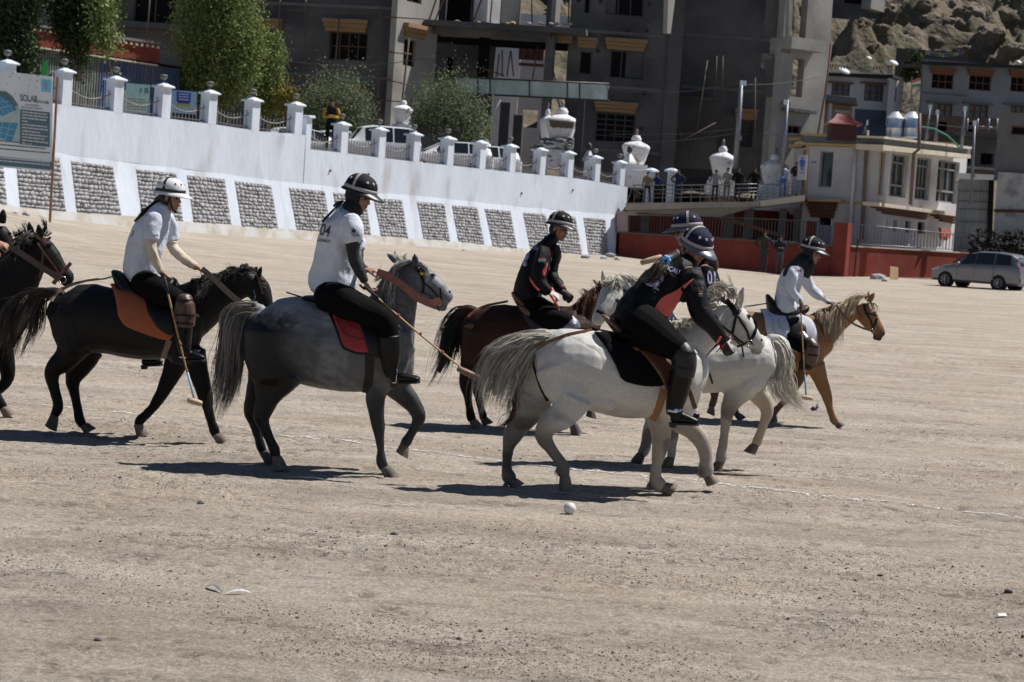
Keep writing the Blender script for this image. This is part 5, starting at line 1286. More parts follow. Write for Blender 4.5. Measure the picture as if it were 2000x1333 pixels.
for yy in (0,7,13,19,25): pole([D1.px(1480,361+yy,-.1),D1.px(1538,359+yy*.85,-.1),D1.px(1572,355+yy*.9,-.1)],.018,RAILM,b,'rail')
for x_ in (1482,1498,1512,1526,1540,1555,1568): pole([D1.px(x_,360,-.1),D1.px(x_-1,392-(x_-1482)*.12,-.1)],.022,RAILM,b,'rail_post')
pole([D1.px(1237,362,-.1),D1.px(1224,398,-.1)],.025,RAILM,b,'rail_post')
D2 = Plane(1400,107,-6)
facade('back_wall',D2,1205,1600,404,520,[],REDW,b,off=-1.5);
for l,r in ((1250,1266),(1412,1432),(1452,1470),(1520,1534),(1548,1566)): pbox('pier',D2,l,408,r,500,.3,-.3,GWALL,b)
quadp('stair_soffit',D2,[(1400,418),(1520,455),(1520,462),(1392,425)],.4,-.6,mat('pink_plaster',(.42,.20,.16),.9,var=.1),b)
RW = Plane(1205,103.3,-22); b = empty('red_wall',tuple(RW.px(1400,510)),'low dark red wall with an iron fence under the walkway','wall')
quadp('wall_face',RW,[(1210,455),(1636,482),(1636,560),(1206,530)],0,-.35,REDW,b)
quadp('end_pier',RW,[(1205,412),(1226,414),(1226,456),(1205,455)],-.01,-.34,mat('pier_grime',(.30,.22,.22),.9,var=.25),b); quadp('coping',RW,[(1207,452.5),(1636,479),(1636,482),(1207,455.2)],.05,-.4,mat('coping_dark',(.10,.09,.09),.8),b)
fr = pole([RW.px(1226,416,-.15),RW.px(1390,424,-.15),RW.px(1572,432,-.15),RW.px(1604,434,-.15)],.03,IRON,b,'fence_rail'); pole([RW.px(1226,452,-.15),RW.px(1604,477,-.15)],.03,IRON,b,'fence_rail')
a0 = RW.sz(1228,450)[0]; a1 = RW.sz(1604,470)[0]; n = 62
zt0,zt1 = RW.sz(1228,415)[1],RW.sz(1604,433)[1]; zb0,zb1 = RW.sz(1228,453)[1],RW.sz(1604,478)[1]
BM2 = MB(); BM2.tube([(0,0,0),(0,0,1)],.02,5); bar2 = BM2.mesh('fence_bar'); bar2.materials.append(IRON)
def bars(pl,a0,a1,zb0,zb1,zt0,zt1,n,parent,off=-.15,me=bar2):
    for i in range(n+1):
        t = i/n; zb_ = zb0+(zb1-zb0)*t; o = bpy.data.objects.new('fence_bar',me); COL.objects.link(o); o.parent = parent; o.location = pl.at(a0+(a1-a0)*t,zb_,off)-parent.location; o.scale = (1.6 if i % 10 == 0 else 1,1.6 if i % 10 == 0 else 1,zt0+(zt1-zt0)*t-zb_)
bars(RW,a0,a1,zb0,zb1,zt0,zt1,n,b)
b = empty('gate_pillar',tuple(RW.px(1635,530)),'tall red gate pillar at the corner of the red wall','pillar')
gp0 = Plane(1650,98.9,44)
pbox('pillar_face',Plane(1640,98.9,-30),1625,435,1652,560,0,-.5,REDW,b); pbox('pillar_side',gp0,1650.5,437,1660,560,.006,-.5,REDW,b)
pbox('small_pier',Plane(1572,103.5,-22),1571,433,1586,545,.0,-.4,REDW,empty('gate_pillar',tuple(RW.px(1580,520)),'narrow red pier left of the toilet door','pillar'))
R2 = Plane(1655,99.2,40); b = empty('red_wall',tuple(R2.px(1780,530)),'sunlit red wall with a grey fence on top behind the parked car','wall')
quadp('wall_face',R2,[(1656,482),(1910,497),(1910,575),(1652,570)],0,-.35,REDW,b); quadp('coping',R2,[(1656,479.5),(1910,494.5),(1910,497),(1656,482)],.05,-.4,CREAMW,b)
pole([R2.px(1660,437,-.15),R2.px(1915,463,-.15)],.03,STEELP,b,'fence_rail'); pole([R2.px(1660,476,-.15),R2.px(1912,491,-.15)],.025,STEELP,b,'fence_rail')
bm3 = MB(); bm3.tube([(0,0,0),(0,0,1)],.022,5); bar3 = bm3.mesh('fence_bar'); bar3.materials.append(STEELP)
bars(R2,R2.sz(1660,470)[0],R2.sz(1912,490)[0],R2.sz(1660,477)[1],R2.sz(1912,492)[1],R2.sz(1660,437)[1],R2.sz(1912,463)[1],40,b,me=bar3)
# toilet block
TL = Plane(1727,103,-32); TR = Plane(1727,103,58)
b = empty('toilet_block',tuple(TL.px(1660,530)),'two-storey white public toilet block with tan trim and a flat roof','building')
W7 = [(1600,296,1626,366),(1597,424,1622,500)]
def tq(name,q,m,o0=0,o1=-.3,pl=TL): return quadp(name,pl,q,o0,o1,m,b)
facade('wall',TL,1566,1727,288,560,W7,WWALL,b); window(TL,W7[0],b,1,1,frame=GWALL,glass=WGLASS); pbox('door',TL,1597,440,1622,500,-.12,-.2,mat('door_pale',(.36,.38,.46),.7,var=.1),b); pbox('door_transom',TL,1597,424,1622,440,-.15,-.25,DARKIN,b)
facade('side_wall',TL,1546,1566,292,420,[],WWALL,b,off=-1.2)
tq('parapet_trim',[(1566,260),(1730,267),(1730,272),(1566,265)],TAN,.45,-.3); tq('parapet_band',[(1568,265.3),(1730,272.3),(1730,284),(1568,278)],BANDG,.35,-.3); tq('parapet_trim',[(1562,278.3),(1728,284.3),(1728,289),(1562,283)],TAN,.42,-.3)
tq('parapet_trim',[(1540,270),(1566,268),(1566,273),(1540,275)],TAN,-.8,-1.6); tq('parapet_trim',[(1540,283),(1566,281),(1566,287),(1540,289)],TAN,-.8,-1.6)
tq('corner_trim',[(1719,289),(1727,289.5),(1721,415),(1713,415)],TAN,.012,0); tq('corner_trim',[(1574,283),(1581,283),(1575,400),(1569,400)],TAN,.012,0); tq('string_course',[(1570,391),(1722,396),(1722,401),(1570,396)],TAN,.02,0)
lt_ = lintel(TL,1580,391,1636,426,b,0,BROWNW,5); tq('lintel_cap',[(1577,388),(1639,390),(1639,395),(1577,393)],TAN,.75,.0)
for x0,y0,x1,y1,r,m in ((1671,290,1660,440,.10,mat('pipe_white',(.55,.55,.56),.6)),(1694,255,1683,470,.09,mat('pipe_brown',(.16,.11,.09),.7,var=.2)),(1692,300,1688,330,.05,BANDG)): pole([TL.px(x0,y0,.2),TL.px(x1,y1,.2)],r,m,b,'pipe',8)
pole([P(1796,222,101),P(1795,292,101),P(1785,300,101),P(1778,400,101)],.09,MATS['pipe_brown'],b,'pipe',8)
plane_text(TL,b,'TOILET',(1584,319),4.2,mat('sign_blue',(.03,.09,.42),.6,var=0),.03,.55,slope=.04)
W8 = [(1732,301,1772,385),(1789,308,1817,391),(1830,314,1872,397)]
W9 = [(1726,428,1734,450),(1745,430,1752,452),(1768,432,1778,455),(1792,434,1806,457)]
facade('front_wall',TR,1727,1880,288,560,W8+W9,WWALL,b,off=.003)
for r,nx,ny in zip(W8,(3,4,3),(1,1,1)):
    f = window(TR,r,b,nx,1,frame=mat('frame_grey',(.20,.205,.22),.6),glass=WGLASS,depth=.3,fw=.09); pbox('transom',TR,r[0],r[3]-24,r[2],r[3]-20,-.16,-.3,MATS['frame_grey'],b); pbox('transom',TR,r[0],r[1]+16,r[2],r[1]+19,-.16,-.3,MATS['frame_grey'],b)
for r in W9: window(TR,r,b,1,1,frame=BROWNW)
def tr(name,q,m,o0,o1): return quadp(name,TR,q,o0,o1,m,b)
tr('cornice',[(1727,267),(1898,287),(1898,292),(1727,271)],CREAMW,1.1,-.3); tr('cornice_band',[(1727,271.5),(1896,292.3),(1896,302),(1727,283)],BANDG,.9,-.3); tr('cornice',[(1725,283.3),(1896,302.3),(1896,310),(1725,294)],CREAMW,1.1,-.3)
tr('ledge',[(1718,396),(1824,410),(1824,417),(1718,403)],CREAMW,.9,0.01); tr('ledge',[(1834,411),(1877,417),(1877,424),(1834,418)],CREAMW,.9,.01)
for i in range(3): k = i*5; tr('timber',[(1722+i*4,404+k),(1818-i*4,417+k*.9),(1818-i*4,421+k*.9),(1722+i*4,408+k)],BROWNW,.6-.18*i,.012); tr('timber',[(1836+i*3,419+k),(1874-i*3,424+k),(1874-i*3,428+k),(1836+i*3,423+k)],BROWNW,.6-.18*i,.012)
tr('roof',[(1727,268),(1890,288),(1890,290),(1727,270)],GWALL,-.35,-7)
mb = MB(); q = [TR.px(*p,.75) for p in [(1838,445),(1858,449),(1857,462),(1850,470),(1846,462),(1840,468)]]; mb.prism(q,[p-TR.n*.15 for p in q]); tag(mb.obj('hanging_cloth',mat('cloth_orange',(.42,.10,.05),.9,var=.2,scale=4,bump=.6,bscale=6,bdist=.1)),'orange cloth hung over the fence at the toilet block','cloth')
# woman pictogram sign
q0 = Plane(1567,101.5,-32); b = empty('restroom_sign',tuple(q0.px(1567,345)),'white sign board with a blue standing figure pictogram','sign'); pbox('board',q0,1558,303,1575,352,0,-.05,mat('sign_white',(.40,.41,.46),.7,var=.03),b)
def sg(q,m=MATS['sign_blue']): mb = MB(); f = [q0.px(*p,.015) for p in q]; mb.prism(f,[p-q0.n*.012 for p in f]); mb.obj('figure',m,b)
sg([(1565.3,307),(1568.6,307),(1569,310),(1567,311.8),(1565,310)]); sg([(1563.5,312.5),(1570,312.5),(1573.5,320),(1571.5,320.5),(1569,316),(1571,325),(1562,325),(1564.3,316),(1561,320),(1559.5,319)]); sg([(1564,325.3),(1566,325.3),(1565.7,333),(1564,333)]); sg([(1567,325.3),(1569,325.3),(1568.6,333),(1567,333)])
pbox('print_dash',q0,1562,337,1571,339,.012,0,MATS['sign_blue'],b)
# things on its roof
q = P(1647,262,103); e = empty('roof_hut',tuple(q),'small dark red hut with a hipped ribbed roof on the toilet block roof','hut'); s_ = 103/FPX
mb = MB(); mb.box((q.x-24*s_,q.y-.2,q.z-.3),(q.x+24*s_,q.y+1.2,q.z+18*s_)); mb.obj('body',mat('hut_red',(.055,.014,.014),.7,var=.2),e)
mb = MB(); z0 = q.z+18*s_; c0 = Vector((q.x,q.y+.5,z0)); mb.add([c0+Vector((-33*s_,-1.0,0)),c0+Vector((33*s_,-1.0,0)),c0+Vector((33*s_,1,0)),c0+Vector((-33*s_,1,0)),c0+Vector((-20*s_,-.4,9*s_)),c0+Vector((20*s_,-.4,9*s_)),c0+Vector((20*s_,.4,9*s_)),c0+Vector((-20*s_,.4,9*s_)),c0+Vector((-12*s_,-.1,20*s_)),c0+Vector((12*s_,-.1,20*s_)),c0+Vector((12*s_,.1,20*s_)),c0+Vector((-12*s_,.1,20*s_))],[(3,2,1,0)]+[(i,(i+1) % 4,4+(i+1) % 4,4+i) for i in range(4)]+[(4+i,4+(i+1) % 4,8+(i+1) % 4,8+i) for i in range(4)]+[(8,9,10,11)])
mb.obj('roof',mat('hut_roof',(.20,.05,.045),.6,var=.15),e); mb = MB()
for i in range(13): t = -1+i/6; mb.tube([c0+Vector((33*s_*t,-1.02,.02)),c0+Vector((20*s_*t,-.42,9*s_+.02)),c0+Vector((12*s_*t,-.12,20*s_+.02))],.03,4)
mb.obj('roof_ribs',MATS['hut_roof'],e)
TK = mat('tank_steel',(.42,.47,.56),.28,.85,var=.12,scale=2)
for x_,lb in ((1746,'left of the pair of silver water tanks on the toilet block roof'),(1778,'right of the pair of silver water tanks, bluish in the light')):
    q = P(x_,269,104.5); e = empty('water_tank',tuple(q),lb,'water tank','water tanks on the roof'); r = 16*104.5/FPX; h = 36*104.5/FPX
    mb = MB(); mb.lathe(q,[(r,0),(r*1.01,.05),(r,.08),(r,h*.5-.02),(r*1.02,h*.5),(r,h*.5+.02),(r,h)],26); autosmooth(mb.obj('tank_body',TK,e)); mb = MB(); mb.lathe(q,[(r*1.03,h+.002),(r*1.03,h+.04),(.2,h+.30),(.15,h+.36)],26); mb.obj('lid',mat('tank_lid',(.62,.64,.68),.4),e)
mb = MB(); mb.tube([P(1800,248,104),P(1825,252,104),P(1850,265,104),P(1866,280,104),P(1875,290,104)],.05,6); tag(mb.obj('hose',mat('hose_green',(.02,.22,.13),.5)),'green hose arching down from the roof tanks','hose')
# steel poles,wires
for (x0,y0,x1,y1,Y,r,lb) in ((1436,330,1452,158,104,.14,'tall grey steel lamp pole leaning in front of the concrete recess'),(1527,345,1535,195,102,.10,'shorter grey steel pole right of the lamp pole'),(1805,300,1817,205,106,.07,'left thin steel mast behind the roof tanks'),(1825,300,1831,215,106,.07,'second thin steel mast behind the hose'),(1878,290,1885,208,107,.08,'third steel mast above the roof end'),(1896,400,1904,236,104,.08,'galvanised pole at the right corner of the toilet block'),(1686,262,1694,235,103,.04,'crooked antenna stub near the red roof hut')):
    a,c_ = P(x0,y0,Y),P(x1,y1,Y); a.x += 0; pl_ = empty('steel_pole',tuple(a),lb,'pole'); mb = MB(); mb.tube([a,Vector((a.x,a.y,c_.z)) if abs(c_.x-a.x) < .1 else c_],r,10,r1=r*.75); mb.obj('pole',STEELP,pl_,True); mb = MB(); mb.box(c_+Vector((-r*1.1,-.1,-.25)),c_+Vector((r*1.1,.1,.0))); mb.obj('bracket',METAL,pl_)
    mb = MB(); q = a.lerp(c_,.35); mb.box(q+Vector((-r*1.2,-.2,-.12)),q+Vector((r*1.2,-.05,.12))); mb.obj('clamp_box',STEELP,pl_)
def wire(pts,lb,r=.018):
    o = pole([P(*p) for p in pts],r,mat('wire_dark',(.03,.03,.03),.7),None,'overhead_wire',4); tag(o,lb,'wire')
def sagw(a,b_,s,n=12): return [(a[0]+(b_[0]-a[0])*i/n,a[1]+(b_[1]-a[1])*i/n+s*math.sin(math.pi*i/n),a[2]+(b_[2]-a[2])*i/n) for i in range(n+1)]
wire(sagw((1452,162,104),(1180,175,116),12),'overhead wire running left from the lamp pole top'); wire(sagw((1452,166,104),(1604,150,112),5),'overhead wire from the lamp pole to the tower'); wire(sagw((1440,252,104),(1190,262,116),6),'lower wire left of the lamp pole'); wire(sagw((1436,262,104),(1180,278,116),6),'lowest wire left of the lamp pole'); wire(sagw((850,110,112),(560,120,112),14),'thin wire crossing the left concrete building')
wire(sagw((1807,240,106),(1990,250,106),6),'wire between the roof masts at the right')
# right-hand dark building and sheds
K = Plane(1955,103,-14); b = empty('concrete_building',tuple(K.px(1970,500)),'bare concrete house at the right edge with one dark opening','building')
W10 = [(1975,247,2010,264)]; facade('wall',K,1946,2090,222,352,W10,mat('concrete_mid',(.13,.13,.14),.9,var=.1,scale=1,bump=.3,bscale=6,bdist=.02),b); window(K,W10[0],b,1,1)
facade('lower_wall',K,1941,2090,340,540,[],mat('lime_wall',(.42,.42,.42),.9,var=.2,scale=.8,col2=(.12,.12,.12),c2scale=.8,c2pos=.56,c2sharp=.08,bump=.3,bscale=6,bdist=.02),b,off=.25); pole([K.px(1941,412,.35),K.px(2040,414,.35)],.08,BROWNW,b,'beam')
K2 = Plane(1905,106,-10); b = empty('metal_shed',tuple(K2.px(1905,500)),'pale corrugated shed with a white roof edge beside the toilet block','shed')
S_ = S; S = K2; corr('metal_sheet',1872,1938,350,352,520,mat('sheet_pale',(.33,.35,.37),.6,.2,var=.15,scale=1),b); S = S_
quadp('roof_edge',K2,[(1870,338),(1942,342),(1940,352),(1870,349)],.6,-2,mat('roof_white',(.70,.70,.72),.6,var=.1),b)
for y_ in (372,392,407,432): quadp('purlin',K2,[(1872,y_),(1938,y_+2),(1938,y_+4),(1872,y_+2)],.07,.0,BANDG,b)
quadp('post',K2,[(1932,345),(1942,345),(1936,520),(1926,520)],.4,.1,DARKIN,b)
mb = MB(); rn = random.Random(12)
for i in range(1100):
    x_ = rn.uniform(1898,2060); y_ = rn.uniform(452,530); q = P(x_,y_,99+rn.random()*2.5); v = [q+Vector((rn.gauss(0,.13),rn.gauss(0,.13),rn.gauss(0,.11))) for _ in range(3)]; mb.add(v,[(0,1,2)])
for i in range(90): x_ = rn.uniform(1900,2060); q = P(x_,rn.uniform(480,540),99.5+rn.random()); rock(mb,q,rn.uniform(.12,.35),.8,i % 8)
tag(mb.obj('dark_heap',mat('heap_dark',(.010,.0095,.009),.95,var=.5,scale=4)),'dark heap standing for the shaded wall behind the parked car','heap',kind='stuff')  # near-black heap stands where the wall behind is only in shade
# houses on the hillside
def terrain_z(x,y):
    x = np.asarray(x,float); y = np.asarray(y,float)
    z = np.interp(y,[110,114,122,150,165,188,230,300,420],[-.6,.5,4.0,8.6,10.6,14.5,25,48,95])
    k = np.clip((y-168)/40,0,1); r = fbm(x*.16+3,y*.16,5); rd = 1-np.abs(fbm(x*.11,y*.11+9,5))*1.6
    return z + k*(3.2*r+3.2*rd) + .25*fbm(x*.6,y*.6,3)
xs_ = np.linspace(2,110,300); ys_ = np.concatenate([np.linspace(110.5,165,40)[:-1],np.linspace(165,300,330),np.linspace(302,420,40)])
X_,Y_ = np.meshgrid(xs_,ys_); X_ = X_*(Y_/180); Z_ = terrain_z(X_,Y_); nu = len(xs_); mb = MB(); mb.v = [tuple(p) for p in np.stack([X_,Y_,Z_],-1).reshape(-1,3)]
mb.f = [(r*nu+c_,r*nu+c_+1,(r+1)*nu+c_+1,(r+1)*nu+c_) for r in range(len(ys_)-1) for c_ in range(nu-1)]
ROCKM = mat('rocky_hill',(.135,.112,.085),.95,spec=.1,var=.3,scale=.5,bump=1.0,bscale=1.1,bdist=.5,col2=(.10,.092,.06),c2scale=.35,c2pos=.52,c2sharp=.10,detail=10)
o = mb.obj('hill',ROCKM,None,True); o['kind'] = 'structure'
xs_ = np.linspace(-110,6,60); X_,Y_ = np.meshgrid(xs_,np.linspace(140,400,60)); Z_ = np.interp(Y_,[140,170,230,400],[4.2,9,26,80])+1.5*fbm(X_*.12,Y_*.12,4); nu = 60; mb = MB(); mb.v = [tuple(p) for p in np.stack([X_,Y_,Z_],-1).reshape(-1,3)]; mb.f = [(r*nu+c_,r*nu+c_+1,(r+1)*nu+c_+1,(r+1)*nu+c_) for r in range(59) for c_ in range(nu-1)]
o = mb.obj('hill',ROCKM,None,True); o['kind'] = 'structure'
BOUL = mat('boulder',(.18,.15,.12),.95,spec=.1,var=.4,scale=.6,bump=1.0,bscale=2.2,bdist=.7,col2=(.085,.075,.05),c2scale=.6,c2pos=.56,c2sharp=.08,detail=10)
rn = random.Random(17); BSH = []
for k in range(6):
    bm = bmesh.new(); bmesh.ops.create_icosphere(bm,subdivisions=4,radius=1)
    for v in bm.verts:
        n_ = v.co.copy(); q = n_*1.1+Vector((k*7,0,0)); d = noise.noise(q)*.42+abs(noise.noise(q*2.1))*-.34+noise.noise(q*5)*.09; v.co = n_*(1+d); v.co.z *= .8
    me = bpy.data.meshes.new('boulder'); bm.to_mesh(me); bm.free(); me.polygons.foreach_set('use_smooth',[True]*len(me.polygons)); me.materials.append(BOUL); BSH.append(me)
i = 0
for (x_,y_,r_) in [(1745,28,26),(1770,75,22),(1722,60,20),(1700,95,18),(1830,40,24),(1822,82,26),(1870,60,26),(1900,30,30),(1935,75,34),(1975,45,34),(1985,105,30),(1890,105,26),(1790,110,18),(1660,70,18),(1680,45,18),(1640,100,14),(1850,15,22),(1810,10,20),(1950,5,26),(1740,110,16),(1790,45,17),(1960,118,22),(1655,118,10),(1860,112,14),(1925,112,20),(1710,20,18)]:
    t = 150.
    while t < 330:
        p = P(x_,y_,t)
        if p.z <= float(terrain_z(np.array([p.x]),np.array([p.y]))[0]): break
        t += 1
    if t >= 329: continue
    o = bpy.data.objects.new('boulder',BSH[i % 6]); COL.objects.link(o); s_ = r_*t/FPX*1.15; o.location = p+Vector((0,.5,-s_*.1)); o.scale = (s_*rn.uniform(.9,1.3),s_,s_*rn.uniform(.8,1.1)); o.rotation_euler = (rn.uniform(-.3,.3),rn.uniform(-.3,.3),rn.uniform(0,6.3)); o['label'] = 'weathered brown boulder on the rocky hillside above the houses'; o['category'] = 'boulder'; o['group'] = 'boulders on the rocky hillside'; i += 1
Hh = Plane(1690,160,3); b = empty('house',tuple(Hh.px(1690,235)),'whitewashed hillside house with a black roof band and carved brown windows','house')
W11 = [(1624,164,1660,187),(1688,165,1726,198)]; facade('wall',Hh,1610,1743,152,213,W11,WWALL,b,th=.5)
for r in W11: window(Hh,r,b,3,2,frame=mat('frame_red',(.13,.045,.03),.7),glass=mat('curtain_glass',(.10,.11,.12),.3,spec=.5,var=.4,scale=3)); pbox('window_head',Hh,r[0]-6,r[1]-4,r[2]+7,r[1]-1,.3,.01,MATS['frame_red'],b)
facade('lower_wall',Hh,1610,1743,213.3,270,[],mat('wall_slate_blue',(.08,.11,.15),.9,var=.15),b,th=.5)
HS = Plane(1743,160,62); facade('side_wall',HS,1743,1762,150,250,[(1748,172,1752,200)],WWALL,b,th=.4,off=.004); pbox('window',HS,1748,172,1752,200,-.1,-.3,DARKIN,b)
quadp('roof_band',Hh,[(1608,142),(1745,147),(1745,152),(1608,148)],.5,-3,mat('roof_black',(.02,.02,.022),.8),b); quadp('roof_edge',Hh,[(1608,139.5),(1745,144.5),(1745,146.8),(1608,141.8)],.55,-3,WWALL,b); quadp('roof_band',HS,[(1744,146),(1764,153),(1763,158),(1744,152)],.4,0,MATS['roof_black'],b)
H1_ = Plane(1635,140,8); b = empty('house',tuple(H1_.px(1635,250)),'small tan house with white columns and a red-edged roof behind the roof hut','house'); facade('wall',H1_,1608,1668,196,285,[(1632,218,1662,240)],mat('tan_wall',(.32,.24,.19),.9,var=.1),b); pbox('white_frame',H1_,1630,216,1664,221,.1,.01,WWALL,b); pbox('doorway',H1_,1632,220,1662,242,-.1,-.3,GWALL,b)
for x_ in (1622,1667): pbox('column',H1_,x_-2.5,196,x_+2.5,242,.7,.4,WWALL,b)
quadp('roof',H1_,[(1606,184),(1672,192),(1674,205),(1606,196)],.9,-2,mat('roof_lead',(.14,.14,.16),.7),b); quadp('roof_edge',H1_,[(1606,196.3),(1675,205.3),(1675,208),(1606,199)],.95,.2,MATS['red_brown'],b)
H2_ = Plane(1900,158,6); b = empty('house',tuple(H2_.px(1900,240)),'large grey hillside house with rows of brown-headed windows','house')
W12 = [(1820,145,1862,174),(1893,148,1936,177),(1974,151,2014,180),(1823,203,1860,229),(1892,205,1930,231),(1973,207,2010,233)]
facade('wall',H2_,1800,2080,126,262,W12,GWALL,b,th=.5)
for k,r in enumerate(W12):
    window(H2_,r,b,3,2,frame=MATS['frame_red'],glass=DARKIN if k < 3 else MATS['curtain_glass'])
    if k < 3: lintel(H2_,r[0]-4,r[1]-13,r[2]+5,r[1],b,0,mat('lintel_rust',(.22,.085,.04),.8,var=.15),3)
    else: pbox('window_head',H2_,r[0]-10,r[1]-4,r[2]+11,r[1]-1,.4,.01,BANDG,b)
quadp('roof_band',H2_,[(1798,119.5),(2080,131),(2080,136),(1798,124.5)],.6,-4,MATS['roof_black'],b); pbox('pipe',H2_,1802,183,1888,185,.1,.01,BANDG,b)
b = empty('stone_house',tuple(P(1790,120,176)),'low dark stone hut against the boulders','hut'); q0 = Plane(1790,176,0); facade('wall',q0,1750,1806,96,160,[],mat('dark_stone',(.075,.06,.055),.95,var=.3,scale=1.5),b); facade('wall',q0,1808,1890,101,140,[],MATS['dark_stone'],b,off=-.5)
b = empty('concrete_building',tuple(P(1660,40,210)),'dark concrete shell high on the hillside at the top edge','building'); q0 = Plane(1655,205,10); facade('wall',q0,1618,1706,-80,38,[(1650,-30,1690,8)],CONC,b); pbox('inner_wall',q0,1648,-30,1692,10,-.6,-.7,DARKIN,b); pbox('lit_pier',Plane(1706,204,55),1704,-80,1731,22,0,-1,CONCL,b)
# flags
rn = random.Random(6); COLS = [(.38,.40,.12),(.45,.45,.45),(.12,.16,.34),(.38,.14,.11),(.14,.27,.16)]
def flagline(a,c_,s,n,lb):
    e = empty('prayer_flags',tuple(P(*a)),lb,'flags'); pts = sagw(a,c_,s,n); mb = MB(); mb.tube([P(*p) for p in pts],.02,4); mb.obj('cord',MATS['wire_dark'],e)
    for i in range(n):
        p,q = P(*pts[i]),P(*pts[i+1]); w_ = (q-p)*.6; mb = MB(); f = [p,p+w_,p+w_+Vector((0,rn.uniform(-.08,.08),-.24)),p+Vector((0,rn.uniform(-.1,.1),-.26))]; mb.prism(f,[v+Vector((0,.015,0)) for v in f]); mb.obj('flag',mat('pflag%d' % (i % 5),COLS[i % 5],.8,var=.1),e)
flagline((1608,122,158),(1745,128,158),6,24,'string of coloured prayer flags above the whitewashed house'); flagline((1808,100,160),(1885,100,160),5,14,'string of faded prayer flags above the grey house')
e = empty('flag',tuple(P(1780,175,150)),'orange, white and green flag waving between the two houses','flag'); mb = MB(); mb.tube([P(1779,230,150),P(1781,150,150)],.05,6); mb.obj('flag_pole',STEELP,e)
for i,(cc,(l0,r0,l1,r1)) in enumerate((((.75,.16,.03),(158,151,163,157)),((.7,.7,.7),(163,157,166,163)),((.03,.30,.08),(166,163,169,170)))):
    mb = MB(); f = [P(1780,l0,150),P(1800,r0,150),P(1800,r1,150),P(1780,l1,150)]; f = [f[0],f[1]+Vector((0,.3,0)),f[2]+Vector((0,.3,0)),f[3]]; mb.prism(f,[v+Vector((0,.02,0)) for v in f]); mb.obj('flag_stripe',mat('fl%d' % i,cc,.8,var=.05),e)
for i,(x_,y_,w_) in enumerate(((1648,140,26),(1697,114,12),(1745,124,20),(1990,122,12))):
    q = P(x_,y_,159); mb = MB(); r = w_/2*159/FPX; mb.lathe(q,[(r,0),(r*.9,r*.22),(r*.5,r*.42),(.05,r*.5)],16,Vector((.3,-.5,1))); o = mb.obj('white_dish',mat('dish_white',(.7,.7,.72),.5),None,True); tag(o,'white dish on the hillside '+['on the whitewashed house roof','left above the prayer flags','at the right end of the prayer flags','above the large grey house'][i],'dish')
# leaning sign post,plywood
p = ground_at(1668,541); p.z = gz(p.x,p.y); e = empty('sign_post',tuple(p),'thin dark post with a short crossbar in front of the red wall','post'); k = p.y/FPX; mb = MB(); mb.tube([p,p+Vector((.05,0,72*k))],.05,6); mb.obj('post',IRON,e,True); mb = MB(); mb.box(p+Vector((-.1,-.04,72*k)),p+Vector((.55-.1,.04,72*k+.07))); mb.obj('crossbar',BAMB,e); mb = MB(); mb.tube([p+Vector((-.02,0,52*k)),p+Vector((-.32,0,62*k))],.02,5); mb.obj('hook',IRON,e)
p = ground_at(1747,547); p.z = gz(p.x,p.y); mb = MB(); k = p.y/FPX; f = [p+Vector((-8*k,.1,0)),p+Vector((8*k,.1,0)),p+Vector((9*k,.45,24*k)),p+Vector((-7*k,.45,25*k))]; mb.prism(f,[v+Vector((0,.04,.01)) for v in f]); tag(mb.obj('plywood_board',mat('plywood',(.46,.32,.17),.8,var=.15,scale=4,aniso=(3,1,.3))),'plywood board leaning on the red wall','board')
# ================================================================== TREES
def leaf_mat(name,a,b,tr=.25):
    if name in MATS: return MATS[name]
    m = bpy.data.materials.new(name); MATS[name] = m; m.use_nodes = True; t = m.node_tree; N = t.nodes; L = t.links; bs = N['Principled BSDF']
    g = N.new('ShaderNodeNewGeometry'); r = N.new('ShaderNodeValToRGB'); L.new(g.outputs['Random Per Island'],r.inputs[0]); r.color_ramp.elements[0].color = (*a,1); r.color_ramp.elements[1].color = (*b,1)
    L.new(r.outputs[0],bs.inputs['Base Color']); bs.inputs['Roughness'].default_value = .65; bs.inputs['Specular IOR Level'].default_value = .18
    tl = N.new('ShaderNodeBsdfTranslucent'); L.new(r.outputs[0],tl.inputs[0]); mx = N.new('ShaderNodeMixShader'); mx.inputs[0].default_value = tr
    L.new(bs.outputs[0],mx.inputs[1]); L.new(tl.outputs[0],mx.inputs[2]); L.new(mx.outputs[0],N['Material Output'].inputs[0]); return m
BARK = mat('bark',(.16,.13,.10),.9,var=.3,scale=4,bump=.6,bscale=10,bdist=.03,aniso=(1,1,.3))
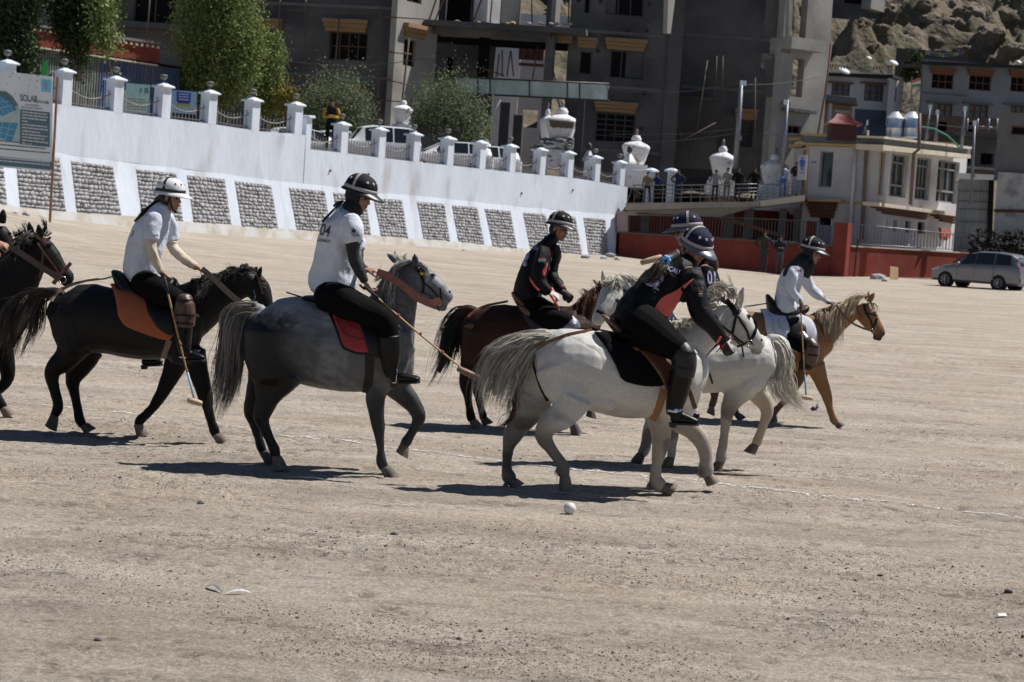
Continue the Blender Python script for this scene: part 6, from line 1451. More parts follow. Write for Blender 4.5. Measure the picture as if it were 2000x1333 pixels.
def tree(name,x,ytop,ybot,Y,lobes,n,leaf,m,label,cat='tree',grp=None,narrow=1.0,seed=1,trunk=.16,lfac=1.0):
    """lobes: (dx px, y px, rx px, ry px) ellipsoids filled with leaf clumps"""
    rn = np.random.RandomState(seed); base = P(x,ybot,Y); base.z -= .6; top = P(x,ytop,Y); e = empty(name,tuple(base),label,cat,grp); s = Y/FPX
    mb = MB(); n0 = 6; tr_ = [base.lerp(Vector((base.x,base.y,top.z)),t)+Vector((math.sin(t*5+seed)*.12,math.cos(t*4+seed)*.12,0)) for t in [i/n0*.9 for i in range(n0+1)]]
    mb.tube(tr_,trunk,8,r1=trunk*.2); tk = mb.obj('trunk',BARK,e,True); mb = MB()
    C = []
    for (dx,y,rx,ry) in lobes:
        c = P(x+dx,y,Y); C.append((c,rx*s,rx*s,ry*s)); j = min(n0,max(1,int(n0*(c.z-base.z)/(max(.1,top.z-base.z))*.8)))
        for _ in range(3):
            q = c+Vector((rn.uniform(-.5,.5)*rx*s,rn.uniform(-.5,.5)*rx*s,rn.uniform(-.2,.6)*ry*s)); mb.tube([tr_[j],tr_[j].lerp(q,.5)+Vector((0,0,-.1)),q],trunk*.3,5,r1=.02)
    mb.obj('branch',BARK,e,True) if False else mb.obj('limbs',BARK,e,True)['kind'] if False else None
    V = []; vol = [c[1]*c[3]*c[1] for c in C]; pr = np.array(vol)**.75; pr /= pr.sum()
    ncl = max(20,n//26); cl = []
    for _ in range(ncl):
        k = rn.choice(len(C),p=pr); c,rx,ry,rz = C[k]; d = rn.normal(size=3); d /= np.linalg.norm(d); r = rn.rand()**.33*.98
        cl.append((c.x+d[0]*rx*r,c.y+d[1]*ry*r,c.z+d[2]*rz*r,rn.uniform(.5,1.3)))
    cl = np.array(cl); idx = rn.randint(0,ncl,n); ctr = cl[idx,:3]+rn.normal(size=(n,3))*(.24*lfac)*cl[idx,3:4]*np.array([1,1,1.3*narrow])
    a = rn.normal(size=(n,3)); a /= np.linalg.norm(a,axis=1)[:,None]; b = np.cross(a,rn.normal(size=(n,3))); b /= np.linalg.norm(b,axis=1)[:,None]; sz = leaf*rn.uniform(.6,1.3,(n,1))
    a[:,2] -= .3
    V = np.stack([ctr-a*sz*.5,ctr+b*sz*.36,ctr+a*sz*.5,ctr-b*sz*.36],1).reshape(-1,3); F = np.arange(n*4).reshape(-1,4)
    me = bpy.data.meshes.new('crown'); me.vertices.add(len(V)); me.vertices.foreach_set('co',V.ravel()); me.loops.add(F.size); me.loops.foreach_set('vertex_index',F.ravel()); me.polygons.add(n); me.polygons.foreach_set('loop_start',np.arange(n)*4); me.polygons.foreach_set('loop_total',np.full(n,4)); me.update()
    o = link('crown',me,m,e); return e
POP = leaf_mat('leaf_poplar',(.10,.14,.04),(.26,.30,.11)); POPD = leaf_mat('leaf_dark',(.022,.038,.016),(.065,.088,.034),.15); WIL = leaf_mat('leaf_willow',(.10,.13,.07),(.22,.25,.14)); YEL = leaf_mat('leaf_yellow',(.14,.11,.02),(.20,.15,.03))
tree('poplar_tree',425,-60,215,93,[(0,120,66,90),(-30,60,60,90),(28,40,62,100),(40,140,45,60),(-40,10,40,70),(20,-40,56,70),(-15,170,50,50),(60,90,34,60)],38000,.12,POP,'broad bright green poplar rising behind the middle of the capped wall',grp='poplars behind the white wall',seed=3,narrow=1.4)
tree('poplar_tree',522,72,215,95,[(0,130,26,55),(4,170,26,50),(-8,190,26,36),(10,100,18,34)],14000,.11,POP,'slim young poplar right of the broad one',grp='poplars behind the white wall',seed=5,trunk=.08)
tree('poplar_tree',150,-120,130,84,[(0,10,46,60),(-10,-40,50,60),(0,70,34,44),(40,0,30,44),(6,112,18,30),(62,10,22,30),(-8,45,36,44)],20000,.13,POPD,'dark leafy tree with a drooping branch beside the red parapet',grp='poplars behind the white wall',seed=7)
tree('poplar_tree',215,40,130,82,[(0,84,14,12),(-12,72,16,14),(-14,35,20,24),(-20,0,20,22)],1800,.16,POP,'sunlit outer spray of leaves over the red parapet',grp='poplars behind the white wall',seed=8,trunk=.04)
tree('poplar_tree',30,-120,165,82,[(0,20,46,80),(6,90,34,46),(-25,80,36,60),(16,125,26,22),(10,-40,56,50)],25000,.13,POPD,'dark tree above the billboard at the top left corner',grp='poplars behind the white wall',seed=9)
tree('willow_bush',650,165,262,97,[(-30,215,36,36),(10,205,42,38),(48,220,32,30),(0,232,60,26)],14000,.10,WIL,'grey green willow bush behind the man in the yellow jacket','bush','willow bushes behind the wall',seed=11,trunk=.05,narrow=2.2)
tree('willow_bush',868,165,300,100,[(-30,215,40,34),(10,205,42,40),(52,240,36,36),(0,245,64,36),(60,265,26,26),(30,275,50,22)],18000,.10,WIL,'large willow bush left of the black canopy post','bush','willow bushes behind the wall',seed=13,trunk=.05,narrow=2.2)
tree('shrub',555,165,235,94,[(0,200,20,26),(10,188,14,18)],1300,.12,YEL,'small yellowing shrub beside the slim poplar','bush',seed=15,trunk=.03)
tree('shrub',1787,110,160,168,[(0,128,18,18),(-8,138,14,12)],1800,.25,POPD,'dark shrub between the stone hut and the grey house','bush',seed=17,trunk=.05)
tree('shrub',495,75,130,94.5,[(0,105,8,18),(-2,125,10,14)],500,.12,YEL,'yellow autumn sprig at the right edge of the broad poplar','bush',seed=19,trunk=.03)
# ================================================================== CARS
def car(P0,yaw,Lc,Wc,Hc,paint,label,detail=True,cat='car',grp=None,van=False):
    e = empty('parked_car',tuple(P0),label,cat,grp); cy,sy_ = math.cos(yaw),math.sin(yaw)
    T_ = lambda x,y,z: Vector(P0)+Vector((x*cy-y*sy_,x*sy_+y*cy,z))
    # longitudinal stations,x = 0 at the front bumper: (x,half width at sill,belt z,top z,half width at belt,half width at top)
    if van: ST = [(.0,.70,.62,.64,.72,.60),(.08,.84,.80,.84,.84,.70),(.9,.89,.98,1.02,.87,.74),(1.25,.90,1.02,1.10,.88,.72),(1.75,.90,1.04,1.66,.88,.64),(2.3,.90,1.05,1.76,.89,.66),(3.9,.90,1.06,1.76,.89,.66),(4.25,.89,1.08,1.68,.87,.64),(4.45,.84,1.05,1.2,.82,.66)]
    else: ST = [(.0,.60,.58,.60,.62,.40),(.10,.78,.74,.78,.78,.62),(.45,.84,.86,.90,.83,.70),(.95,.86,.94,1.02,.85,.72),(1.35,.86,.97,1.28,.86,.66),(1.85,.86,.99,1.56,.86,.62),(2.3,.86,1.00,1.66,.86,.61),(3.1,.86,1.02,1.68,.86,.61),(3.75,.86,1.05,1.62,.85,.60),(4.15,.84,1.06,1.42,.82,.60),(4.27,.80,1.02,1.10,.79,.62),(4.33,.76,.80,.84,.74,.60)]
    fx,fy,fz = Lc/4.35,Wc/1.74,Hc/1.69; N = []
    for (x,ws,zb_,zt,wb,wt) in ST:
        pts = [(0,.24),(ws*.9,.24),(ws,.34),(ws*1.01,.60 if zb_ > .62 else zb_*.8),(wb,zb_),(wb*.985,zb_+min(.03,(zt-zb_)*.3)),((wb*.35+wt*.65),zb_+(zt-zb_)*.62),(wt,zb_+(zt-zb_)*.93),(wt*.75,zt),(0,zt+.015)]
        N.append([(x*fx,y*fy,z*fz) for y,z in pts])
    def S(u,v):  # station u,profile v
        i = min(int(u),len(N)-2); f = u-i; j = min(int(v),8); g = v-j; a = Vector(N[i][j]).lerp(Vector(N[i][j+1]),g); b = Vector(N[i+1][j]).lerp(Vector(N[i+1][j+1]),g); return a.lerp(b,f)
    mb = MB(); nu = (len(N)-1)*3; nv = 18; vs = []; fs = []
    for sgn in (1,-1):
        b0 = len(vs)
        for i in range(nu+1):
            for j in range(nv+1): p = S(i/3*.99999,j/2*.99999); vs.append(T_(p.x,sgn*p.y,p.z))
        for i in range(nu):
            for j in range(nv):
                a = b0+i*(nv+1)+j; q = (a,a+1,a+nv+2,a+nv+1); fs.append(q if sgn > 0 else tuple(reversed(q)))
        for i in (0,nu): fs.append(tuple(b0+i*(nv+1)+j for j in range(nv+1)))
    mb.add(vs,fs); bm = bmesh.new(); me = mb.mesh('b'); bm.from_mesh(me); bmesh.ops.remove_doubles(bm,verts=bm.verts,dist=.004)
    # wheel arches
    wx = (.82*fx,(3.38 if not van else 3.45)*fx)
    bmesh.ops.recalc_face_normals(bm,faces=bm.faces); bm.to_mesh(me); bm.free(); body = link('body',me,paint,e); autosmooth(body,28)
    TIRE = mat('tyre',(.015,.015,.016),.85); RIM = mat('rim',(.35,.35,.37),.35,.8,var=.1); DK_ = mat('wheel_arch',(.01,.01,.01),.9,var=0)
    def patch(name,u0,u1,v0,v1,m,off=.012,sides=(1,-1),n=5,parent=body,tp=0,tp2=0):
        for sg_ in sides:
            mb = MB(); vs = []; fs = []
            for i in range(n+1):
                for j in range(n+1):
                    tj = j/n; uu0,uu1 = u0+tp*tj,u1-tp2*tj; p = S(uu0+(uu1-uu0)*i/n,v0+(v1-v0)*tj); q = S(min(len(N)-1.01,uu0+(uu1-uu0)*i/n+.05),v0+(v1-v0)*tj); r = S(uu0+(uu1-uu0)*i/n,min(8.9,v0+(v1-v0)*tj+.05)); nn = (q-p).cross(r-p)
                    if nn.length < 1e-9: nn = Vector((0,1,0))
                    nn.normalize()
                    if nn.y < 0: nn = -nn
                    if abs(nn.y) < .05 and nn.z < 0: nn = -nn
                    p = p+nn*off; vs.append(T_(p.x,sg_*p.y,p.z))
            for i in range(n):
                for j in range(n): a = i*(n+1)+j; fs.append((a,a+1,a+n+2,a+n+1))
            mb.add(vs,fs); mb.obj(name,m,parent,True)
    CG = mat('car_glass',(.012,.014,.016),.04,spec=.9,var=0)
    if van: pats = [(4.15,5.0,4.9,6.9),(5.05,5.5,4.9,6.9),(5.55,6.0,4.9,6.9),(6.1,6.9,4.9,6.9)]
    else: pats = [(4.25,5.7,5.15,6.95),(5.78,6.95,5.15,6.95),(7.05,8.35,5.15,6.9)]
    for k,(a,b,c_,d) in enumerate(pats): patch('side_window',a,b,c_,d,CG,tp=.55 if k == 0 and not van else .0,tp2=.35 if k == len(pats)-1 and not van else 0)
    def cross(name,x0,z0,x1,z1,w0,w1,m,parent=body,th=.01):   # across-the-car panel
        mb = MB(); f = [T_(x0*fx,-w0*fy,z0*fz),T_(x0*fx,w0*fy,z0*fz),T_(x1*fx,w1*fy,z1*fz),T_(x1*fx,-w1*fy,z1*fz)]; d = T_(.02,0,.004)-T_(0,0,0); d = d*(1 if x0 > 2 else -1); mb.prism([p+d for p in f],f); mb.obj(name,m,parent)
    if van: cross('windscreen',1.30,1.14,1.70,1.60,.74,.62,CG); cross('rear_window',4.44,1.18,4.30,1.58,.66,.60,CG)
    else: cross('windscreen',1.02,1.08,1.80,1.53,.72,.60,CG); cross('rear_window',4.262,1.12,4.08,1.48,.62,.54,CG); cross('number_plate',4.335,.78,4.335,.92,.26,.26,mat('plate',(.6,.6,.55),.5)); cross('rear_bumper',4.345,.36,4.345,.60,.70,.72,mat('bumper_shade',(.22,.22,.24),.5))
    for wx_ in wx:
        for sg_ in (-1,1):
            c = T_(wx_,sg_*.80*fy,.31*fz); ax = (T_(0,1,0)-T_(0,0,0))*sg_; mb = MB(); r = .315*fz
            mb.lathe(c-ax*.10,[(r*.6,0),(r*.96,.01),(r,.04),(r,.15),(r*.96,.19),(r*.62,.20)],26,ax); w_ = mb.obj('wheel',TIRE,e,True); autosmooth(w_,40)
            mb = MB(); mb.lathe(c-ax*.10,[(r*.62,.14),(r*.64,.202),(r*.58,.206),(r*.54,.17),(r*.1,.165)],26,ax); mb.obj('rim',RIM,w_,True); mb = MB()
            for k in range(6):
                a = k*math.pi/3; u = Vector((0,0,1)); t = ax.cross(u).normalized(); d = u*math.cos(a)+t*math.sin(a); mb.tube([c+ax*.095,c+ax*.10+d*r*.58],.022,5)
            mb.obj('spokes',RIM,w_)
            mb = MB(); mb.lathe(c-ax*.14,[(r*1.16,0),(r*1.16,(Wc/1.74*.865-.80*fy)+.150)],26,ax); mb.obj('wheel_arch',DK_,body,True)
    if not van:
        patch('tail_light',9.3,10.15,4.0,5.6,mat('tail_red',(.20,.01,.012),.2,spec=.6,var=.1),.014); patch('head_light',.3,2.0,3.6,4.4,mat('lamp_clear',(.45,.47,.5),.15,spec=.8),.012)
        patch('door_handle',5.2,5.5,4.0,4.15,mat('handle',(.30,.30,.32),.3),.02); patch('door_handle',6.6,6.9,4.0,4.15,MATS['handle'],.02)
        for u in (4.05,5.74,7.0): patch('door_gap',u,u+.035,2.3,5.0,DK_,.004)
        patch('side_trim',3.6,8.4,2.45,2.62,MATS['handle'],.014)
        for sg_ in (-1,1): mb = MB(); q = T_(1.45*fx,sg_*.98*fy,1.05*fz); mb.lathe(q,[(.02,-.09),(.085,-.06),(.10,0),(.085,.06),(.02,.09)],10,(T_(0,1,0)-T_(0,0,0))); mb.obj('mirror',paint,body,True)
    return e
SILV = mat('paint_silver',(.20,.19,.20),.35,.5,var=.03,coat=.5); WHP = mat('paint_white',(.62,.63,.66),.3,var=.03,coat=.4)
fr = ground_at(1850,563); rr_ = ground_at(1942,577); fr.z = gz(fr.x,fr.y); d = (rr_-fr);
k = 94/FPX; Yc = 92.0; a = P(1828,560,Yc); yaw = R(33); a.z = gz(a.x,a.y)
for _ in range(1): pass
car((a.x+.0,a.y-.3,gz(a.x+1.5,a.y)-.02),R(-40),4.35,1.74,1.66,SILV,'silver people carrier parked on the dirt in front of the red wall')
for x_,y_,Y,yw,lb in ((612,296,93,30,'pale blue-white car behind the small white post'),(690,303,93,20,'white van behind the first railing bay of the lower wall'),(760,312,94,200,'white car behind the second railing bay of the lower wall'),(842,322,96,15,'white car with dark windows behind the third lower bay'),(905,330,98,25,'white car nearest the willow bush')):
    q = P(x_,y_,Y); z0 = wall_top_z(W.sz(x_,y_)[0],2)-.30; car((q.x-1.5,q.y,z0),R(yw),4.4,1.75,1.8 if 'van' in lb else 1.55,WHP if 'blue' not in lb else mat('paint_paleblue',(.45,.52,.60),.3,coat=.4),lb,van=('van' in lb),grp='cars parked on the terrace')
q = Plane(780,99,-4); b = empty('brown_shelter',tuple(q.px(800,300)),'low dark brown shelter roof behind the parked cars','shelter'); quadp('roof',q,[(716,250),(905,248),(905,262),(716,262)],0,-3,mat('shelter_brown',(.045,.028,.022),.7,var=.2),b); quadp('wall',q,[(722,262.5),(900,262.5),(900,330),(722,325)],-.4,-2.6,BANDG,b)
# ================================================================== PEOPLE FAR OFF
def bystander(x,yf,hpx,Y,top,legs_,label,pose='stand',skin=(.22,.12,.08),hairc=(.01,.009,.008),facing=-90,zfix=None,ylo=None,lean=0,vest=None,seed=0):
    s = Y/FPX; hpx *= 1.07; q = P(x,yf,Y);
    if zfix is not None: q.z = zfix
    H = hpx*s; k = H/1.70; e = empty('person',tuple(q),label,'person','onlookers along the wall and walkway'); up = Vector((0,0,1)); f = Vector((math.cos(R(facing)),math.sin(R(facing)),0)); l = Vector((-f.y,f.x,0))
    g = lambda a,b,c: q+(l*a+f*b+up*c)*k
    B = Body(Y); T3 = lambda B_,pts,rs,c,w_=None: B_.tube3([g(*p) for p in pts],[r*k for r in rs],[r*k for r in (w_ or rs)],[c]*len(pts),10,.5,l)
    crouch = pose == 'crouch'; dz = -.62 if crouch else 0; st = .11 if pose != 'wide' else .2
    hz = .95+dz
    legs = []
    for sg in (-1,1):
        if crouch: legs.append([(sg*.09,-.05,hz-.02),(sg*.16,.32,.42),(sg*.15,.12,.10),(sg*.15,.22,.04)])
        else: legs.append([(sg*.09,0,hz),(sg*(.09+st)*.55,.03,.50),(sg*(st),-.01,.09),(sg*(st+.01),.14,.04)])
    torso = [(0,0,hz-.03),(0,.01,hz+.22),(0,.02-lean,hz+.45),(0,0,1.42+dz)]
    tr_,tw = [.12,.115,.13,.08],[.16,.15,.19,.15]
    arms = []
    for sg in (-1,1):
        sh = (sg*.19,0,1.38+dz)
        if pose == 'crossed': arms.append([sh,(sg*.25,.06,1.12+dz),(-sg*.02,.22,1.14+dz),(-sg*.10,.20,1.16+dz)])
        elif pose == 'phone': arms.append([sh,(sg*.22,.08,1.13+dz),(sg*.06,.25,1.32+dz),(sg*.04,.27,1.38+dz)])
        elif pose == 'rail': arms.append([sh,(sg*.30,.04,1.15+dz),(sg*.32,.26,1.02+dz),(sg*.32,.33,1.02+dz)])
        elif pose == 'hips': arms.append([sh,(sg*.38,-.03,1.16+dz),(sg*.20,.06,1.0+dz),(sg*.17,.09,.98+dz)])
        elif crouch: arms.append([sh,(sg*.26,.20,.55),(sg*.08,.38,.48),(sg*.05,.42,.47)])
        else: arms.append([sh,(sg*.25,-.01,1.10+dz),(sg*.26,.05,.86+dz),(sg*.26,.07,.80+dz)])
    for L_ in legs: T3(B,L_,[.07,.055,.038,.035],skin)
    T3(B,torso,[r*.85 for r in tr_],skin,[r*.85 for r in tw])
    for A_ in arms: T3(B,A_,[.042,.036,.030,.034],skin)
    T3(B,[(0,0,1.42+dz),(0,.01,1.52+dz)],[.055,.05],skin); M = Matrix(((f.x,l.x,0),(f.y,l.y,0),(0,0,1))); hc = g(0,.02,1.60+dz); head_parts(B,hc,M,k*.92,skin)
    B.build('body',SKINM,e,.022*k,2)
    C1 = Body(Y); T3(C1,torso,tr_,vest or top,tw);
    for A_ in arms: T3(C1,A_[:3],[.062,.055,.045],top)
    C1.build('jacket',SKINM if False else CLOTH,e,.022*k,2)
    C2 = Body(Y); T3(C2,[(0,0,hz-.08),(0,0,hz+.02)],[.12,.125],legs_,[.16,.165])
    for L_ in legs: T3(C2,L_[:3],[.09,.072,.055],legs_)
    C2.build('trousers',CLOTH,e,.022*k,2)
    C3 = Body(Y); C3.ball(hc+up*.04*k-f*.02*k,.100*k,.085*k,.085*k,M,hairc); C3.build('hair',CLOTH,e,.02*k,1)
    for L_ in legs:
        C4 = Body(Y); T3(C4,[L_[2],(L_[2][0],L_[2][1]+.02,.045),(L_[3][0],L_[3][1]+.06,.035)],[.05,.045,.038],(.03,.03,.03)); C4.build('shoe',CLOTH,e,.02*k,1)
    return e
CLOTH = mat('cloth_plain',rough=.85,spec=.15,attr='coat',var=.1,scale=10,bump=.3,bscale=14,bdist=.02)
NV,BK_,GY,WHt = (.02,.03,.06),(.008,.008,.009),(.20,.20,.22),(.50,.52,.58)
z2 = wall_top_z(W.sz(645,290)[0],2)
bystander(644,292,92,87.5,(.55,.30,.04),BK_,'man with yellow sleeves and crossed arms standing above the wall','crossed',zfix=z2+.12,vest=(.012,.012,.02),seed=1)
bystander(958,330,44,100,NV,(.05,.06,.09),'person leaning at the railing beside the half hidden chorten','rail')
dk = D1.px(1340,397,-.8).z
for args in ((1243,394,36,102.9,(.04,.045,.05),(.03,.03,.035),'crouching person in dark clothes at the left end of the walkway','crouch'),
             (1262,396,56,103.2,(.16,.13,.085),(.02,.02,.03),'person in a tan jacket standing wide at the left end of the walkway','wide'),(1281,395,52,103.8,(.02,.03,.10),(.015,.015,.02),'person in a dark blue top beside the tan jacket','rail'),
             (1322,394,58,104,NV,NV,'person in navy holding the rail right of the white pillar','hips'),(1395,394,57,103.6,GY,BK_,'person in a light grey top and black trousers on the walkway','rail'),(1418,393,60,104.4,(.26,.25,.22),(.12,.11,.10),'person in a pale jacket turned away on the walkway','stand'),
             (1439,393,60,103.7,BK_,BK_,'tall person in black with a red print in the walkway group','rail'),(1471,393,60,103.7,BK_,BK_,'person in black alone right of the group on the walkway','rail'),(1528,382,58,103.9,(.42,.44,.62),(.10,.14,.38),'person in a pale lilac shirt by the steel pole on the walkway','stand'),(1551,380,60,103.6,(.03,.02,.025),(.30,.29,.32),'person in maroon taking a photo beside the restroom sign','phone')):
    bystander(*args,zfix=P(args[0],args[1]-(0 if args[0] < 1500 else -2),args[3]).z)
p = P(1489,531,97.3); bystander(1489,531,74,p.y,(.035,.042,.04),(.035,.045,.065),'man in a dark green jacket with hands on hips before the red wall','hips',zfix=p.z)
p = P(1520,533,97.0); bystander(1520,533,67,p.y,(.015,.025,.035),(.06,.065,.07),'person with crossed arms beside the man in the green jacket','crossed',zfix=p.z)
for x_,lb in ((1268,'white capped post standing on the walkway behind the tan jacket'),(1308,'white capped post standing on the walkway beside the person in navy')):
    q = D1.px(x_,396,-1.6); e = empty('capped_post',tuple(q),lb,'post'); zt = P(x_,336,q.y).z; hw = 7.5*q.y/FPX; mb = MB(); mb.box((q.x-hw,q.y-hw,q.z-.2),(q.x+hw,q.y+hw,zt)); mb.obj('shaft',PLASTER,e); mb = MB(); mb.lathe((q.x,q.y,zt),[(hw*2,0),(hw*2,.08),(hw*.8,.18),(.05,.2)],4); o = mb.obj('cap',PLASTER,e)
# ---------------------------------------------------------------- grey pony and rider 04
def depth_of(px,py,off=0):
    return ground_at(px,py).y+off
c = crop(380,300,2.02)
D = depth_of(*c(500,1255))
H = Horse(D,c,'dapple grey pony with near-black legs and red saddle pad, ridden by the number 04 rider',c(480,1245))
LT = (.115,.118,.125); DK = (.018,.018,.02); MD = (.085,.085,.09); BK = (.007,.0065,.007)
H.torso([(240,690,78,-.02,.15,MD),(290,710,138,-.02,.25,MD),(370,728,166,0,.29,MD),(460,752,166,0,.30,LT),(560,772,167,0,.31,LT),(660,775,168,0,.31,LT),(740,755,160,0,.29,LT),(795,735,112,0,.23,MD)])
B = H.B
B.limb([(300,700,108),(302,800,108),(318,880,88)],dd=-.12,wd=.16,col=DK); B.limb([(330,700,110),(350,800,105),(340,880,70)],dd=.12,wd=.16,col=DK)
B.limb([(770,700,90,-.10,.13),(760,830,85,-.11,.13),(745,900,55,-.12,.10)],col=MD); B.limb([(780,700,90,.10,.12),(790,830,80,.11,.12),(800,900,60,.12,.10)],col=MD)
B.limb([(740,700,135,0,.22),(780,610,100,0,.16),(812,530,76,0,.125),(845,480,62,-.01,.10),(862,460,50,-.01,.085)],col=(.075,.075,.08),seg=16)
H.head([(866,470,44,-.01,.075),(884,500,62,-.02,.095),(915,520,62,-.03,.092),(948,538,50,-.05,.078),(975,560,39,-.06,.058),(993,572,33,-.07,.05),(1003,580,27,-.075,.045)],(.17,.175,.185),
       ears=[((872,445),(868,392),17,-.08,(.05,.05,.055)),((795,425),(757,394),13,.06,(.12,.12,.13))])
B.limb([(880,540,42,-.04,.08),(920,575,28,-.05,.06),(965,600,20,-.06,.045),(985,608,17,-.07,.04)],col=(.15,.15,.16))
H.leg([(330,860,105,None,.12),(305,920,78,None,.10),(285,975,48),(265,1035,38),(275,1075,26),(296,1125,22),(315,1165,25),(322,1195,21)],(328,1245),-.13,BK,True,HOOFL)
H.leg([(290,860,95,None,.11),(260,930,58,None,.09),(238,985,42),(224,1030,34),(236,1080,24),(252,1140,21),(262,1185,24),(272,1210,20)],(292,1256),.16,BK,True,HOOFD)
H.leg([(735,880,62,None,.10),(715,950,40),(718,1020,30),(726,1068,28),(730,1110,20),(735,1155,18),(738,1190,23),(748,1213,19)],(768,1253),-.12,(.028,.028,.031),True,HOOFD)
H.leg([(775,900,62,None,.10),(825,950,44),(868,1000,33),(884,1040,30),(872,1075,22),(852,1110,20),(838,1135,24),(826,1150,20)],(806,1182),.13,(.03,.03,.033),False,HOOFL)
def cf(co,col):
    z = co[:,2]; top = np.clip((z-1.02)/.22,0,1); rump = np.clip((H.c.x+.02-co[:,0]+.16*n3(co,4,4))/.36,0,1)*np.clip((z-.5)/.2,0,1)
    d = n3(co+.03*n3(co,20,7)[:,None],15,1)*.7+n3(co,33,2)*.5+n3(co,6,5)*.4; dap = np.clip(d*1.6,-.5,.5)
    k1 = .2+2.4*np.clip((z-1.17)/.15+dap*.5,0,1); k = k1*rump+(1+.45*dap+1.1*np.clip((z-1.12)/.1,0,1)*(co[:,0] < H.c.x+.3))*(1-rump)  # croup and back painted lighter as sunlit, over the dark haunch and dapples
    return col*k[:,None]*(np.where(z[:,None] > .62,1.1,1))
B.limb([(262,625,30),(225,612,28),(190,606,22),(150,625,14)],wd=.05,col=(.10,.10,.10))
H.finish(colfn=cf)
GM_ = hair_mat('hair_grey',(.045,.045,.05),(.42,.41,.40)); GM2 = hair_mat('hair_grey_tail',(.035,.033,.034),(.30,.27,.24))
def taper_tail(H,guides,n,m,**k): return H.hair('tail',guides,n,m,**k)
taper_tail(H,[[(232,600,-.02),(170,590,-.03),(110,640,-.04),(95,760,-.05),(80,900,-.05),(50,1060,-.05)],[(232,605,-.05),(160,600,-.08),(130,680,-.10),(130,800,-.10),(115,930,-.10),(75,1065,-.08)],[(225,620,0),(185,640,-.04),(170,740,-.05),(160,860,-.04),(130,980,-.04),(100,1050,-.04)],[(225,630,.05),(205,680,.02),(185,780,0),(175,880,0),(155,980,0),(120,1010,0)]],900,GM2,r=.0030,spread=.020,rootspread=.014,wave=.014,seed=4,tips=(.6,1.0))
H.hair('mane',[[(868,440,-.03),(840,425,-.08),(790,450,-.12),(750,520,-.13),(735,580,-.13)],[(840,430,0),(790,445,-.10),(760,520,-.15),(745,600,-.17)],[(790,450,0),(770,520,-.14),(770,600,-.17),(790,680,-.17)],[(760,520,0),(745,580,-.14),(775,660,-.18),(805,730,-.17)]],1000,GM_,r=.0028,spread=.016,wave=.010,seed=6,tips=(.6,1.0))
H.hair('forelock',[[(868,425,-.03),(900,440,-.10),(930,470,-.11)],[(866,430,-.05),(915,470,-.12),(925,520,-.12)]],60,GM_,r=.0028,spread=.012,seed=2)
H.hair('crest_hair',[[(800,440,0),(790,415,0),(800,400,0)],[(850,420,0),(830,405,0),(845,392,0)],[(765,500,0),(745,480,0),(735,470,0)],[(735,570,0),(715,550,0),(705,545,0)]],160,GM_,r=.0026,spread=.02,seed=9)
H.eye(938,484); H.nostril(1006,548,.013); H.nostril(1000,575,.006)
H.pad('saddle_pad',[(500,590),(535,640),(560,700),(585,765),(640,785),(690,790),(700,650),(640,560),(560,545)],mat('pad_red',(.30,.028,.032),.8,var=.12,scale=10,bump=.3,bscale=60,bdist=.004),th=.02)
for pts in ([(560,660),(590,715),(640,735),(680,738)],[(585,650),(612,690),(650,705),(690,708)]): H.strap('pad_seam',pts,.012,mat('pad_seam',(.16,.012,.015),.8,var=.1),off=.030)
H.strap('pad_edge',[(505,595),(538,645),(562,702),(586,768),(640,788),(690,793)],.018,LEATHERK,off=.016,mirror=True)
s_ = Body(D,c); s_.limb([(430,568,7,0,.10),(490,575,16,0,.15),(560,590,26,0,.17),(650,610,30,0,.16),(720,590,28,0,.12)],col=(0,0,0)); sad = s_.build('saddle',LEATHERK,H.e,.01,3)
H.pad('flap',[(520,600),(570,640),(640,660),(690,800),(745,810),(780,740),(740,640),(640,600)],LEATHERK,off=.03,th=.012,parent=H.e)
for q in ([(362,548,0),(400,560,-.01),(440,572,-.02)],): H.free('strap',q,.012,LEATHERK)
H.strap('crupper',[(200,640),(215,615),(245,590)],.022,LEATHERK,off=.008)
H.strap('girth',[(690,780),(690,860),(680,945)],.07,LEATHERK,off=.006,mirror=True)
# bridle and broad rein
H.strap('cheek_strap',[(868,445),(895,480),(905,520),(900,550)],.022,LEATHERK); H.strap('browband',[(885,450),(905,462),(925,470)],.02,LEATHERK); H.strap('nose_strap',[(905,510),(940,540),(965,570)],.014,LEATHERK)
H.strap('noseband',[(968,530),(972,565),(975,600)],.014,LEATHERK); H.ring(965,590,-.16)
mb = MB(); q = draped(H.bvh,H.px([(897,475)]),.008)[0]; mb.lathe(q,[(.022,-.004),(.022,.004),(.012,.009),(.001,.01)],14,CAM-q); mb.obj('rosette',mat('brass',(.5,.33,.08),.35,1,var=.2),H.e,True)
H.free('rein',[(720,468,-.20),(760,480,-.22),(820,520,-.24),(880,570,-.22),(930,595,-.19),(972,580,-.16)],.058,LEATHER2,30)
H.free('thin_rein',[(890,548,-.17),(930,560,-.17),(960,605,-.13),(965,622,-.1)],.008,LEATHERK)
H.stirrup(800,850,-.33,790,700)
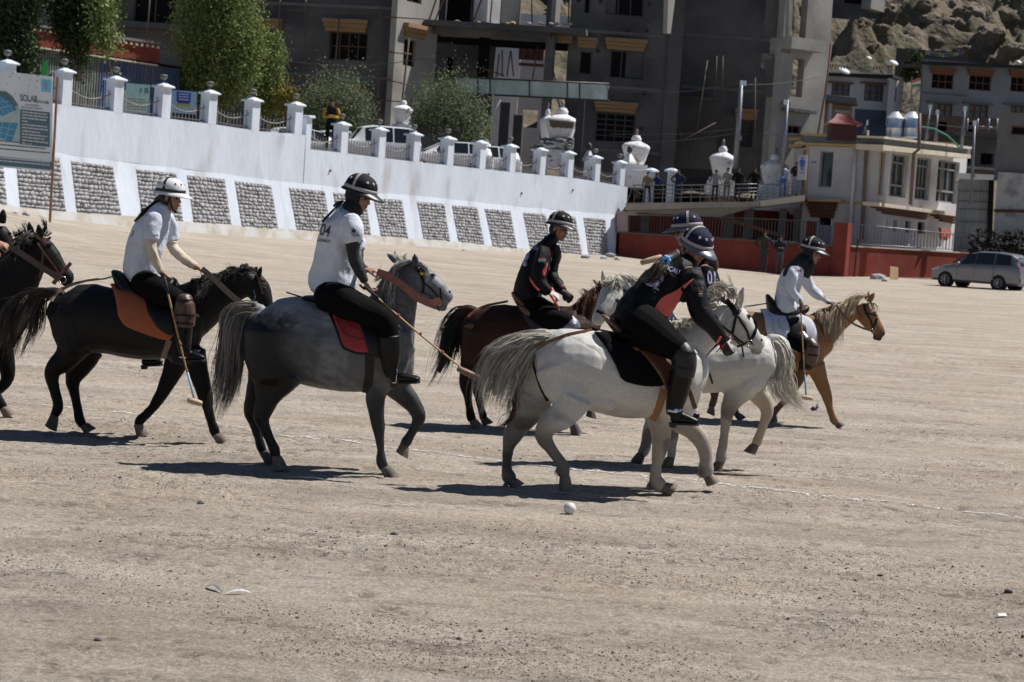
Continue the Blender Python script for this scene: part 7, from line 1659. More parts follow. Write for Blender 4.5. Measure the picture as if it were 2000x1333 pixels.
# rider
z = crop(590,330,4.3); zc = lambda x,y: z(x,y)
def toz(x,y): X,Y = c(x,y); return (X-590)*4.3,(Y-330)*4.3
def cz(x,y,r,dd,*w): X,Y = toz(x,y); return (X,Y,r*4.3/2.02,dd,*w)
hM = frame(-22,14)
hc = (478,238,.0)
e,RB,f,SB,so_ = rider(D,z,'rider in white shirt 04 and black hijab and helmet on the dapple grey pony',(260,1000),
    [(262,1010,182,0,.17),(258,950,196,0,.17),(262,850,190,0,.165),(285,730,192,0,.165),(315,610,192,0,.18),(350,490,172,0,.19),(380,400,120,0,.15),(408,335,72,0,.075)],
    [dict(k=[(400,440,85,-.15),(425,520,78,-.20),(428,615,68,-.21),(430,690,54,-.21),(445,780,52,-.21),(490,870,45,-.20),(530,950,33,-.19)],n=3,sleeve2=mat('sleeve_black',(.012,.012,.014),.75,var=.15,bump=.2,bscale=60,bdist=.004),ov=0,hand=((.5,.8,0),(.9,-.3,.5)),hs=1.05),
     dict(k=[(380,440,80,.15),(440,560,68,.20),(465,680,60,.18),(470,760,48,.12),(500,820,40,0),(535,850,30,-.08)],n=3,sleeve2=MATS['sleeve_black'],hand=((1,.05,0),(.1,.9,.3)),hs=1.0)],
    [dict(k=[cz(520,560,62,-.12),cz(600,590,64,-.24),cz(690,630,52,-.32),cz(755,660,44,-.36),cz(768,720,42,-.36),cz(772,800,38,-.35),cz(772,850,28,-.34),cz(778,880,22,-.34)],t=5,boot=4,foot=[cz(785,888,20,-.34,.034),cz(820,886,20,-.34,.04),cz(860,890,15,-.34,.042),cz(882,892,10,-.34,.036)]),
     dict(k=[cz(520,560,62,.12),cz(600,590,64,.24),cz(700,630,50,.33),cz(765,660,42,.36),cz(775,740,40,.36),cz(780,840,28,.35),cz(784,875,22,.35)],t=5,boot=4,foot=[cz(795,885,20,.35,.034),cz(865,888,15,.35,.04),cz(885,890,10,.35,.035)])],
    hc,hM,S=.98,sleeve='short',seed=2,fold=.014)
hcw = P(*z(hc[0],hc[1]),D)
HH = put_helmet(e,f(-.006,0,.058),hM,HB,1.06,.07)
hb = Body(D,z)    # hijab: hood and neck cloth
K = (.01,.01,.012)
hb.ball(f(-.030,0,.010),.092,.090,.105,hM,K); hb.ball(f(-.012,0,-.075),.070,.074,.085,hM,K)
hb.tube3([f(-.02,0,-.08),RB.pt(420,340,0),RB.pt(385,400,0)],[.075,.088,.07],[.085,.11,.10],[K]*3)
for s in (-1,1): hb.tube3([f(.0,s*.07,.06),f(.02,s*.068,0),f(.028,s*.055,-.06),f(.045,s*.03,-.105),f(.05,0,-.115)],[.02]*5,[.018]*5,[K]*5,8)
hb.build('hijab',mat('hijab_black',(.010,.010,.012),.8,var=.2,bump=.3,bscale=30,bdist=.006,sheen=0),e,.008,3,None,cloth_fn(.004,16,5))
for i,q in enumerate(([(330,275,-.05),(290,290,-.14),(265,315,-.12)],[(345,270,-.02),(270,340,-.20),(170,445,-.17)])):
    mb = MB(); strap_mesh(mb,smooth_line(resample([RB.pt(*p) for p in q],10)),.02,.006); mb.obj('hijab_tie',MATS['hijab_black'],e)
text_on(e,SB.bvh,'04',z(142,552),24,INK,up=(.24,-.97),shear=0,squash=.62,off=.004)
text_on(e,SB.bvh,'LADAKH',z(122,608),6.5,INK,up=(.12,-.99),squash=.75,off=.004)
for i,ch in enumerate('POLO RIDER'[:0]): pass
for i in range(9):
    a = R(-65+i*17); cx,cy = z(205,490); rr = 13.5
    text_on(e,SB.bvh,'THUPSTAN'[i % 8],(cx+rr*math.sin(a)*.8,cy-rr*1.35*math.cos(a)),4.4,INK,up=(math.sin(a),-math.cos(a)),off=.004) if False else None
text_on(e,SB.bvh,'TAPA',z(413,572),6,INK,squash=.8,off=.004)
mb = MB();
pts5 = [z(434+math.sin(R(a))*r,524-math.cos(R(a))*r) for a,r in [(k*30,30 if k % 2 == 0 else 13) for k in range(12)]]
q = draped(SB.bvh,pts5+[z(434,524)],.010); mb.add(q,[(i,(i+1) % 12,12) for i in range(12)]); mb.obj('sleeve_emblem',INK,e)
strap('sleeve_hem',SB.bvh,[z(358,628),z(420,632),z(486,612)],.012,SHIRTW,e,off=.006,n=14)
strap('shirt_hem',SB.bvh,[z(65,975),z(200,990),z(310,978)],.014,SHIRTW,e,off=.004,n=20)
mb = MB(); mb.lathe(RB.pt(505,995,-.2),[(.030,-.008),(.031,.008)],14,Vector((.6,.1,.8))); mb.obj('wrist_watch',LEATHERK,e,True)
mallet(D,z,(560,1020),(1400,1720),-.27,-.30,'cane mallet slanting down in front of the grey pony from the 04 rider',headang=-22,headlen=.20,headm=mat('mallet_head_brown',(.20,.12,.08),.6,var=.25))
# ---------------------------------------------------------------- near-black pony with the white-helmet rider
def to_crop(px,py,z):   # pixel -> crop coords
    o = z(0,0); k = 1/(z(1,0)[0]-o[0]); return (px-o[0])*k,(py-o[1])*k
def conv(c,z):
    kz = 1/(z(1,0)[0]-z(0,0)[0]); kc = 1/(c(1,0)[0]-c(0,0)[0])
    def g(x,y,r,dd,*w): X,Y = to_crop(*c(x,y),z); return (X,Y,r*kz/kc,dd,*w)
    return g
c = crop(0,300,2.2215); D = depth_of(*c(375,1226)); BKC = (.014,.0125,.012); BK2 = (.005,.0045,.0045)
H = Horse(D,c,'near-black pony with orange saddle pad, ridden by the rider in the white helmet',c(370,1220),coat=COATB)
H.torso([(250,672,70,0,.14),(300,695,128,0,.24),(390,715,152,0,.28),(480,728,146,0,.28),(580,742,148,0,.30),(680,748,145,0,.30),(760,735,142,0,.27),(830,722,125,0,.22),(870,725,80,0,.17)],col=BKC)
B = H.B
for s in (-1,1):
    B.limb([(310,700,100),(318,780,92),(335,850,66)],dd=.12*s,wd=.15,col=BKC); B.limb([(800,700,95),(790,800,85),(780,880,55)],dd=.10*s,wd=.12,col=BKC)
B.limb([(800,700,130,0,.20),(880,650,110,0,.15),(955,600,84,.02,.115),(1030,570,70,.04,.10),(1090,555,55,.05,.085)],col=BKC,seg=16)
H.head([(1095,560,52,.05,.08),(1118,590,56,.05,.095),(1135,625,48,.05,.085),(1148,665,38,.05,.065),(1158,705,30,.05,.052),(1162,725,25,.05,.045)],BKC,ears=[((1122,530),(1136,486),15,-.02),((1100,515),(1118,490),11,.10)])
H.leg([(325,830,80,None,.12),(285,892,54,None,.09),(234,935,40),(226,975,32),(238,1030,24),(250,1080,23),(248,1112,26),(234,1140,21)],(208,1185),-.13,BK2,False)
H.leg([(370,850,85,None,.11),(345,920,60,None,.085),(318,985,38),(320,1030,27),(330,1080,22),(340,1130,22),(346,1165,25),(362,1192,21)],(380,1226),.13,BK2,True)
H.leg([(775,880,60,None,.09),(742,960,44),(706,1035,33),(688,1066,29),(662,1105,21),(630,1138,20),(606,1160,24),(597,1180,20)],(606,1228),.12,BK2,False)
H.leg([(835,870,62,None,.10),(862,950,42),(882,1020,32),(892,1055,29),(902,1095,21),(916,1145,20),(928,1178,24),(938,1200,20)],(958,1232),-.12,BK2,True,HOOFL)
B.limb([(262,618,28),(235,608,26),(200,604,20),(160,612,14)],wd=.05,col=BKC)
H.finish()
HK = hair_mat('hair_black_horse',(.006,.005,.005),(.028,.022,.018)); HK2 = hair_mat('hair_tail_black',(.007,.006,.006),(.075,.058,.045))
H.hair('tail',[[(245,600,0),(180,598,0),(90,605,-.02),(20,660,-.04),(-20,740,-.05),(-30,850,-.05)],[(245,605,0),(160,602,-.04),(90,640,-.06),(50,720,-.08),(30,820,-.08),(10,920,-.08)],[(240,610,0),(170,615,0),(130,680,-.04),(115,760,-.04),(85,840,-.04),(75,950,-.04)],[(240,615,.02),(190,630,.02),(185,700,0),(175,760,0),(150,810,0),(120,880,0)]],700,HK2,r=.0028,spread=.02,rootspread=.012,wave=.018,seed=14,tips=(.5,1))
H.hair('mane',[[(1110,510,.04),(1080,500,0),(1040,520,-.05),(1000,560,-.09)],[(1030,510,.03),(1000,510,-.02),(970,550,-.08),(950,600,-.10)],[(950,535,.02),(920,540,-.04),(890,590,-.11),(880,650,-.13)],[(870,555,.02),(840,560,-.05),(820,610,-.14),(815,680,-.17)]],460,HK,r=.0028,spread=.022,wave=.02,seed=16,tips=(.6,1))
H.hair('crest_hair',[[(1110,510,.04),(1090,488,.04),(1060,480,.04)],[(1000,515,.02),(980,500,.02),(950,510,.02)],[(880,560,0),(860,545,0),(820,552,0)]],140,HK,r=.0026,spread=.018,seed=19)
H.eye(1145,590)
H.pad('saddle_pad',[(475,560),(500,640),(510,710),(545,755),(640,785),(735,812),(770,760),(770,640),(700,600),(600,575),(520,560)],mat('pad_orange',(.36,.095,.035),.85,var=.15,scale=8,bump=.3,bscale=60,bdist=.004),th=.018)
H.pad('flap',[(560,600),(620,635),(640,700),(680,760),(740,790),(790,740),(780,640),(680,600)],LEATHERK,off=.028,th=.012)
s_ = Body(D,c); s_.limb([(492,512,10,0,.08),(515,535,26,0,.13),(550,585,32,0,.16),(630,600,26,0,.17),(720,585,26,0,.14),(752,552,22,0,.07)],col=(0,0,0)); sad = s_.build('saddle',LEATHERK,H.e,.01,3)
H.strap('crupper',[(228,645),(250,605),(300,575),(370,553),(430,545)],.02,STRAPG,off=.012); H.strap('crupper_strap',[(222,640),(255,595),(320,562),(400,548)],.016,LEATHER,off=.02)
H.free('strap',[(400,548,-.05),(450,545,-.04),(505,530,-.03)],.014,STRAPG)
H.strap('girth',[(735,810),(715,860),(708,890)],.05,STRAPG,off=.006)
H.strap('cheek_strap',[(1110,515),(1128,560),(1140,610)],.02,LEATHER); H.strap('browband',[(1120,545),(1138,552),(1150,560)],.018,LEATHER2)
H.free('rein',[(875,500,-.10),(930,545,-.14),(985,600,-.14),(1045,650,-.12),(1100,690,-.08),(1145,715,-.04)],.05,mat('rein_taupe',(.20,.14,.11),.7,var=.15,scale=30),24)
H.free('thin_rein',[(1100,592,-.12),(1108,620,-.14),(1100,650,-.14)],.006,METAL)
H.stirrup(800,830,-.33,770,690)
z = crop(230,330,6.06); k = conv(c,z); hM = frame(-14,2); hc = (622,352,0)
e,RB,f,SB,so_ = rider(D,z,'rider in white polo shirt and white helmet with dark ponytail on the near-black pony',(300,1270),
    [(300,1290,175,0,.16),(285,1190,208,0,.165),(300,1040,212,0,.16),(340,890,212,0,.16),(395,740,205,0,.18),(455,610,160,0,.17),(515,500,110,0,.12),(560,430,70,0,.07)],
    [dict(k=[(440,580,92,-.13),(412,700,84,-.19),(398,830,76,-.21),(390,880,66,-.22),(415,1000,66,-.22),(465,1120,54,-.22),(515,1230,40,-.22)],n=3,sleeve2=CREAM,ov=0,hand=((.7,.75,0),(.6,.2,.8)),hs=1.0),
     dict(k=[(560,580,84,.13),(620,700,78,.18),(645,850,72,.20),(655,930,68,.20),(740,1030,64,.14),(830,1100,54,.04),(930,1165,42,-.06)],n=3,sleeve2=CREAM,ov=0,hand=((1,.55,0),(-.2,.8,-.4)),hs=1.0)],
    [dict(k=[k(620,565,62,-.12),k(670,590,60,-.23),k(730,618,50,-.32),k(785,655,44,-.36),k(796,720,40,-.36),k(795,790,36,-.35),k(800,840,27,-.34),k(806,868,22,-.34)],t=5,boot=4,foot=[k(812,880,20,-.34,.034),k(840,880,20,-.34,.04),k(868,884,15,-.34,.04),k(884,887,10,-.34,.035)]),
     dict(k=[k(620,565,60,.12),k(670,590,58,.23),k(720,640,48,.33),k(740,690,40,.36),k(715,760,36,.36),k(680,840,27,.35),k(660,880,22,.34)],t=5,boot=4,foot=[k(625,902,20,.34,.034),k(655,905,19,.34,.04),k(700,905,12,.34,.036)])],
    hc,hM,S=.92,seed=12,fold=.012)
put_helmet(e,f(-.008,0,.058),hM,HW,1.02,.07)
hb = Body(D,z); hb.ball(f(-.035,0,-.005),.080,.078,.085,hM,(0,0,0)); hb.limb([(500,360,60,0),(465,410,50,0),(400,460,44,-.02),(310,530,38,-.04),(235,600,24,-.05),(200,620,12,-.05)],wd=.035,col=(0,0,0))
hb.build('hair',mat('hair_dark',(.014,.009,.008),.5,var=.3,scale=20,aniso=(1,1,4),bump=.5,bscale=60,bdist=.006),e,.008,3)
strands('ponytail',[[RB.pt(*p) for p in g] for g in ([(510,370,-.02),(440,420,-.04),(340,490,-.06),(240,590,-.07),(180,615,-.07)],[(500,400,-.02),(430,450,-.05),(350,530,-.06),(270,600,-.07),(225,635,-.07)])],160,hair_mat('hair_brown',(.014,.009,.007),(.05,.028,.018)),e,r=.0024,spread=.012,seed=3)
mb = MB(); strap_mesh(mb,smooth_line([f(.02,-.076,.03),f(.03,-.072,-.02),f(.04,-.06,-.07),f(.05,-.03,-.115),f(.055,0,-.12)],1),.013,.004); strap_mesh(mb,smooth_line([f(.02,.076,.03),f(.03,.072,-.02),f(.04,.06,-.07),f(.05,.03,-.115),f(.055,0,-.12)],1),.013,.004); mb.obj('chin_strap',LEATHERK,e)
mb = MB(); mb.lathe(f(.062,0,-.122),[(.001,-.010),(.014,-.007),(.017,0),(.013,.008),(.001,.010)],12,hM@Vector((1,0,.5))); mb.obj('chin_cup',LEATHERK,e,True)
strap('sleeve_hem',SB.bvh,[z(330,868),z(390,880),z(455,912)],.012,SHIRTW,e,off=.006,n=12)
text_on(e,SB.bvh,'TAPA',z(420,800),4.5,INK,squash=.7); text_on(e,SB.bvh,'3',z(150,800),12,INK,up=(.35,-.93),squash=.5)
KG = mat('guard_brown',(.075,.038,.028),.45,var=.35,scale=12,bump=.4,bscale=50,bdist=.006)
knee_guard(e,RB,[k(795,622,34,-.37),k(800,660,44,-.385),k(802,700,46,-.385),k(800,745,44,-.38)],KG,straps=[k(765,640,0,0)[:2]+k(838,640,0,0)[:2],k(760,700,0,0)[:2]+k(842,704,0,0)[:2],k(762,735,0,0)[:2]+k(838,740,0,0)[:2]])
knee_guard(e,RB,[k(742,560,26,.30),k(765,600,34,.34),k(800,640,34,.36)],mat('guard_black',(.014,.014,.015),.3,var=.2,bump=.2,bscale=40,bdist=.004))
mb = MB(); mb.lathe(RB.pt(520,1245,-.22),[(.028,-.008),(.029,.008)],14,Vector((.3,.1,1))); mb.obj('wrist_band',LEATHERK,e,True)
mallet(D,z,to_crop(*c(718,560),z),to_crop(*c(845,1078),z),-.46,-.50,'cane mallet with pale blue taped end hanging down beside the orange saddle pad',headang=-14,headlen=.13,tipcol=mat('tape_blue',(.30,.48,.62),.6,var=.1))

# ---------------------------------------------------------------- black pony entering at the left edge
c = crop(0,380,6.06); D = depth_of(14,812)
H = Horse(D,c,'black pony with red-brown bridle entering at the left edge of the photograph',(14,812),coat=COATB)
sx = lambda x,y: to_crop(x,y,c)
def sk(x,y,r,*a): X,Y = sx(x,y); return (X,Y,r*6.06,*a)
H.torso([sk(-300,600,25,0,.14),sk(-270,610,58,0,.24),sk(-220,625,70,0,.28),sk(-150,635,70,0,.30),sk(-90,630,70,0,.29),sk(-40,615,72,0,.26),sk(0,605,62,0,.20),sk(20,600,40,0,.15)],col=BKC)
B = H.B
B.limb([sk(-20,600,70,0,.2),sk(15,560,58,0,.15),sk(42,530,44,0,.12),(400,690,190,0,.10),(440,600,140,0,.085)],col=BKC,seg=16)
H.head([(455,560,110,0,.08),(500,640,145,0,.10),(585,760,150,0,.092),(670,880,125,0,.075),(760,960,105,0,.058),(810,1010,100,0,.05),(845,1030,80,0,.042)],BKC,ears=[((480,500),(450,345),55,-.07),((370,470),(340,330),48,.07)])
for dd,x0 in ((-.13,0),(.13,-8)):
    H.leg([sk(-240+x0,680,40,None,.12),sk(-255+x0,710,24,None,.09),sk(-265+x0,735,16),sk(-260+x0,760,11),sk(-255+x0,782,11),sk(-250+x0,795,9)],sx(-245+x0,812),dd,BK2,True)
H.leg([sk(-5,650,30,None,.1),sk(8,690,20),sk(15,725,16),sk(12,745,13),sk(-5,765,10),sk(-15,780,11),sk(-22,790,9)],sx(-38,800),.12,BK2,False)
H.leg([sk(-20,650,30,None,.1),sk(-22,700,19),sk(-18,735,14),sk(-10,765,10),sk(0,785,11),sk(6,795,10)],sx(14,812),-.12,BK2,True,HOOFL)
H.finish()
H.hair('mane',[[(470,470,0),(420,480,-.04),(340,560,-.11),(300,700,-.14)],[(330,470,0),(270,520,-.06),(200,640,-.14),(180,800,-.17)],[(230,520,0),(150,600,-.1),(60,760,-.18),(20,900,-.2)]],420,HK,r=.0028,spread=.02,wave=.02,seed=21,tips=(.5,1))
H.hair('crest_hair',[[(500,480,0),(530,380,0),(500,290,0),(450,230,0)],[(520,500,0),(560,440,0),(600,450,0),(615,435,0)]],90,HK,r=.0026,spread=.014,seed=22,tips=(.4,1))
H.hair('crest_hair',[[(330,470,0),(330,400,0),(310,320,0),(300,260,0)],[(280,480,0),(255,400,0),(250,330,0),(240,300,0)],[(200,560,0),(170,500,0),(145,440,0),(140,400,0)]],150,HK,r=.0024,spread=.02,seed=23,tips=(.4,1))
H.eye(585,600); H.nostril(930,985,.012)
H.strap('browband',[(430,480),(500,560),(560,545),(600,505)],.026,LEATHER2); H.strap('cheek_strap',[(400,480),(450,580),(515,680),(640,840),(720,960)],.022,LEATHER2)
H.strap('noseband',[(660,960),(740,930),(800,860),(840,810)],.034,LEATHER2); H.strap('jaw_strap',[(630,1060),(680,990),(730,960)],.04,LEATHER); H.ring(740,1010,-.13,.032)
H.strap('throat_lash',[(510,680),(505,800),(480,900),(460,970)],.018,LEATHER)
H.free('rein',[(110,610,-.22),(250,700,-.24),(400,800,-.23),(560,910,-.20),(720,985,-.13)],.055,mat('rein_dark',(.10,.065,.05),.6,var=.2,scale=30),26)
z = crop(0,380,6.06)
hM = frame(-10,5); q = sx(-70,400)
e,RB,f,SB,so_ = rider(D,z,'person whose hand holds the broad rein of the black pony at the left edge',(-500,900),
    [sk(-110,560,36,0,.16),sk(-112,530,38,0,.165),sk(-105,490,36,0,.165),sk(-95,450,36,0,.19),sk(-85,425,22,0,.12),sk(-78,412,12,0,.07)],
    [dict(k=[sk(-95,440,20,-.16),sk(-85,470,17,-.22),sk(-72,500,13,-.23),sk(-40,490,11,-.23),sk(-4,474,8,-.22)],n=3,sleeve2=CREAM,hand=((1,.4,0),(.2,.9,.5)),hs=1.05),
     dict(k=[sk(-90,440,20,.16),sk(-80,470,17,.2),sk(-70,500,13,.2),sk(-45,500,10,.1),sk(-20,490,8,0)],n=3,sleeve2=CREAM,hand=((1,.4,0),(.2,.9,.5)),hs=1.0)],
    [dict(k=[sk(-105,565,28,-.12),sk(-80,580,27,-.24),sk(-50,595,20,-.33),sk(-45,640,18,-.35),sk(-50,690,11,-.33)],t=3,boot=2,foot=[sk(-48,698,9,-.33,.034),sk(-30,700,8,-.33,.04),sk(-16,703,5,-.33,.035)]),
     dict(k=[sk(-105,565,28,.12),sk(-80,580,27,.24),sk(-50,595,20,.33),sk(-45,640,18,.35),sk(-50,690,11,.33)],t=3,boot=2,foot=[sk(-48,698,9,.33,.034),sk(-30,700,8,.33,.04),sk(-16,703,5,.33,.035)])],
    (q[0],q[1]+6,0),hM,S=.95,seed=5)
put_helmet(e,f(-.008,0,.058),hM,HW,1.02,.07)
# head of a farther black pony
c = crop(0,380,6.06); D = D+1.7
H = Horse(D,c,'black pony hidden behind the other at the left edge, only ear and forehead showing',(-20,800),coat=COATB)
H.torso([sk(-330,590,25,0,.14),sk(-300,600,55,0,.24),sk(-250,615,64,0,.28),sk(-180,620,64,0,.30),sk(-120,610,62,0,.28),sk(-70,590,60,0,.24),sk(-50,580,40,0,.16)],col=BKC)
H.B.limb([sk(-70,570,60,0,.2),sk(-40,530,44,0,.14),sk(-18,490,30,0,.11),(-20,480,130,0,.085)],col=BKC,seg=16)
H.head([(-20,440,100,0,.08),(20,500,110,0,.095),(60,590,105,0,.09),(90,680,85,0,.075),(105,780,65,0,.055),(110,830,50,0,.045)],BKC,ears=[((20,330),(45,175),46,-.05),((-60,330),(-50,180),40,.08)])
for x0,dd in ((-285,-.13),(-295,.13),(-75,-.12),(-85,.12)):
    H.leg([sk(x0,660,34,None,.11),sk(x0-2,700,20),sk(x0-4,730,13),sk(x0,755,10),sk(x0+3,770,9)],sx(x0+8,788),dd,BK2,True)
H.finish(); H.eye(110,470)
# ---------------------------------------------------------------- white pony in front
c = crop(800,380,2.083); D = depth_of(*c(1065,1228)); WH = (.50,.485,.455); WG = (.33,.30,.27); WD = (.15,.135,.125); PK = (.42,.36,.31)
H = Horse(D,c,'white pony nearest the ball with dark knees, black pad and brown saddle',c(1040,1228))
H.torso([(548,690,92,-.30,.15),(600,692,140,-.28,.24),(690,705,160,-.24,.29),(790,730,163,-.14,.30),(890,748,164,-.04,.31),(990,745,160,.06,.31),(1075,725,150,.15,.28),(1140,700,108,.24,.21)],col=WH)
B = H.B
B.limb([(620,690,118,-.36,.15),(655,785,108,-.38,.14),(668,835,82,-.40,.12)],col=WH)                 # near haunch
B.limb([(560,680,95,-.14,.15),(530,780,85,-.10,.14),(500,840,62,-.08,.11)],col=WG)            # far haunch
B.limb([(1090,690,95,.06,.13),(1050,810,84,.04,.13),(1025,890,58,.04,.10)],col=WH); B.limb([(1110,690,90,.28,.12),(1110,820,80,.3,.11),(1095,900,50,.32,.09)],col=WH)
B.limb([(680,800,90,-.32,.16),(740,820,62,-.26,.18),(800,840,45,-.2,.18)],col=WH)
B.limb([(760,590,40,-.32,.08),(790,600,36,-.30,.08)],col=WH)  # point of hip
c4 = crop(1120,400,2.222); k4 = conv(c4,c); z5 = crop(1200,410,4.166); k5 = conv(z5,c)
B.limb([(1080,690,130,.14,.22),k4(455,625,104,.20,.17),k4(510,590,92,.24,.14),k4(565,545,80,.27,.125),k4(610,495,72,.30,.11),k4(645,458,60,.31,.09)],col=WH,seg=16)
H.head([k5(905,800,100,.30,.08),k5(960,880,128,.30,.10),k5(1035,960,122,.30,.095),k5(1100,1030,95,.30,.075),k5(1150,1080,78,.30,.06),k5(1175,1105,70,.30,.053),k5(1190,1125,50,.30,.045)],WH,
       ears=[(k5(1005,790,0,0)[:2],k5(1055,615,0,0)[:2],40/2,.22,(.42,.37,.33)),(k5(870,690,0,0)[:2],k5(878,570,0,0)[:2],26/2,.40,(.3,.27,.25))])
B.limb([k5(900,930,85,.28,.08),k5(960,1010,75,.28,.07),k5(1040,1080,55,.29,.055)],col=WH)
B.limb([k5(1140,1130,52,.30,.045),k5(1180,1150,42,.30,.04)],col=(.16,.14,.13))
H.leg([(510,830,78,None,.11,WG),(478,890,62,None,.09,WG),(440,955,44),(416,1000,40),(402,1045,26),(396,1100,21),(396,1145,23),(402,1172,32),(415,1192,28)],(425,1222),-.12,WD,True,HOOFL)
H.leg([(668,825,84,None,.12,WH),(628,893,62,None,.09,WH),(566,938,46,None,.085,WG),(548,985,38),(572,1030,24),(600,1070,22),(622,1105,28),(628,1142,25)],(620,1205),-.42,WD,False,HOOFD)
H.leg([(1015,900,60,None,.10),(1022,970,44),(1018,1025,36),(1012,1065,30),(1004,1110,22),(1000,1150,24),(1006,1178,33),(1028,1198,29)],(1062,1226),.05,WG,True,HOOFL,hr=.062)
H.leg([(1095,925,50,None,.09),(1150,960,40),(1188,1005,33),(1203,1045,29),(1207,1085,25),(1205,1115,31),(1207,1140,26)],(1222,1182),.32,WG,False,HOOFD)
B.limb([(600,590,34),(560,585,32),(515,580,26),(460,590,16)],dd=-.26,wd=.06,col=WH)
def cf(co,col):
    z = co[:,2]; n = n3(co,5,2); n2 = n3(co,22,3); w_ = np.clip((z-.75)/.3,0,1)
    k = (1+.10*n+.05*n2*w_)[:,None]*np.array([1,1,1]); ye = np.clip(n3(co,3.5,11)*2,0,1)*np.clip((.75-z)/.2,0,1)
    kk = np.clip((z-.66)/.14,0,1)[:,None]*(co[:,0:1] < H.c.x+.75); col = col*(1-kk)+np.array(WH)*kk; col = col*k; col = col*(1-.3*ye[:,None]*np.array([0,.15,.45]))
    kn = np.clip(n3(co,9,6)*2.5-.2,0,1)*(1-np.clip((z-.55)/.2,0,1))
    return col*(1-.55*kn[:,None])
H.finish(colfn=cf)
GW = hair_mat('hair_white',(.42,.38,.31),(.72,.68,.60)); GWT = hair_mat('hair_tail_mixed',(.13,.115,.10),(.70,.66,.58));
for gx,gy,gd in ((415,1180,-.12),(1000,1180,.05),(1205,1128,.32),(628,1120,-.42)): H.hair('fetlock_hair',[[(gx-14,gy-14,gd-.02),(gx-26,gy+6,gd-.03),(gx-24,gy+30,gd-.03)],[(gx-10,gy-10,gd+.02),(gx-20,gy+10,gd),(gx-14,gy+32,gd)]],150,hair_mat('hair_fetlock',(.12,.10,.085),(.42,.38,.32)),r=.002,spread=.012,seed=38,tips=(.5,1))
H.lid = mat('eyelid_grey',(.12,.10,.09),.6,var=0)
H.hair('tail',[[(560,575,-.30),(500,575,-.32),(400,590,-.36),(310,640,-.40),(260,740,-.42),(250,830,-.42)],[(555,585,-.30),(480,590,-.34),(400,640,-.40),(340,730,-.43),(310,820,-.44),(300,880,-.44)],[(550,590,-.28),(490,610,-.34),(430,690,-.38),(390,780,-.40),(370,860,-.4),(370,900,-.4)],[(545,600,-.26),(500,640,-.30),(470,710,-.33),(445,790,-.34),(430,850,-.34),(415,890,-.34)]],1500,GWT,r=.0023,spread=.022,rootspread=.016,wave=.02,seed=31,tips=(.55,1.05))
H.hair('tail_top',[[(570,570,-.30),(520,568,-.34),(440,580,-.38),(350,620,-.42),(290,690,-.44)],[(560,590,-.33),(500,590,-.37),(420,620,-.40),(360,680,-.44),(330,740,-.44)]],260,hair_mat('hair_tail_cream',(.26,.23,.18),(.70,.66,.56)),r=.0023,spread=.02,rootspread=.014,wave=.012,seed=33,tips=(.4,1))
H.hair('dock_hair',[[(470,720,-.33),(440,760,-.36),(430,850,-.38),(410,920,-.38),(330,960,-.38)],[(450,760,-.33),(425,820,-.36),(420,900,-.38),(380,950,-.38),(285,975,-.38)]],110,hair_mat('hair_maroon',(.03,.012,.012),(.16,.05,.045)),r=.003,spread=.012,seed=34,tips=(.7,1))
H.hair('mane',[[k5(880,700,0,0)[:2]+(.28,),k5(800,640,0,0)[:2]+(.24,),k5(720,650,0,0)[:2]+(.22,)],[k5(850,720,0,0)[:2]+(.24,),k5(800,740,0,0)[:2]+(.14,),k5(740,790,0,0)[:2]+(.12,),k5(780,860,0,0)[:2]+(.12,)],[k5(830,740,0,0)[:2]+(.24,),k5(790,800,0,0)[:2]+(.12,),k5(770,850,0,0)[:2]+(.10,),k5(810,900,0,0)[:2]+(.1,)]],230,GW,r=.003,spread=.016,wave=.03,seed=35)
H.hair('mane',[[k5(640,880,0,0)[:2]+(.2,),k5(640,920,0,0)[:2]+(.1,),k5(650,980,0,0)[:2]+(.06,)],[k5(540,900,0,0)[:2]+(.2,),k5(520,940,0,0)[:2]+(.1,),k5(530,1010,0,0)[:2]+(.04,)],[k5(450,900,0,0)[:2]+(.2,),k5(430,930,0,0)[:2]+(.1,),k5(450,1000,0,0)[:2]+(.04,)]],260,GW,r=.003,spread=.02,wave=.014,seed=36)
H.hair('forelock',[[k5(930,720,0,0)[:2]+(.26,),k5(900,640,0,0)[:2]+(.22,),k5(820,610,0,0)[:2]+(.2,),k5(730,645,0,0)[:2]+(.2,)],[k5(960,700,0,0)[:2]+(.26,),k5(960,640,0,0)[:2]+(.22,),k5(900,600,0,0)[:2]+(.2,),k5(850,620,0,0)[:2]+(.2,)],[k5(940,720,0,0)[:2]+(.22,),k5(1000,700,0,0)[:2]+(.18,),k5(960,640,0,0)[:2]+(.2,)]],240,GW,r=.0033,spread=.016,wave=.02,seed=37)
g5 = lambda *p: [c and to_crop(*z5(*q),c) for q in p]
q = g5((1092,872))[0]; H.eye(*q,r=.018); q = g5((1195,1060))[0]; H.nostril(*q,.012)
H.pad('saddle_pad',[(745,560),(790,620),(830,690),(860,760),(900,778),(1010,785),(1060,760),(1060,620),(960,580),(860,560)],mat('pad_black',(.005,.005,.006),.9,spec=.08,var=.2,bump=.3,bscale=60,bdist=.004),th=.02)
H.pad('flap',[(830,580),(900,620),(960,680),(1010,740),(1040,800),(1075,770),(1070,640),(980,600)],LEATHER,off=.03,th=.012)
s_ = Body(D,c); s_.limb([(785,492,8,-.06,.07),(815,515,16,-.06,.11),(860,555,26,-.05,.15),(930,600,30,-.03,.16),(1010,600,34,.02,.14),(1060,570,26,.08,.10)],col=(0,0,0)); s_.limb([(835,590,8),(870,625,14),(930,630,14)],dd=-.28,wd=.03,col=(0,0,0)); s_.build('saddle',LEATHER,H.e,.01,3)
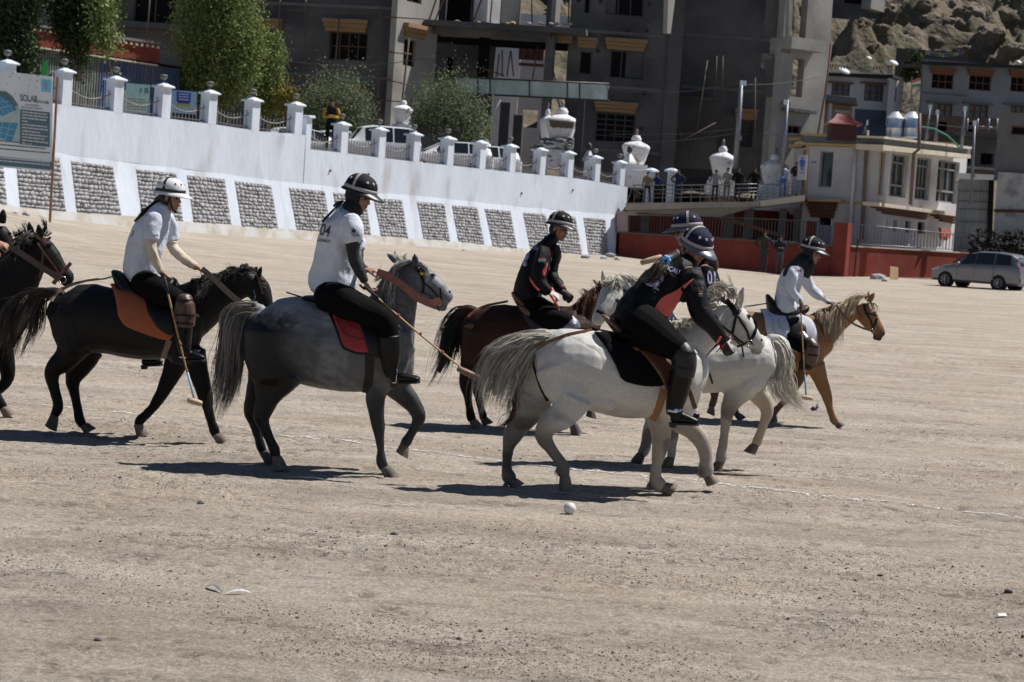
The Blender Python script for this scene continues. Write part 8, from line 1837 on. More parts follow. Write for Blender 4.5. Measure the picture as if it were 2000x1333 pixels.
H.strap('crupper',[(500,650),(525,625),(570,600),(640,575),(740,556)],.028,LEATHER,off=.008); H.strap('crupper_dock',[(500,655),(508,700),(530,780),(560,840)],.02,LEATHERK,off=.004)
H.strap('girth',[(1030,790),(1010,860),(985,912)],.075,mat('girth_tan',(.28,.13,.06),.7,var=.15),off=.01); H.free('girth_billet',[(1125,770,-.16),(1145,820,-.17),(1162,872,-.17)],.035,LEATHER)
for nm,pp,w_ in (('crownpiece',[(905,735),(950,780),(990,850)],.045),('cheek_strap',[(990,860),(975,930),(955,1020),(945,1050)],.022),('cheek_strap',[(1005,870),(1040,930),(1080,990),(1100,1060)],.02),('noseband',[(1135,900),(1150,950),(1135,1020),(1100,1065)],.026),('browband',[(960,850),(1000,860),(1035,800)],.024),('jaw_strap',[(1100,1060),(1060,1090),(1000,1110)],.016),('nose_strap',[(1080,1000),(1110,1080),(1130,1100)],.016)): H.strap(nm,g5(*pp),w_,LEATHERK,off=.008)
H.free('rein',[g5((830,910))[0]+(.08,),g5((920,980))[0]+(.12,),g5((1010,1060))[0]+(.16,),g5((1060,1095))[0]+(.19,)],.02,LEATHERK); H.free('rein',[g5((905,1110))[0]+(.0,),g5((960,1040))[0]+(.1,),g5((1040,1110))[0]+(.18,),g5((1050,1200))[0]+(.2,)],.014,LEATHERK)
q = g5((1105,1085))[0]; H.ring(*q,.19,.024)
q = (1100,875); H.stirrup(1100,860,-.24,1090,700,m=LEATHER)
z = z5; k = conv(c,z); hM = frame(-50,22,0); hc = (655,330,.12)
DY = .0
e,RB,f,SB,so_ = rider(D,z,'rider in coral-panelled black jacket and navy helmet leaning far forward on the front white pony',(180,960),
    [(150,955,150,-.08,.18),(195,860,190,-.06,.18),(270,760,198,-.04,.175),(350,670,190,0,.18),(440,590,176,.02,.19),(530,510,140,.04,.18),(590,450,90,.08,.12),(620,420,62,.1,.07)],
    [dict(k=[(610,520,92,-.12),(645,640,90,-.20),(680,780,84,-.23),(720,860,76,-.24),(790,950,66,-.20),(850,1030,56,-.14),(880,1070,44,-.10)],n=7,hand=((.35,.75,0),(.3,.1,.9)),hs=1.1,glove=GLOVE),
     dict(k=[(560,560,90,.20),(640,650,75,.30),(700,780,62,.32),(780,880,52,.22),(850,980,42,.1)],n=5,hand=((.6,.8,0),(.4,-.1,.8)),hs=1.0,glove=GLOVE)],
    [dict(k=[k(930,525,88,-.20),k(985,560,84,-.30),k(1050,605,62,-.36),k(1108,650,46,-.38),k(1108,720,46,-.38),k(1092,800,42,-.36),k(1078,865,33,-.34),k(1075,895,28,-.34)],t=5,boot=4,foot=[k(1072,905,26,-.34,.036),k(1105,908,24,-.34,.042),k(1145,918,17,-.34,.044),k(1172,926,10,-.34,.036)]),
     dict(k=[k(950,530,80,.12),k(1010,570,76,.30),k(1080,620,52,.44),k(1120,660,44,.5),k(1110,740,40,.5),k(1100,840,30,.48),k(1100,880,26,.47)],t=5,boot=4,foot=[k(1100,890,24,.47,.034),k(1150,895,18,.47,.04),k(1175,900,10,.47,.035)])],
    hc,hM,S=1.0,shirt=SHIRTK,seed=22,fold=.012)
put_helmet(e,f(-.008,0,.058),hM,HN,1.08,.075)
hb = Body(D,z); hb.ball(f(-.040,0,-.010),.082,.080,.085,hM,(0,0,0)); hb.limb([(520,370,60,.0),(460,395,46,-.03),(400,430,50,-.08),(350,490,55,-.14),(300,550,34,-.18),(250,590,14,-.2)],wd=.04,col=(0,0,0)); hb.build('hair',MATS['hair_dark'],e,.008,3)
strands('ponytail',[[RB.pt(*p) for p in g] for g in ([(420,400,-.10),(350,450,-.16),(290,510,-.20),(235,530,-.22)],[(430,430,-.12),(380,500,-.20),(330,580,-.23),(290,620,-.24)])],200,MATS['hair_brown'],e,r=.0024,spread=.018,wave=.02,seed=8)
mb = MB(); cS = RB.pt(420,412,-.13)
for i in range(7): a = i*.9; mb.lathe(cS+Vector((math.cos(a)*.022,-.01,math.sin(a)*.026)),[(.001,-.018),(.016,-.01),(.019,.003),(.012,.014),(.001,.018)],8,Vector((math.sin(a),.5,math.cos(a))))
mb.obj('scrunchie',mat('scrunchie_blue',(.16,.42,.80),.6,var=.25,scale=60),e,True)
cloth_patch('side_panel',SB.bvh,[z5(*p) for p in [(300,845),(340,760),(390,700),(480,670),(655,555),(560,660),(530,740),(490,820),(420,875)]],CORAL,e,4,.003,.006)
strap('cuff_stripe',SB.bvh,[z5(835,1085),z5(855,1050),z5(862,1030)],.02,CORAL,e,off=.004,n=8)
text_on(e,SB.bvh,'OCAU',z5(400,480),10,INKW,up=(.35,-.94),squash=.82);
cloth_patch('number_patch',SB.bvh,[z5(*p) for p in [(215,600),(235,570),(380,505),(415,540),(400,590),(340,640),(290,630)]],INKW,e,4,.002,.004)
text_on(e,SB.bvh,'2',z5(300,628),22,mat('print_dark',(.02,.02,.04),.7,var=0),up=(.45,-.89),squash=1.2,off=.012)
for i,(cc,y0) in enumerate((((.65,.12,.04),668),((.6,.6,.6),686),((.03,.22,.10),704))): strap('flag_patch',SB.bvh,[z5(685,y0),z5(716,y0-4)],.011,mat('flag%d' % i,cc,.7,var=.05),e,off=.004,n=6)
knee_guard(e,RB,[k(1098,612,34,-.38),k(1112,650,50,-.40),k(1118,690,50,-.40),k(1112,735,46,-.39)],mat('guard_grey',(.016,.016,.018),.45,spec=.3,var=.3,scale=14,bump=.3,bscale=40,bdist=.005),straps=[k(1070,640,0,0)[:2]+k(1160,650,0,0)[:2],k(1066,700,0,0)[:2]+k(1155,712,0,0)[:2]])
mb = MB(); q = [RB.pt(*k(1050,880,0,0)[:2],-.40),RB.pt(*k(1080,885,0,0)[:2],-.405),RB.pt(*k(1108,878,0,0)[:2],-.39)]; strap_mesh(mb,q,.016,.004); mb.obj('spur_strap',METAL,e)
mb = MB(); q = [RB.pt(*k(1085,880,0,0)[:2],-.405)]; mb.lathe(q[0],[(.018,0),(.018,.004),(.001,.005)],10,Vector((0,-1,.1))); mb.obj('spur_button',METAL,e)
strands('red_tassel',[[RB.pt(*p) for p in g] for g in ([(900,1100,-.12),(890,1140,-.12),(880,1175,-.12)],[(880,1090,-.12),(860,1130,-.12)])],30,mat('tassel_red',(.6,.06,.03),.7,var=.1),e,r=.003,spread=.008,seed=9)
# ---------------------------------------------------------------- second white pony,facing left,behind
c = crop(1120,400,2.222); D = depth_of(*c(640,1148));
H = Horse(D,c,'white pony facing left behind the front white pony, tail towards the palomino',c(640,1148),dirx=-1)
H.torso([(868,655,70,.05,.15),(830,665,108,.04,.25),(760,680,122,0,.29),(670,690,126,0,.30),(580,692,128,0,.30),(490,690,128,0,.30),(400,680,125,0,.27),(330,665,100,0,.20)],col=WH)
B = H.B
for s in (-1,1): B.limb([(800,670,92),(770,750,80),(750,790,55)],dd=.12*s,wd=.14,col=WH); B.limb([(360,680,80),(380,780,66),(395,850,44)],dd=.10*s,wd=.11,col=WH)
sx = lambda x,y: to_crop(x,y,c)
def sk(x,y,r,*a): X,Y = sx(x,y); return (X,Y,r*2.222,*a)
B.limb([sk(1300,700,56,0,.2),sk(1285,645,44,-.05,.15),sk(1262,605,36,-.12,.12),sk(1232,580,30,-.22,.10),sk(1208,568,24,-.30,.085)],col=WH,seg=16)
cz4 = crop(980,400,4.76); k6 = conv(cz4,c)
H.head([k6(1055,770,92,-.32,.085),k6(1020,840,112,-.38,.10),k6(985,920,102,-.43,.095),k6(935,1000,78,-.48,.075),k6(900,1060,66,-.50,.062),k6(880,1100,52,-.51,.05)],WH,
       ears=[(k6(950,720,0,0)[:2],k6(938,605,0,0)[:2],26*.47,-.28,(.35,.3,.27)),(k6(1140,790,0,0)[:2],k6(1152,662,0,0)[:2],34*.47,-.34,(.3,.26,.24))])
H.leg([(735,790,72,None,.11),(700,835,50,None,.085),(675,880,36),(664,930,27),(656,990,21),(648,1045,20),(642,1085,24),(638,1110,21)],(632,1148),-.12,WG,True,HOOFL)
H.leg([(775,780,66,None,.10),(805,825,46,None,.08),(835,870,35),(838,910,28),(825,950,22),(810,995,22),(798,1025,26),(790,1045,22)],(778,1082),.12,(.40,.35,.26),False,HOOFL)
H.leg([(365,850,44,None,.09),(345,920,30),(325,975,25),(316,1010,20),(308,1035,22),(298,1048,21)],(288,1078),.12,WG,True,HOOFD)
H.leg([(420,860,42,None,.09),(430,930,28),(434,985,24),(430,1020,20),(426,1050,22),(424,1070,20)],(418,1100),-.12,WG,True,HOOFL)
B.limb([(850,590,30),(885,592,28),(915,610,22),(930,650,14)],wd=.05,dd=.0,col=WH)
H.finish(colfn=cf)
H.hair('tail',[[(865,592,0),(905,590,-.02),(935,640,-.05),(930,730,-.06),(950,810,-.06),(1000,880,-.06),(1062,885,-.06)],[(865,595,-.02),(900,610,-.06),(920,680,-.08),(905,760,-.09),(930,830,-.09),(980,880,-.09),(1030,895,-.09)],[(862,600,-.02),(885,630,-.08),(890,700,-.10),(875,770,-.12),(880,820,-.12),(920,870,-.12),(940,900,-.12)],[(855,600,-.02),(850,640,-.10),(840,690,-.12),(820,740,-.13),(800,770,-.13),(770,790,-.13),(740,800,-.13)]],1400,GW,r=.0026,spread=.022,rootspread=.014,wave=.02,seed=41,tips=(.5,1.0))
H.hair('tail_ribbon',[[(1030,886,-.06),(1050,880,-.06),(1070,872,-.06)],[(1035,892,-.06),(1055,888,-.06),(1068,880,-.06)]],40,mat('ribbon_purple',(.07,.03,.14),.6,var=.3),r=.004,spread=.006,seed=42)
H.hair('forelock',[[k6(1020,670,0,0)[:2]+(-.34,),k6(960,700,0,0)[:2]+(-.44,),k6(910,780,0,0)[:2]+(-.46,)],[k6(1060,670,0,0)[:2]+(-.36,),k6(1040,740,0,0)[:2]+(-.46,),k6(1010,790,0,0)[:2]+(-.48,)],[k6(1080,670,0,0)[:2]+(-.36,),k6(1110,720,0,0)[:2]+(-.44,),k6(1150,790,0,0)[:2]+(-.44,)]],260,GW,r=.0033,spread=.016,wave=.02,seed=43)
H.hair('mane',[[k6(1080,670,0,0)[:2]+(-.3,),k6(1180,680,0,0)[:2]+(-.3,),k6(1260,740,0,0)[:2]+(-.3,)],[k6(1150,700,0,0)[:2]+(-.2,),k6(1230,740,0,0)[:2]+(-.25,),k6(1290,820,0,0)[:2]+(-.25,)]],260,GW,r=.0033,spread=.03,wave=.02,seed=44)
g6 = lambda *p: [to_crop(*cz4(*q),c) for q in p]
q = g6((1070,897))[0]; H.lid = MATS['eyelid_grey']; H.eye(*q,r=.02);
H.strap('browband',g6((940,760),(1010,740),(1090,765),(1160,820)),.03,LEATHERK); H.strap('noseband',g6((885,990),(930,1010),(980,1035),(1010,1060)),.026,LEATHERK)
H.strap('breast_strap',[(585,720),(600,760),(603,775)],.016,LEATHERK)
z = crop(1200,410,4.166); hM = frame(172,8,0); hc = (590,190,0); k = conv(c,z)
e,RB,f,SB,so_ = rider(D,z,'rider in navy helmet facing left behind the leaning rider, shouldering a mallet',(760,900),
    [(800,900,120,0,.17),(790,820,125,0,.17),(775,720,122,0,.165),(755,620,120,0,.17),(735,520,108,0,.18),(710,440,80,0,.14),(680,380,50,0,.07)],
    [dict(k=[(735,480,62,-.16),(740,580,58,-.2),(720,680,50,-.22),(640,690,44,-.22),(560,640,36,-.2),(530,610,28,-.18)],n=6,hand=((-.8,-.4,0),(0,-.6,.5)),hs=1.0,glove=GLOVE),
     dict(k=[(730,480,62,.16),(720,580,55,.2),(690,660,48,.2),(600,700,40,.16),(540,720,30,.1)],n=6,hand=((-.8,.4,0),(0,.6,.3)),hs=1.0,glove=GLOVE)],
    [dict(k=[k(600,575,50,-.14),k(560,600,48,-.24),k(510,640,40,-.32),k(470,680,34,-.34),k(470,760,30,-.33),k(480,830,22,-.32)],t=4,boot=3,foot=[k(475,845,20,-.32,.034),k(450,848,18,-.32,.04),k(425,850,10,-.32,.035)]),
     dict(k=[k(600,575,50,.14),k(560,600,48,.24),k(510,640,40,.32),k(470,680,34,.34),k(470,760,30,.33),k(480,830,22,.32)],t=4,boot=3,foot=[k(475,845,20,.32,.034),k(450,848,18,.32,.04),k(425,850,10,.32,.035)])],
    hc,hM,S=.98,shirt=SHIRTK,seed=32,fold=.010)
put_helmet(e,f(-.008,0,.058),hM,HN,1.06,.07)
hb = Body(D,z); hb.ball(f(-.035,0,-.005),.082,.080,.088,hM,(0,0,0)); hb.limb([(660,260,50),(720,330,46),(790,400,44),(815,450,36),(825,490,18)],wd=.04,dd=-.1,col=(0,0,0)); hb.build('hair',mat('hair_chestnut',(.05,.022,.014),.5,var=.3,scale=20,bump=.4,bscale=60,bdist=.005),e,.009,3)
text_on(e,SB.bvh,'01',z(758,605),27,INKW,up=(-.05,-1),squash=.55); text_on(e,SB.bvh,'LEH',z(735,440),6,INKW,squash=.8)
mb = MB(); q = [f(.07,-.02,.012),f(.085,.0,.01),f(.07,.06,.012)];
for s_ in (-1,1): mb.lathe(f(.086,s_*.030,.006),[(.001,-.004),(.024,-.003),(.026,0),(.001,.002)],12,hM@Vector((1,s_*.2,0)))
mb.tube([f(.03,-.078,.012),f(.075,-.05,.012),f(.09,0,.012),f(.075,.05,.012),f(.03,.078,.012)],.003,6); mb.obj('glasses',mat('glass_dark',(.01,.01,.012),.1,var=0),e,True)
mallet(D,z,(620,600),(300,408),-.18,-.30,'cane mallet held over the shoulder of the rider facing left',headang=20,headlen=.2)

# ---------------------------------------------------------------- bay pony behind
c = crop(800,380,2.083); D = depth_of(*c(262,945)); BR = (.034,.015,.0095); BRK = (.010,.006,.005)
H = Horse(D,c,'dark bay pony with black tail between the grey and front white ponies',c(262,940),coat=COATB)
H.torso([(240,530,55,0,.14),(285,545,92,0,.24),(360,565,122,0,.28),(450,580,128,0,.29),(540,586,128,0,.30),(620,580,128,0,.29),(690,565,115,0,.25),(735,555,80,0,.18)],col=BR)
B = H.B
for s in (-1,1): B.limb([(290,560,80),(270,640,66),(265,690,46)],dd=.12*s,wd=.14,col=BR); B.limb([(690,560,75),(680,650,60),(675,710,42)],dd=.10*s,wd=.11,col=BR)
B.limb([(680,550,95,0,.18),(715,500,76,0,.14),(745,460,62,.03,.115),(775,425,54,.06,.10),(795,405,46,.08,.085)],col=BR,seg=16)
H.head([(800,405,42,.10,.08),(812,430,46,.14,.09),(822,460,38,.18,.08),(830,490,30,.22,.06),(835,512,24,.24,.05)],BR,ears=[((775,385),(772,343),11,-.02),((800,375),(805,345),10,.12)])
H.leg([(255,680,52,None,.10),(238,730,36),(230,775,29),(236,820,20),(243,865,18),(248,893,21),(254,912,19)],(264,942),-.13,BRK,True)
H.leg([(290,690,48,None,.10),(282,740,32),(276,785,26),(282,830,19),(292,872,18),(298,895,20),(300,908,18)],(308,932),.13,BRK,True)
H.leg([(672,700,44,None,.09),(662,770,30),(656,815,26),(656,860,18),(660,895,19),(662,912,18)],(668,948),-.12,BRK,True)
H.leg([(710,700,44,None,.09),(740,760,28),(760,800,24),(750,840,18),(740,865,18),(735,880,17)],(728,905),.12,BRK,False)
B.limb([(262,480,24),(235,472,22),(205,478,18),(180,500,12)],wd=.045,col=BR)
H.finish()
HB_ = hair_mat('hair_bay_mane',(.05,.017,.009),(.17,.065,.03));
H.hair('tail',[[(250,470,0),(200,462,0),(140,510,-.04),(115,600,-.06),(90,700,-.06),(50,780,-.06),(30,805,-.06)],[(250,475,0),(190,480,-.04),(150,560,-.08),(130,660,-.1),(100,740,-.1),(70,795,-.1)],[(250,480,0),(210,490,-.02),(185,560,-.04),(165,640,-.06),(140,720,-.06),(110,770,-.06)],[(245,485,.02),(230,520,.0),(212,590,0),(195,650,0),(175,700,0)]],620,HK,r=.003,spread=.02,rootspread=.012,wave=.016,seed=51,tips=(.55,1))
H.hair('mane',[[(790,372,.05),(770,380,0),(755,430,-.07),(750,490,-.09)],[(745,395,.03),(725,410,-.02),(710,460,-.09),(705,530,-.12)],[(700,430,.02),(685,440,-.04),(675,490,-.12),(672,550,-.15)]],480,HB_,r=.0033,spread=.022,wave=.025,seed=52,tips=(.6,1))
H.hair('crest_hair',[[(790,372,.05),(765,355,.04),(760,350,.04)],[(745,400,.03),(725,385,.03),(718,378,.03)],[(700,432,.02),(680,425,.02)]],120,HB_,r=.0026,spread=.02,seed=53)
H.pad('saddle_pad',[(430,455),(470,520),(520,580),(600,620),(650,600),(650,480),(560,460)],mat('pad_charcoal',(.025,.027,.035),.8,var=.2),th=.018)
H.pad('flap',[(480,470),(530,520),(560,580),(610,600),(650,560),(640,480)],LEATHER,off=.028,th=.012)
s_ = Body(D,c); s_.limb([(420,400,9,0,.07),(445,430,20,0,.12),(480,462,24,0,.15),(540,480,24,0,.15),(600,470,24,0,.12)],col=(0,0,0)); s_.limb([(450,455,8),(480,480,15),(530,495,12)],dd=-.24,wd=.03,col=(0,0,0)); s_.build('saddle',LEATHER,H.e,.01,3)
H.strap('crupper',[(238,500),(262,478),(310,452),(400,435)],.024,LEATHER,off=.008); H.strap('crupper_strap',[(300,455),(340,445),(405,432)],.012,LEATHERK,off=.014)
H.strap('girth',[(560,600),(575,660),(580,710)],.06,LEATHER,off=.006)
z = crop(980,400,4.76); k = conv(c,z); hM = frame(-38,6,-6); hc = (535,232,0)
e,RB,f,SB,so_ = rider(D,z,'smiling rider in black jacket with a flag on the sleeve on the bay pony',(250,880),
    [(255,880,120,0,.17),(245,800,128,0,.17),(262,710,128,0,.165),(300,610,125,0,.17),(345,510,122,0,.185),(395,420,105,0,.17),(440,350,72,0,.11),(480,310,52,0,.075)],
    [dict(k=[(400,430,76,-.14),(375,530,74,-.21),(345,640,66,-.23),(345,710,62,-.23),(390,775,56,-.23),(430,815,42,-.22)],n=6,hand=((.9,.35,0),(.2,.9,.4)),hs=1.1,glove=mat('glove_white',(.5,.5,.48),.8,var=.15)),
     dict(k=[(450,440,72,.14),(450,540,70,.19),(455,640,62,.2),(490,710,54,.14),(540,770,46,.04),(570,810,36,-.04)],n=6,hand=((.7,.6,0),(.4,.5,.5)),hs=1.1,glove=GLOVE)],
    [dict(k=[k(510,470,62,-.12),k(560,500,58,-.22),k(610,515,46,-.30),k(650,530,38,-.33),k(660,590,36,-.33),k(655,650,32,-.32),k(655,700,22,-.31)],t=5,boot=4,foot=[k(658,710,18,-.31,.034),k(690,716,16,-.31,.04),k(712,722,9,-.31,.035)]),
     dict(k=[k(510,470,62,.12),k(570,500,58,.22),k(620,515,46,.30),k(660,535,38,.33),k(660,600,36,.33),k(660,700,22,.31)],t=5,boot=4,foot=[k(662,710,18,.31,.034),k(700,716,14,.31,.04)])],
    hc,hM,S=.98,skin=(.30,.155,.10),shirt=SHIRTK,seed=42,fold=.012)
put_helmet(e,f(-.008,0,.058),hM,HB,1.04,.06)
hb = Body(D,z); hb.ball(f(-.035,0,-.005),.082,.080,.088,hM,(0,0,0)); hb.tube3([RB.pt(440,350,0),RB.pt(470,320,0),RB.pt(480,300,0)],[.075,.068,.06],[.08,.075,.07],[(0,0,0)]*3); hb.limb([(500,400,42),(515,480,44),(495,560,32),(480,600,12)],dd=-.06,wd=.07,col=(0,0,0)); hb.build('scarf',mat('scarf_black',(.010,.010,.011),.8,var=.2,bump=.4,bscale=30,bdist=.006),e,.009,3)
cloth_patch('sleeve_stripe',SB.bvh,[z(*p) for p in [(425,535),(400,575),(372,610),(370,640),(392,670),(410,640),(425,600)]],CORAL,e,2.5,.003,.005)
strap('sleeve_stripe',SB.bvh,[z(265,672),z(285,720),z(320,765),z(352,795)],.028,CORAL,e,off=.003,n=14); strap('shoulder_stripe',SB.bvh,[z(430,430),z(448,470)],.012,CORAL,e,off=.003,n=6)
strap('cuff_stripe',SB.bvh,[z(470,760),z(465,795)],.018,CORAL,e,off=.003,n=6); strap('cuff_stripe',SB.bvh,[z(545,760),z(575,750)],.016,CORAL,e,off=.004,n=6)
for i,y0 in enumerate((505,519,534)): strap('flag_patch',SB.bvh,[z(342,y0-2),z(404,y0)],.013,MATS['flag%d' % i] if i != 1 else MATS['flag1'],e,off=.003,n=8)
cloth_patch('number_patch',SB.bvh,[z(*p) for p in [(232,450),(262,440),(240,560),(222,582),(185,570),(205,510)]],INKW,e,2.5,.002,.004)
text_on(e,SB.bvh,'4',z(205,545),13,MATS['print_dark'],up=(.4,-.92),squash=.7,off=.01); text_on(e,SB.bvh,'LEH',z(282,405),8,INKW,up=(.5,-.87),squash=.6)
text_on(e,SB.bvh,'N',z(458,540),10,INKW,squash=.6); text_on(e,SB.bvh,'S',z(438,615),6,INKW,squash=.8)
knee_guard(e,RB,[k(640,505,26,-.32),k(655,535,40,-.34),k(658,575,40,-.34)],mat('guard_silver',(.22,.22,.24),.3,.5,var=.25,scale=14))
mallet(D,z,(480,880),(640,1160),-.30,-.34,'cane mallet with a red grip held low by the smiling rider in black',headang=-10,headlen=.12).children
for o in bpy.data.objects:
    if o.name.startswith('grip') and o.parent and 'red grip' in o.parent.get('label',''): o.data.materials.clear(); o.data.materials.append(mat('grip_red',(.42,.04,.03),.6,var=.1))

# ---------------------------------------------------------------- palomino
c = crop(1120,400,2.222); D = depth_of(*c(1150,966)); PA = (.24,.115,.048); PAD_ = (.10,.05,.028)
H = Horse(D,c,'golden palomino pony with flaxen mane and white saddle pad at the right',c(1145,965))
H.torso([(590,570,55,0,.14),(635,565,88,0,.23),(710,568,112,0,.27),(800,585,120,0,.29),(890,595,124,0,.30),(970,598,122,0,.29),(1040,592,112,0,.25),(1085,590,78,0,.18)],col=PA)
B = H.B
for s in (-1,1): B.limb([(640,580,76),(650,660,62),(655,700,44)],dd=.12*s,wd=.14,col=PA); B.limb([(1040,580,76),(1030,660,60),(1035,710,42)],dd=.10*s,wd=.11,col=PA)
B.limb([(1030,580,95,0,.18),(1080,540,80,0,.14),(1130,500,66,0,.115),(1180,470,56,0,.10),(1215,450,46,0,.08)],col=PA,seg=16)
z6 = crop(1480,450,5.127); k = conv(z6,c)
H.head([k(1070,760,75,0,.075),k(1085,840,108,0,.092),k(1130,910,92,0,.085),k(1180,975,70,0,.065),k(1215,1025,58,0,.052,(.09,.05,.035)),k(1235,1055,46,0,.042,(.02,.015,.014))],PA,ears=[(k(1120,710,0,0)[:2],k(1168,625,0,0)[:2],12,-.05),(k(1090,690,0,0)[:2],k(1115,612,0,0)[:2],9,.06)])
B.limb([k(1170,1070,30,0,.035,(.02,.015,.014)),k(1225,1085,24,0,.032,(.02,.015,.014))])
H.leg([(1050,700,44,None,.09),(1072,760,30),(1095,815,24),(1104,845,21),(1112,880,15),(1122,912,15),(1130,930,18),(1138,944,16)],(1152,966),-.12,PA,True,HOOFD,hr=.05)
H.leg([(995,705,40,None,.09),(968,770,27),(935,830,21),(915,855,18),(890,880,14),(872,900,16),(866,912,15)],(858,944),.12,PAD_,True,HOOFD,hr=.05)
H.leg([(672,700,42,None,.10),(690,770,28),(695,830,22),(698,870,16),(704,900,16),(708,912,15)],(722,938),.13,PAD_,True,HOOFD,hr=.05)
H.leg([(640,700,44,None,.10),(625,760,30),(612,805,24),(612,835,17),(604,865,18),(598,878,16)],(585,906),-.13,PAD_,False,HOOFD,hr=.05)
H.finish()
FX = hair_mat('hair_flaxen',(.30,.22,.12),(.62,.53,.38))
H.hair('mane',[[k(1080,650,0,0)[:2]+(0,),k(1010,680,0,0)[:2]+(-.06,),k(960,760,0,0)[:2]+(-.10,),k(900,860,0,0)[:2]+(-.11,)],[k(1000,640,0,0)[:2]+(0,),k(930,700,0,0)[:2]+(-.08,),k(880,820,0,0)[:2]+(-.14,),k(860,1000,0,0)[:2]+(-.15,)],[k(880,710,0,0)[:2]+(0,),k(820,780,0,0)[:2]+(-.12,),k(790,920,0,0)[:2]+(-.17,),k(780,1100,0,0)[:2]+(-.18,),k(770,1240,0,0)[:2]+(-.18,)],[k(760,790,0,0)[:2]+(0,),k(700,840,0,0)[:2]+(-.14,),k(680,950,0,0)[:2]+(-.2,),k(690,1080,0,0)[:2]+(-.22,)],[k(640,820,0,0)[:2]+(0,),k(620,850,0,0)[:2]+(-.14,),k(640,940,0,0)[:2]+(-.2,)]],1100,FX,r=.0032,spread=.024,wave=.016,seed=61,tips=(.6,1),rootspread=.012)
H.hair('forelock',[[k(1120,690,0,0)[:2]+(-.03,),k(1160,730,0,0)[:2]+(-.09,),k(1190,820,0,0)[:2]+(-.08,)],[k(1100,700,0,0)[:2]+(-.05,),k(1120,770,0,0)[:2]+(-.11,),k(1140,830,0,0)[:2]+(-.11,)]],120,FX,r=.003,spread=.012,seed=62)
H.hair('tail',[[(600,520,0),(575,530,0),(560,600,0),(565,700,0)],[(600,525,0),(590,560,0),(585,640,0),(590,720,0)]],150,FX,r=.003,spread=.03,seed=63)
g = lambda *p: [to_crop(*z6(*q),c) for q in p]
q = g((1165,835))[0]; H.eye(*q,r=.017); q = g((1262,1030))[0]; H.nostril(*q,.01)
H.strap('cheek_strap',g((1060,740),(1080,820),(1130,900),(1150,960),(1155,1010)),.024,LEATHERK); H.strap('browband',g((1070,830),(1130,840),(1190,860)),.02,LEATHERK); H.strap('noseband',g((1190,880),(1165,960),(1140,1000)),.028,LEATHERK); H.strap('throat_lash',g((1000,700),(1000,800),(1040,880)),.016,LEATHER)
q = g((1140,1010))[0]; H.ring(*q,-.11,.022)
H.free('rein',[g((790,760))[0]+(-.18,),g((860,850))[0]+(-.2,),g((950,935))[0]+(-.18,),g((1060,985))[0]+(-.15,),g((1140,1005))[0]+(-.1,)],.024,LEATHER)
H.pad('saddle_pad',[to_crop(*z6(*p),c) for p in [(30,780),(55,880),(75,1030),(100,1090),(180,1140),(300,1180),(420,1230),(520,1200),(590,1160),(605,1050),(560,900),(400,830),(200,790)]],mat('pad_white',(.52,.54,.62),.85,var=.08,bump=.3,bscale=50,bdist=.005),th=.018)
H.strap('pad_seam',g((150,900),(155,1020),(190,1060),(300,1075)),.01,mat('pad_seam_grey',(.34,.36,.43),.8,var=.05),off=.028); H.strap('pad_seam',g((205,900),(210,970),(230,1000),(290,1015)),.01,MATS['pad_seam_grey'],off=.028)
H.pad('flap',[to_crop(*z6(*p),c) for p in [(230,880),(290,920),(310,1040),(330,1130),(380,1180),(470,1150),(500,1000),(440,880),(320,860)]],LEATHERK,off=.028,th=.012)
s_ = Body(D,c); s_.limb([k(95,650,18,0,.05),k(125,720,46,0,.11),k(170,810,70,0,.15),k(260,850,60,0,.16),k(380,830,50,0,.15),k(470,790,46,0,.10),k(495,770,30,0,.06)],col=(0,0,0)); s_.build('saddle',LEATHERK,H.e,.01,3)
for q in ([(735,448,-.02),(765,442,-.02),(838,430,-.03)],[(740,440,.02),(770,438,.02),(838,428,.02)]): H.free('strap',q,.008,LEATHERK)
H.stirrup(1012,660,-.33,990,560)
z = z6; k = conv(c,z); hM = frame(-24,10); hc = (540,232,0)
e,RB,f,SB,so_ = rider(D,z,'rider in white long-sleeved shirt, long black hijab and glasses on the palomino',(300,790),
    [(285,810,108,0,.165),(282,750,114,0,.165),(290,660,114,0,.155),(315,560,116,0,.16),(350,460,112,0,.175),(390,390,92,0,.17),(430,340,62,0,.11),(460,310,45,0,.07)],
    [dict(k=[(365,390,62,-.14),(345,480,58,-.2),(335,560,50,-.22),(350,610,45,-.22),(390,670,38,-.22),(430,715,28,-.21)],n=6,hand=((.3,.9,0),(.8,.1,.6)),hs=.95),
     dict(k=[(470,420,58,.13),(500,530,52,.18),(540,600,46,.17),(610,650,42,.1),(670,690,36,.02),(715,725,26,-.05)],n=6,hand=((1,.25,0),(.2,.9,.3)),hs=1.0,glove=mat('glove_grey',(.06,.06,.065),.8,var=.2))],
    [dict(k=[k(905,550,50,-.12),k(940,580,48,-.22),k(985,600,42,-.30),k(1020,620,34,-.33),k(1020,670,30,-.33),k(1005,710,24,-.32)],t=4,boot=3,foot=[k(985,692,18,-.32,.034),k(1012,695,16,-.32,.04),k(1032,700,9,-.32,.035)]),
     dict(k=[k(905,550,50,.12),k(950,580,48,.22),k(1000,600,42,.30),k(1040,620,34,.33),k(1040,660,30,.33),k(1030,700,20,.32)],t=4,boot=3,foot=[k(1035,705,16,.32,.034),k(1060,708,9,.32,.035)])],
    hc,hM,S=.98,seed=52,fold=.010,skin=(.36,.20,.13))
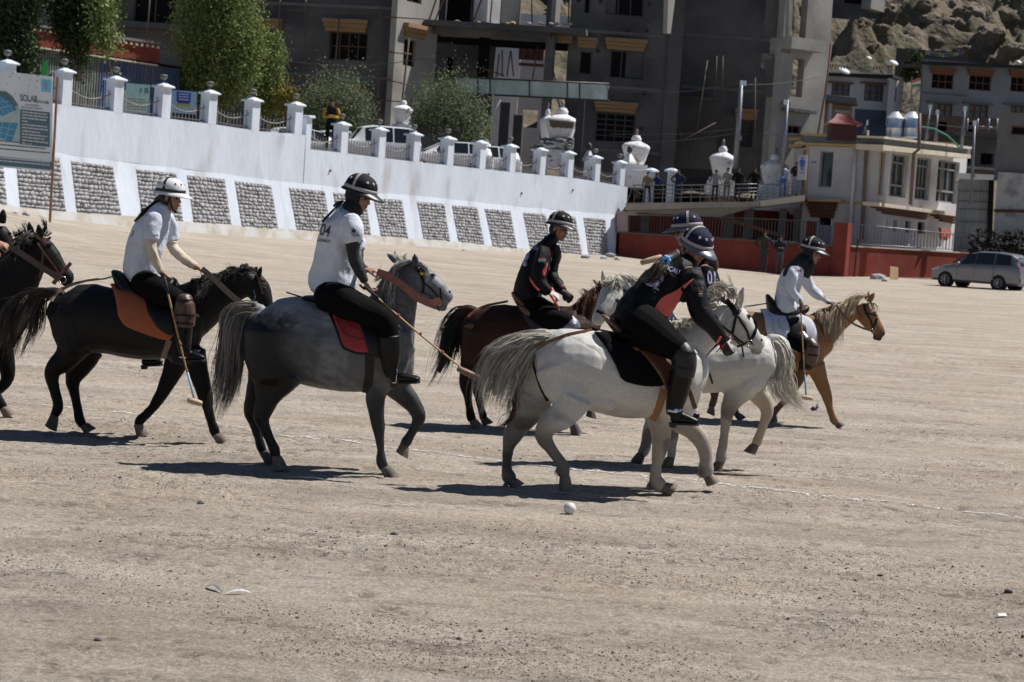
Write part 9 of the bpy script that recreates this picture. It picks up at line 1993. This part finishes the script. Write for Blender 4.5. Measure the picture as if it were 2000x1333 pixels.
put_helmet(e,f(-.006,0,.058),hM,HB,1.06,.07)
hb = Body(D,z); K = (.01,.01,.012)
hb.ball(f(-.030,0,.010),.094,.092,.108,hM,K); hb.ball(f(-.012,0,-.075),.074,.078,.09,hM,K)
hb.tube3([f(-.02,0,-.06),RB.pt(455,330,0),RB.pt(410,370,0)],[.08,.10,.09],[.09,.14,.16],[K]*3)
hb.limb([(520,340,50,-.04,.09),(500,400,62,-.06,.10),(495,440,50,-.07,.08),(500,468,20,-.07,.04)],col=K); hb.limb([(430,260,40,0,.07),(390,320,50,-.02,.12),(330,380,48,-.03,.12),(280,440,30,-.04,.09),(258,480,12,-.04,.05)],col=K)
for s in (-1,1): hb.tube3([f(.0,s*.07,.06),f(.02,s*.070,0),f(.030,s*.057,-.06),f(.047,s*.03,-.105),f(.05,0,-.115)],[.02]*5,[.018]*5,[K]*5,8)
hb.build('hijab',MATS['hijab_black'],e,.008,3,None,cloth_fn(.005,14,7))
mb = MB()
for s_ in (-1,1):
    cc = f(.088,s_*.032,.002); pts = [cc+hM@Vector((0,math.cos(a)*.024,math.sin(a)*.020)) for a in [2*math.pi*i/12 for i in range(13)]]; mb.tube(pts,.0018,5); mb.tube([f(.086,s_*.056,.006),f(0,s_*.080,.010)],.0018,5)
mb.obj('glasses',mat('frame_metal',(.4,.4,.42),.3,.8,var=0),e,True)
text_on(e,SB.bvh,'TAPA',z(372,420),5,INK,squash=.8)
knee_guard(e,RB,[k(1018,590,26,-.33),k(1032,620,36,-.345),k(1030,655,36,-.345),k(1022,690,30,-.34)],KG,straps=[k(1000,615,0,0)[:2]+k(1062,618,0,0)[:2],k(998,650,0,0)[:2]+k(1060,655,0,0)[:2]])
knee_guard(e,RB,[k(985,560,20,-.30),k(1005,590,24,-.33)],MATS['guard_silver'])
mallet(D,z,to_crop(*c(985,430),z),to_crop(*c(1010,838),z),-.46,-.48,'cane mallet with teal taped end hanging beside the palomino',headang=-6,headlen=.15,tipcol=mat('tape_teal',(.10,.34,.46),.6,var=.1))
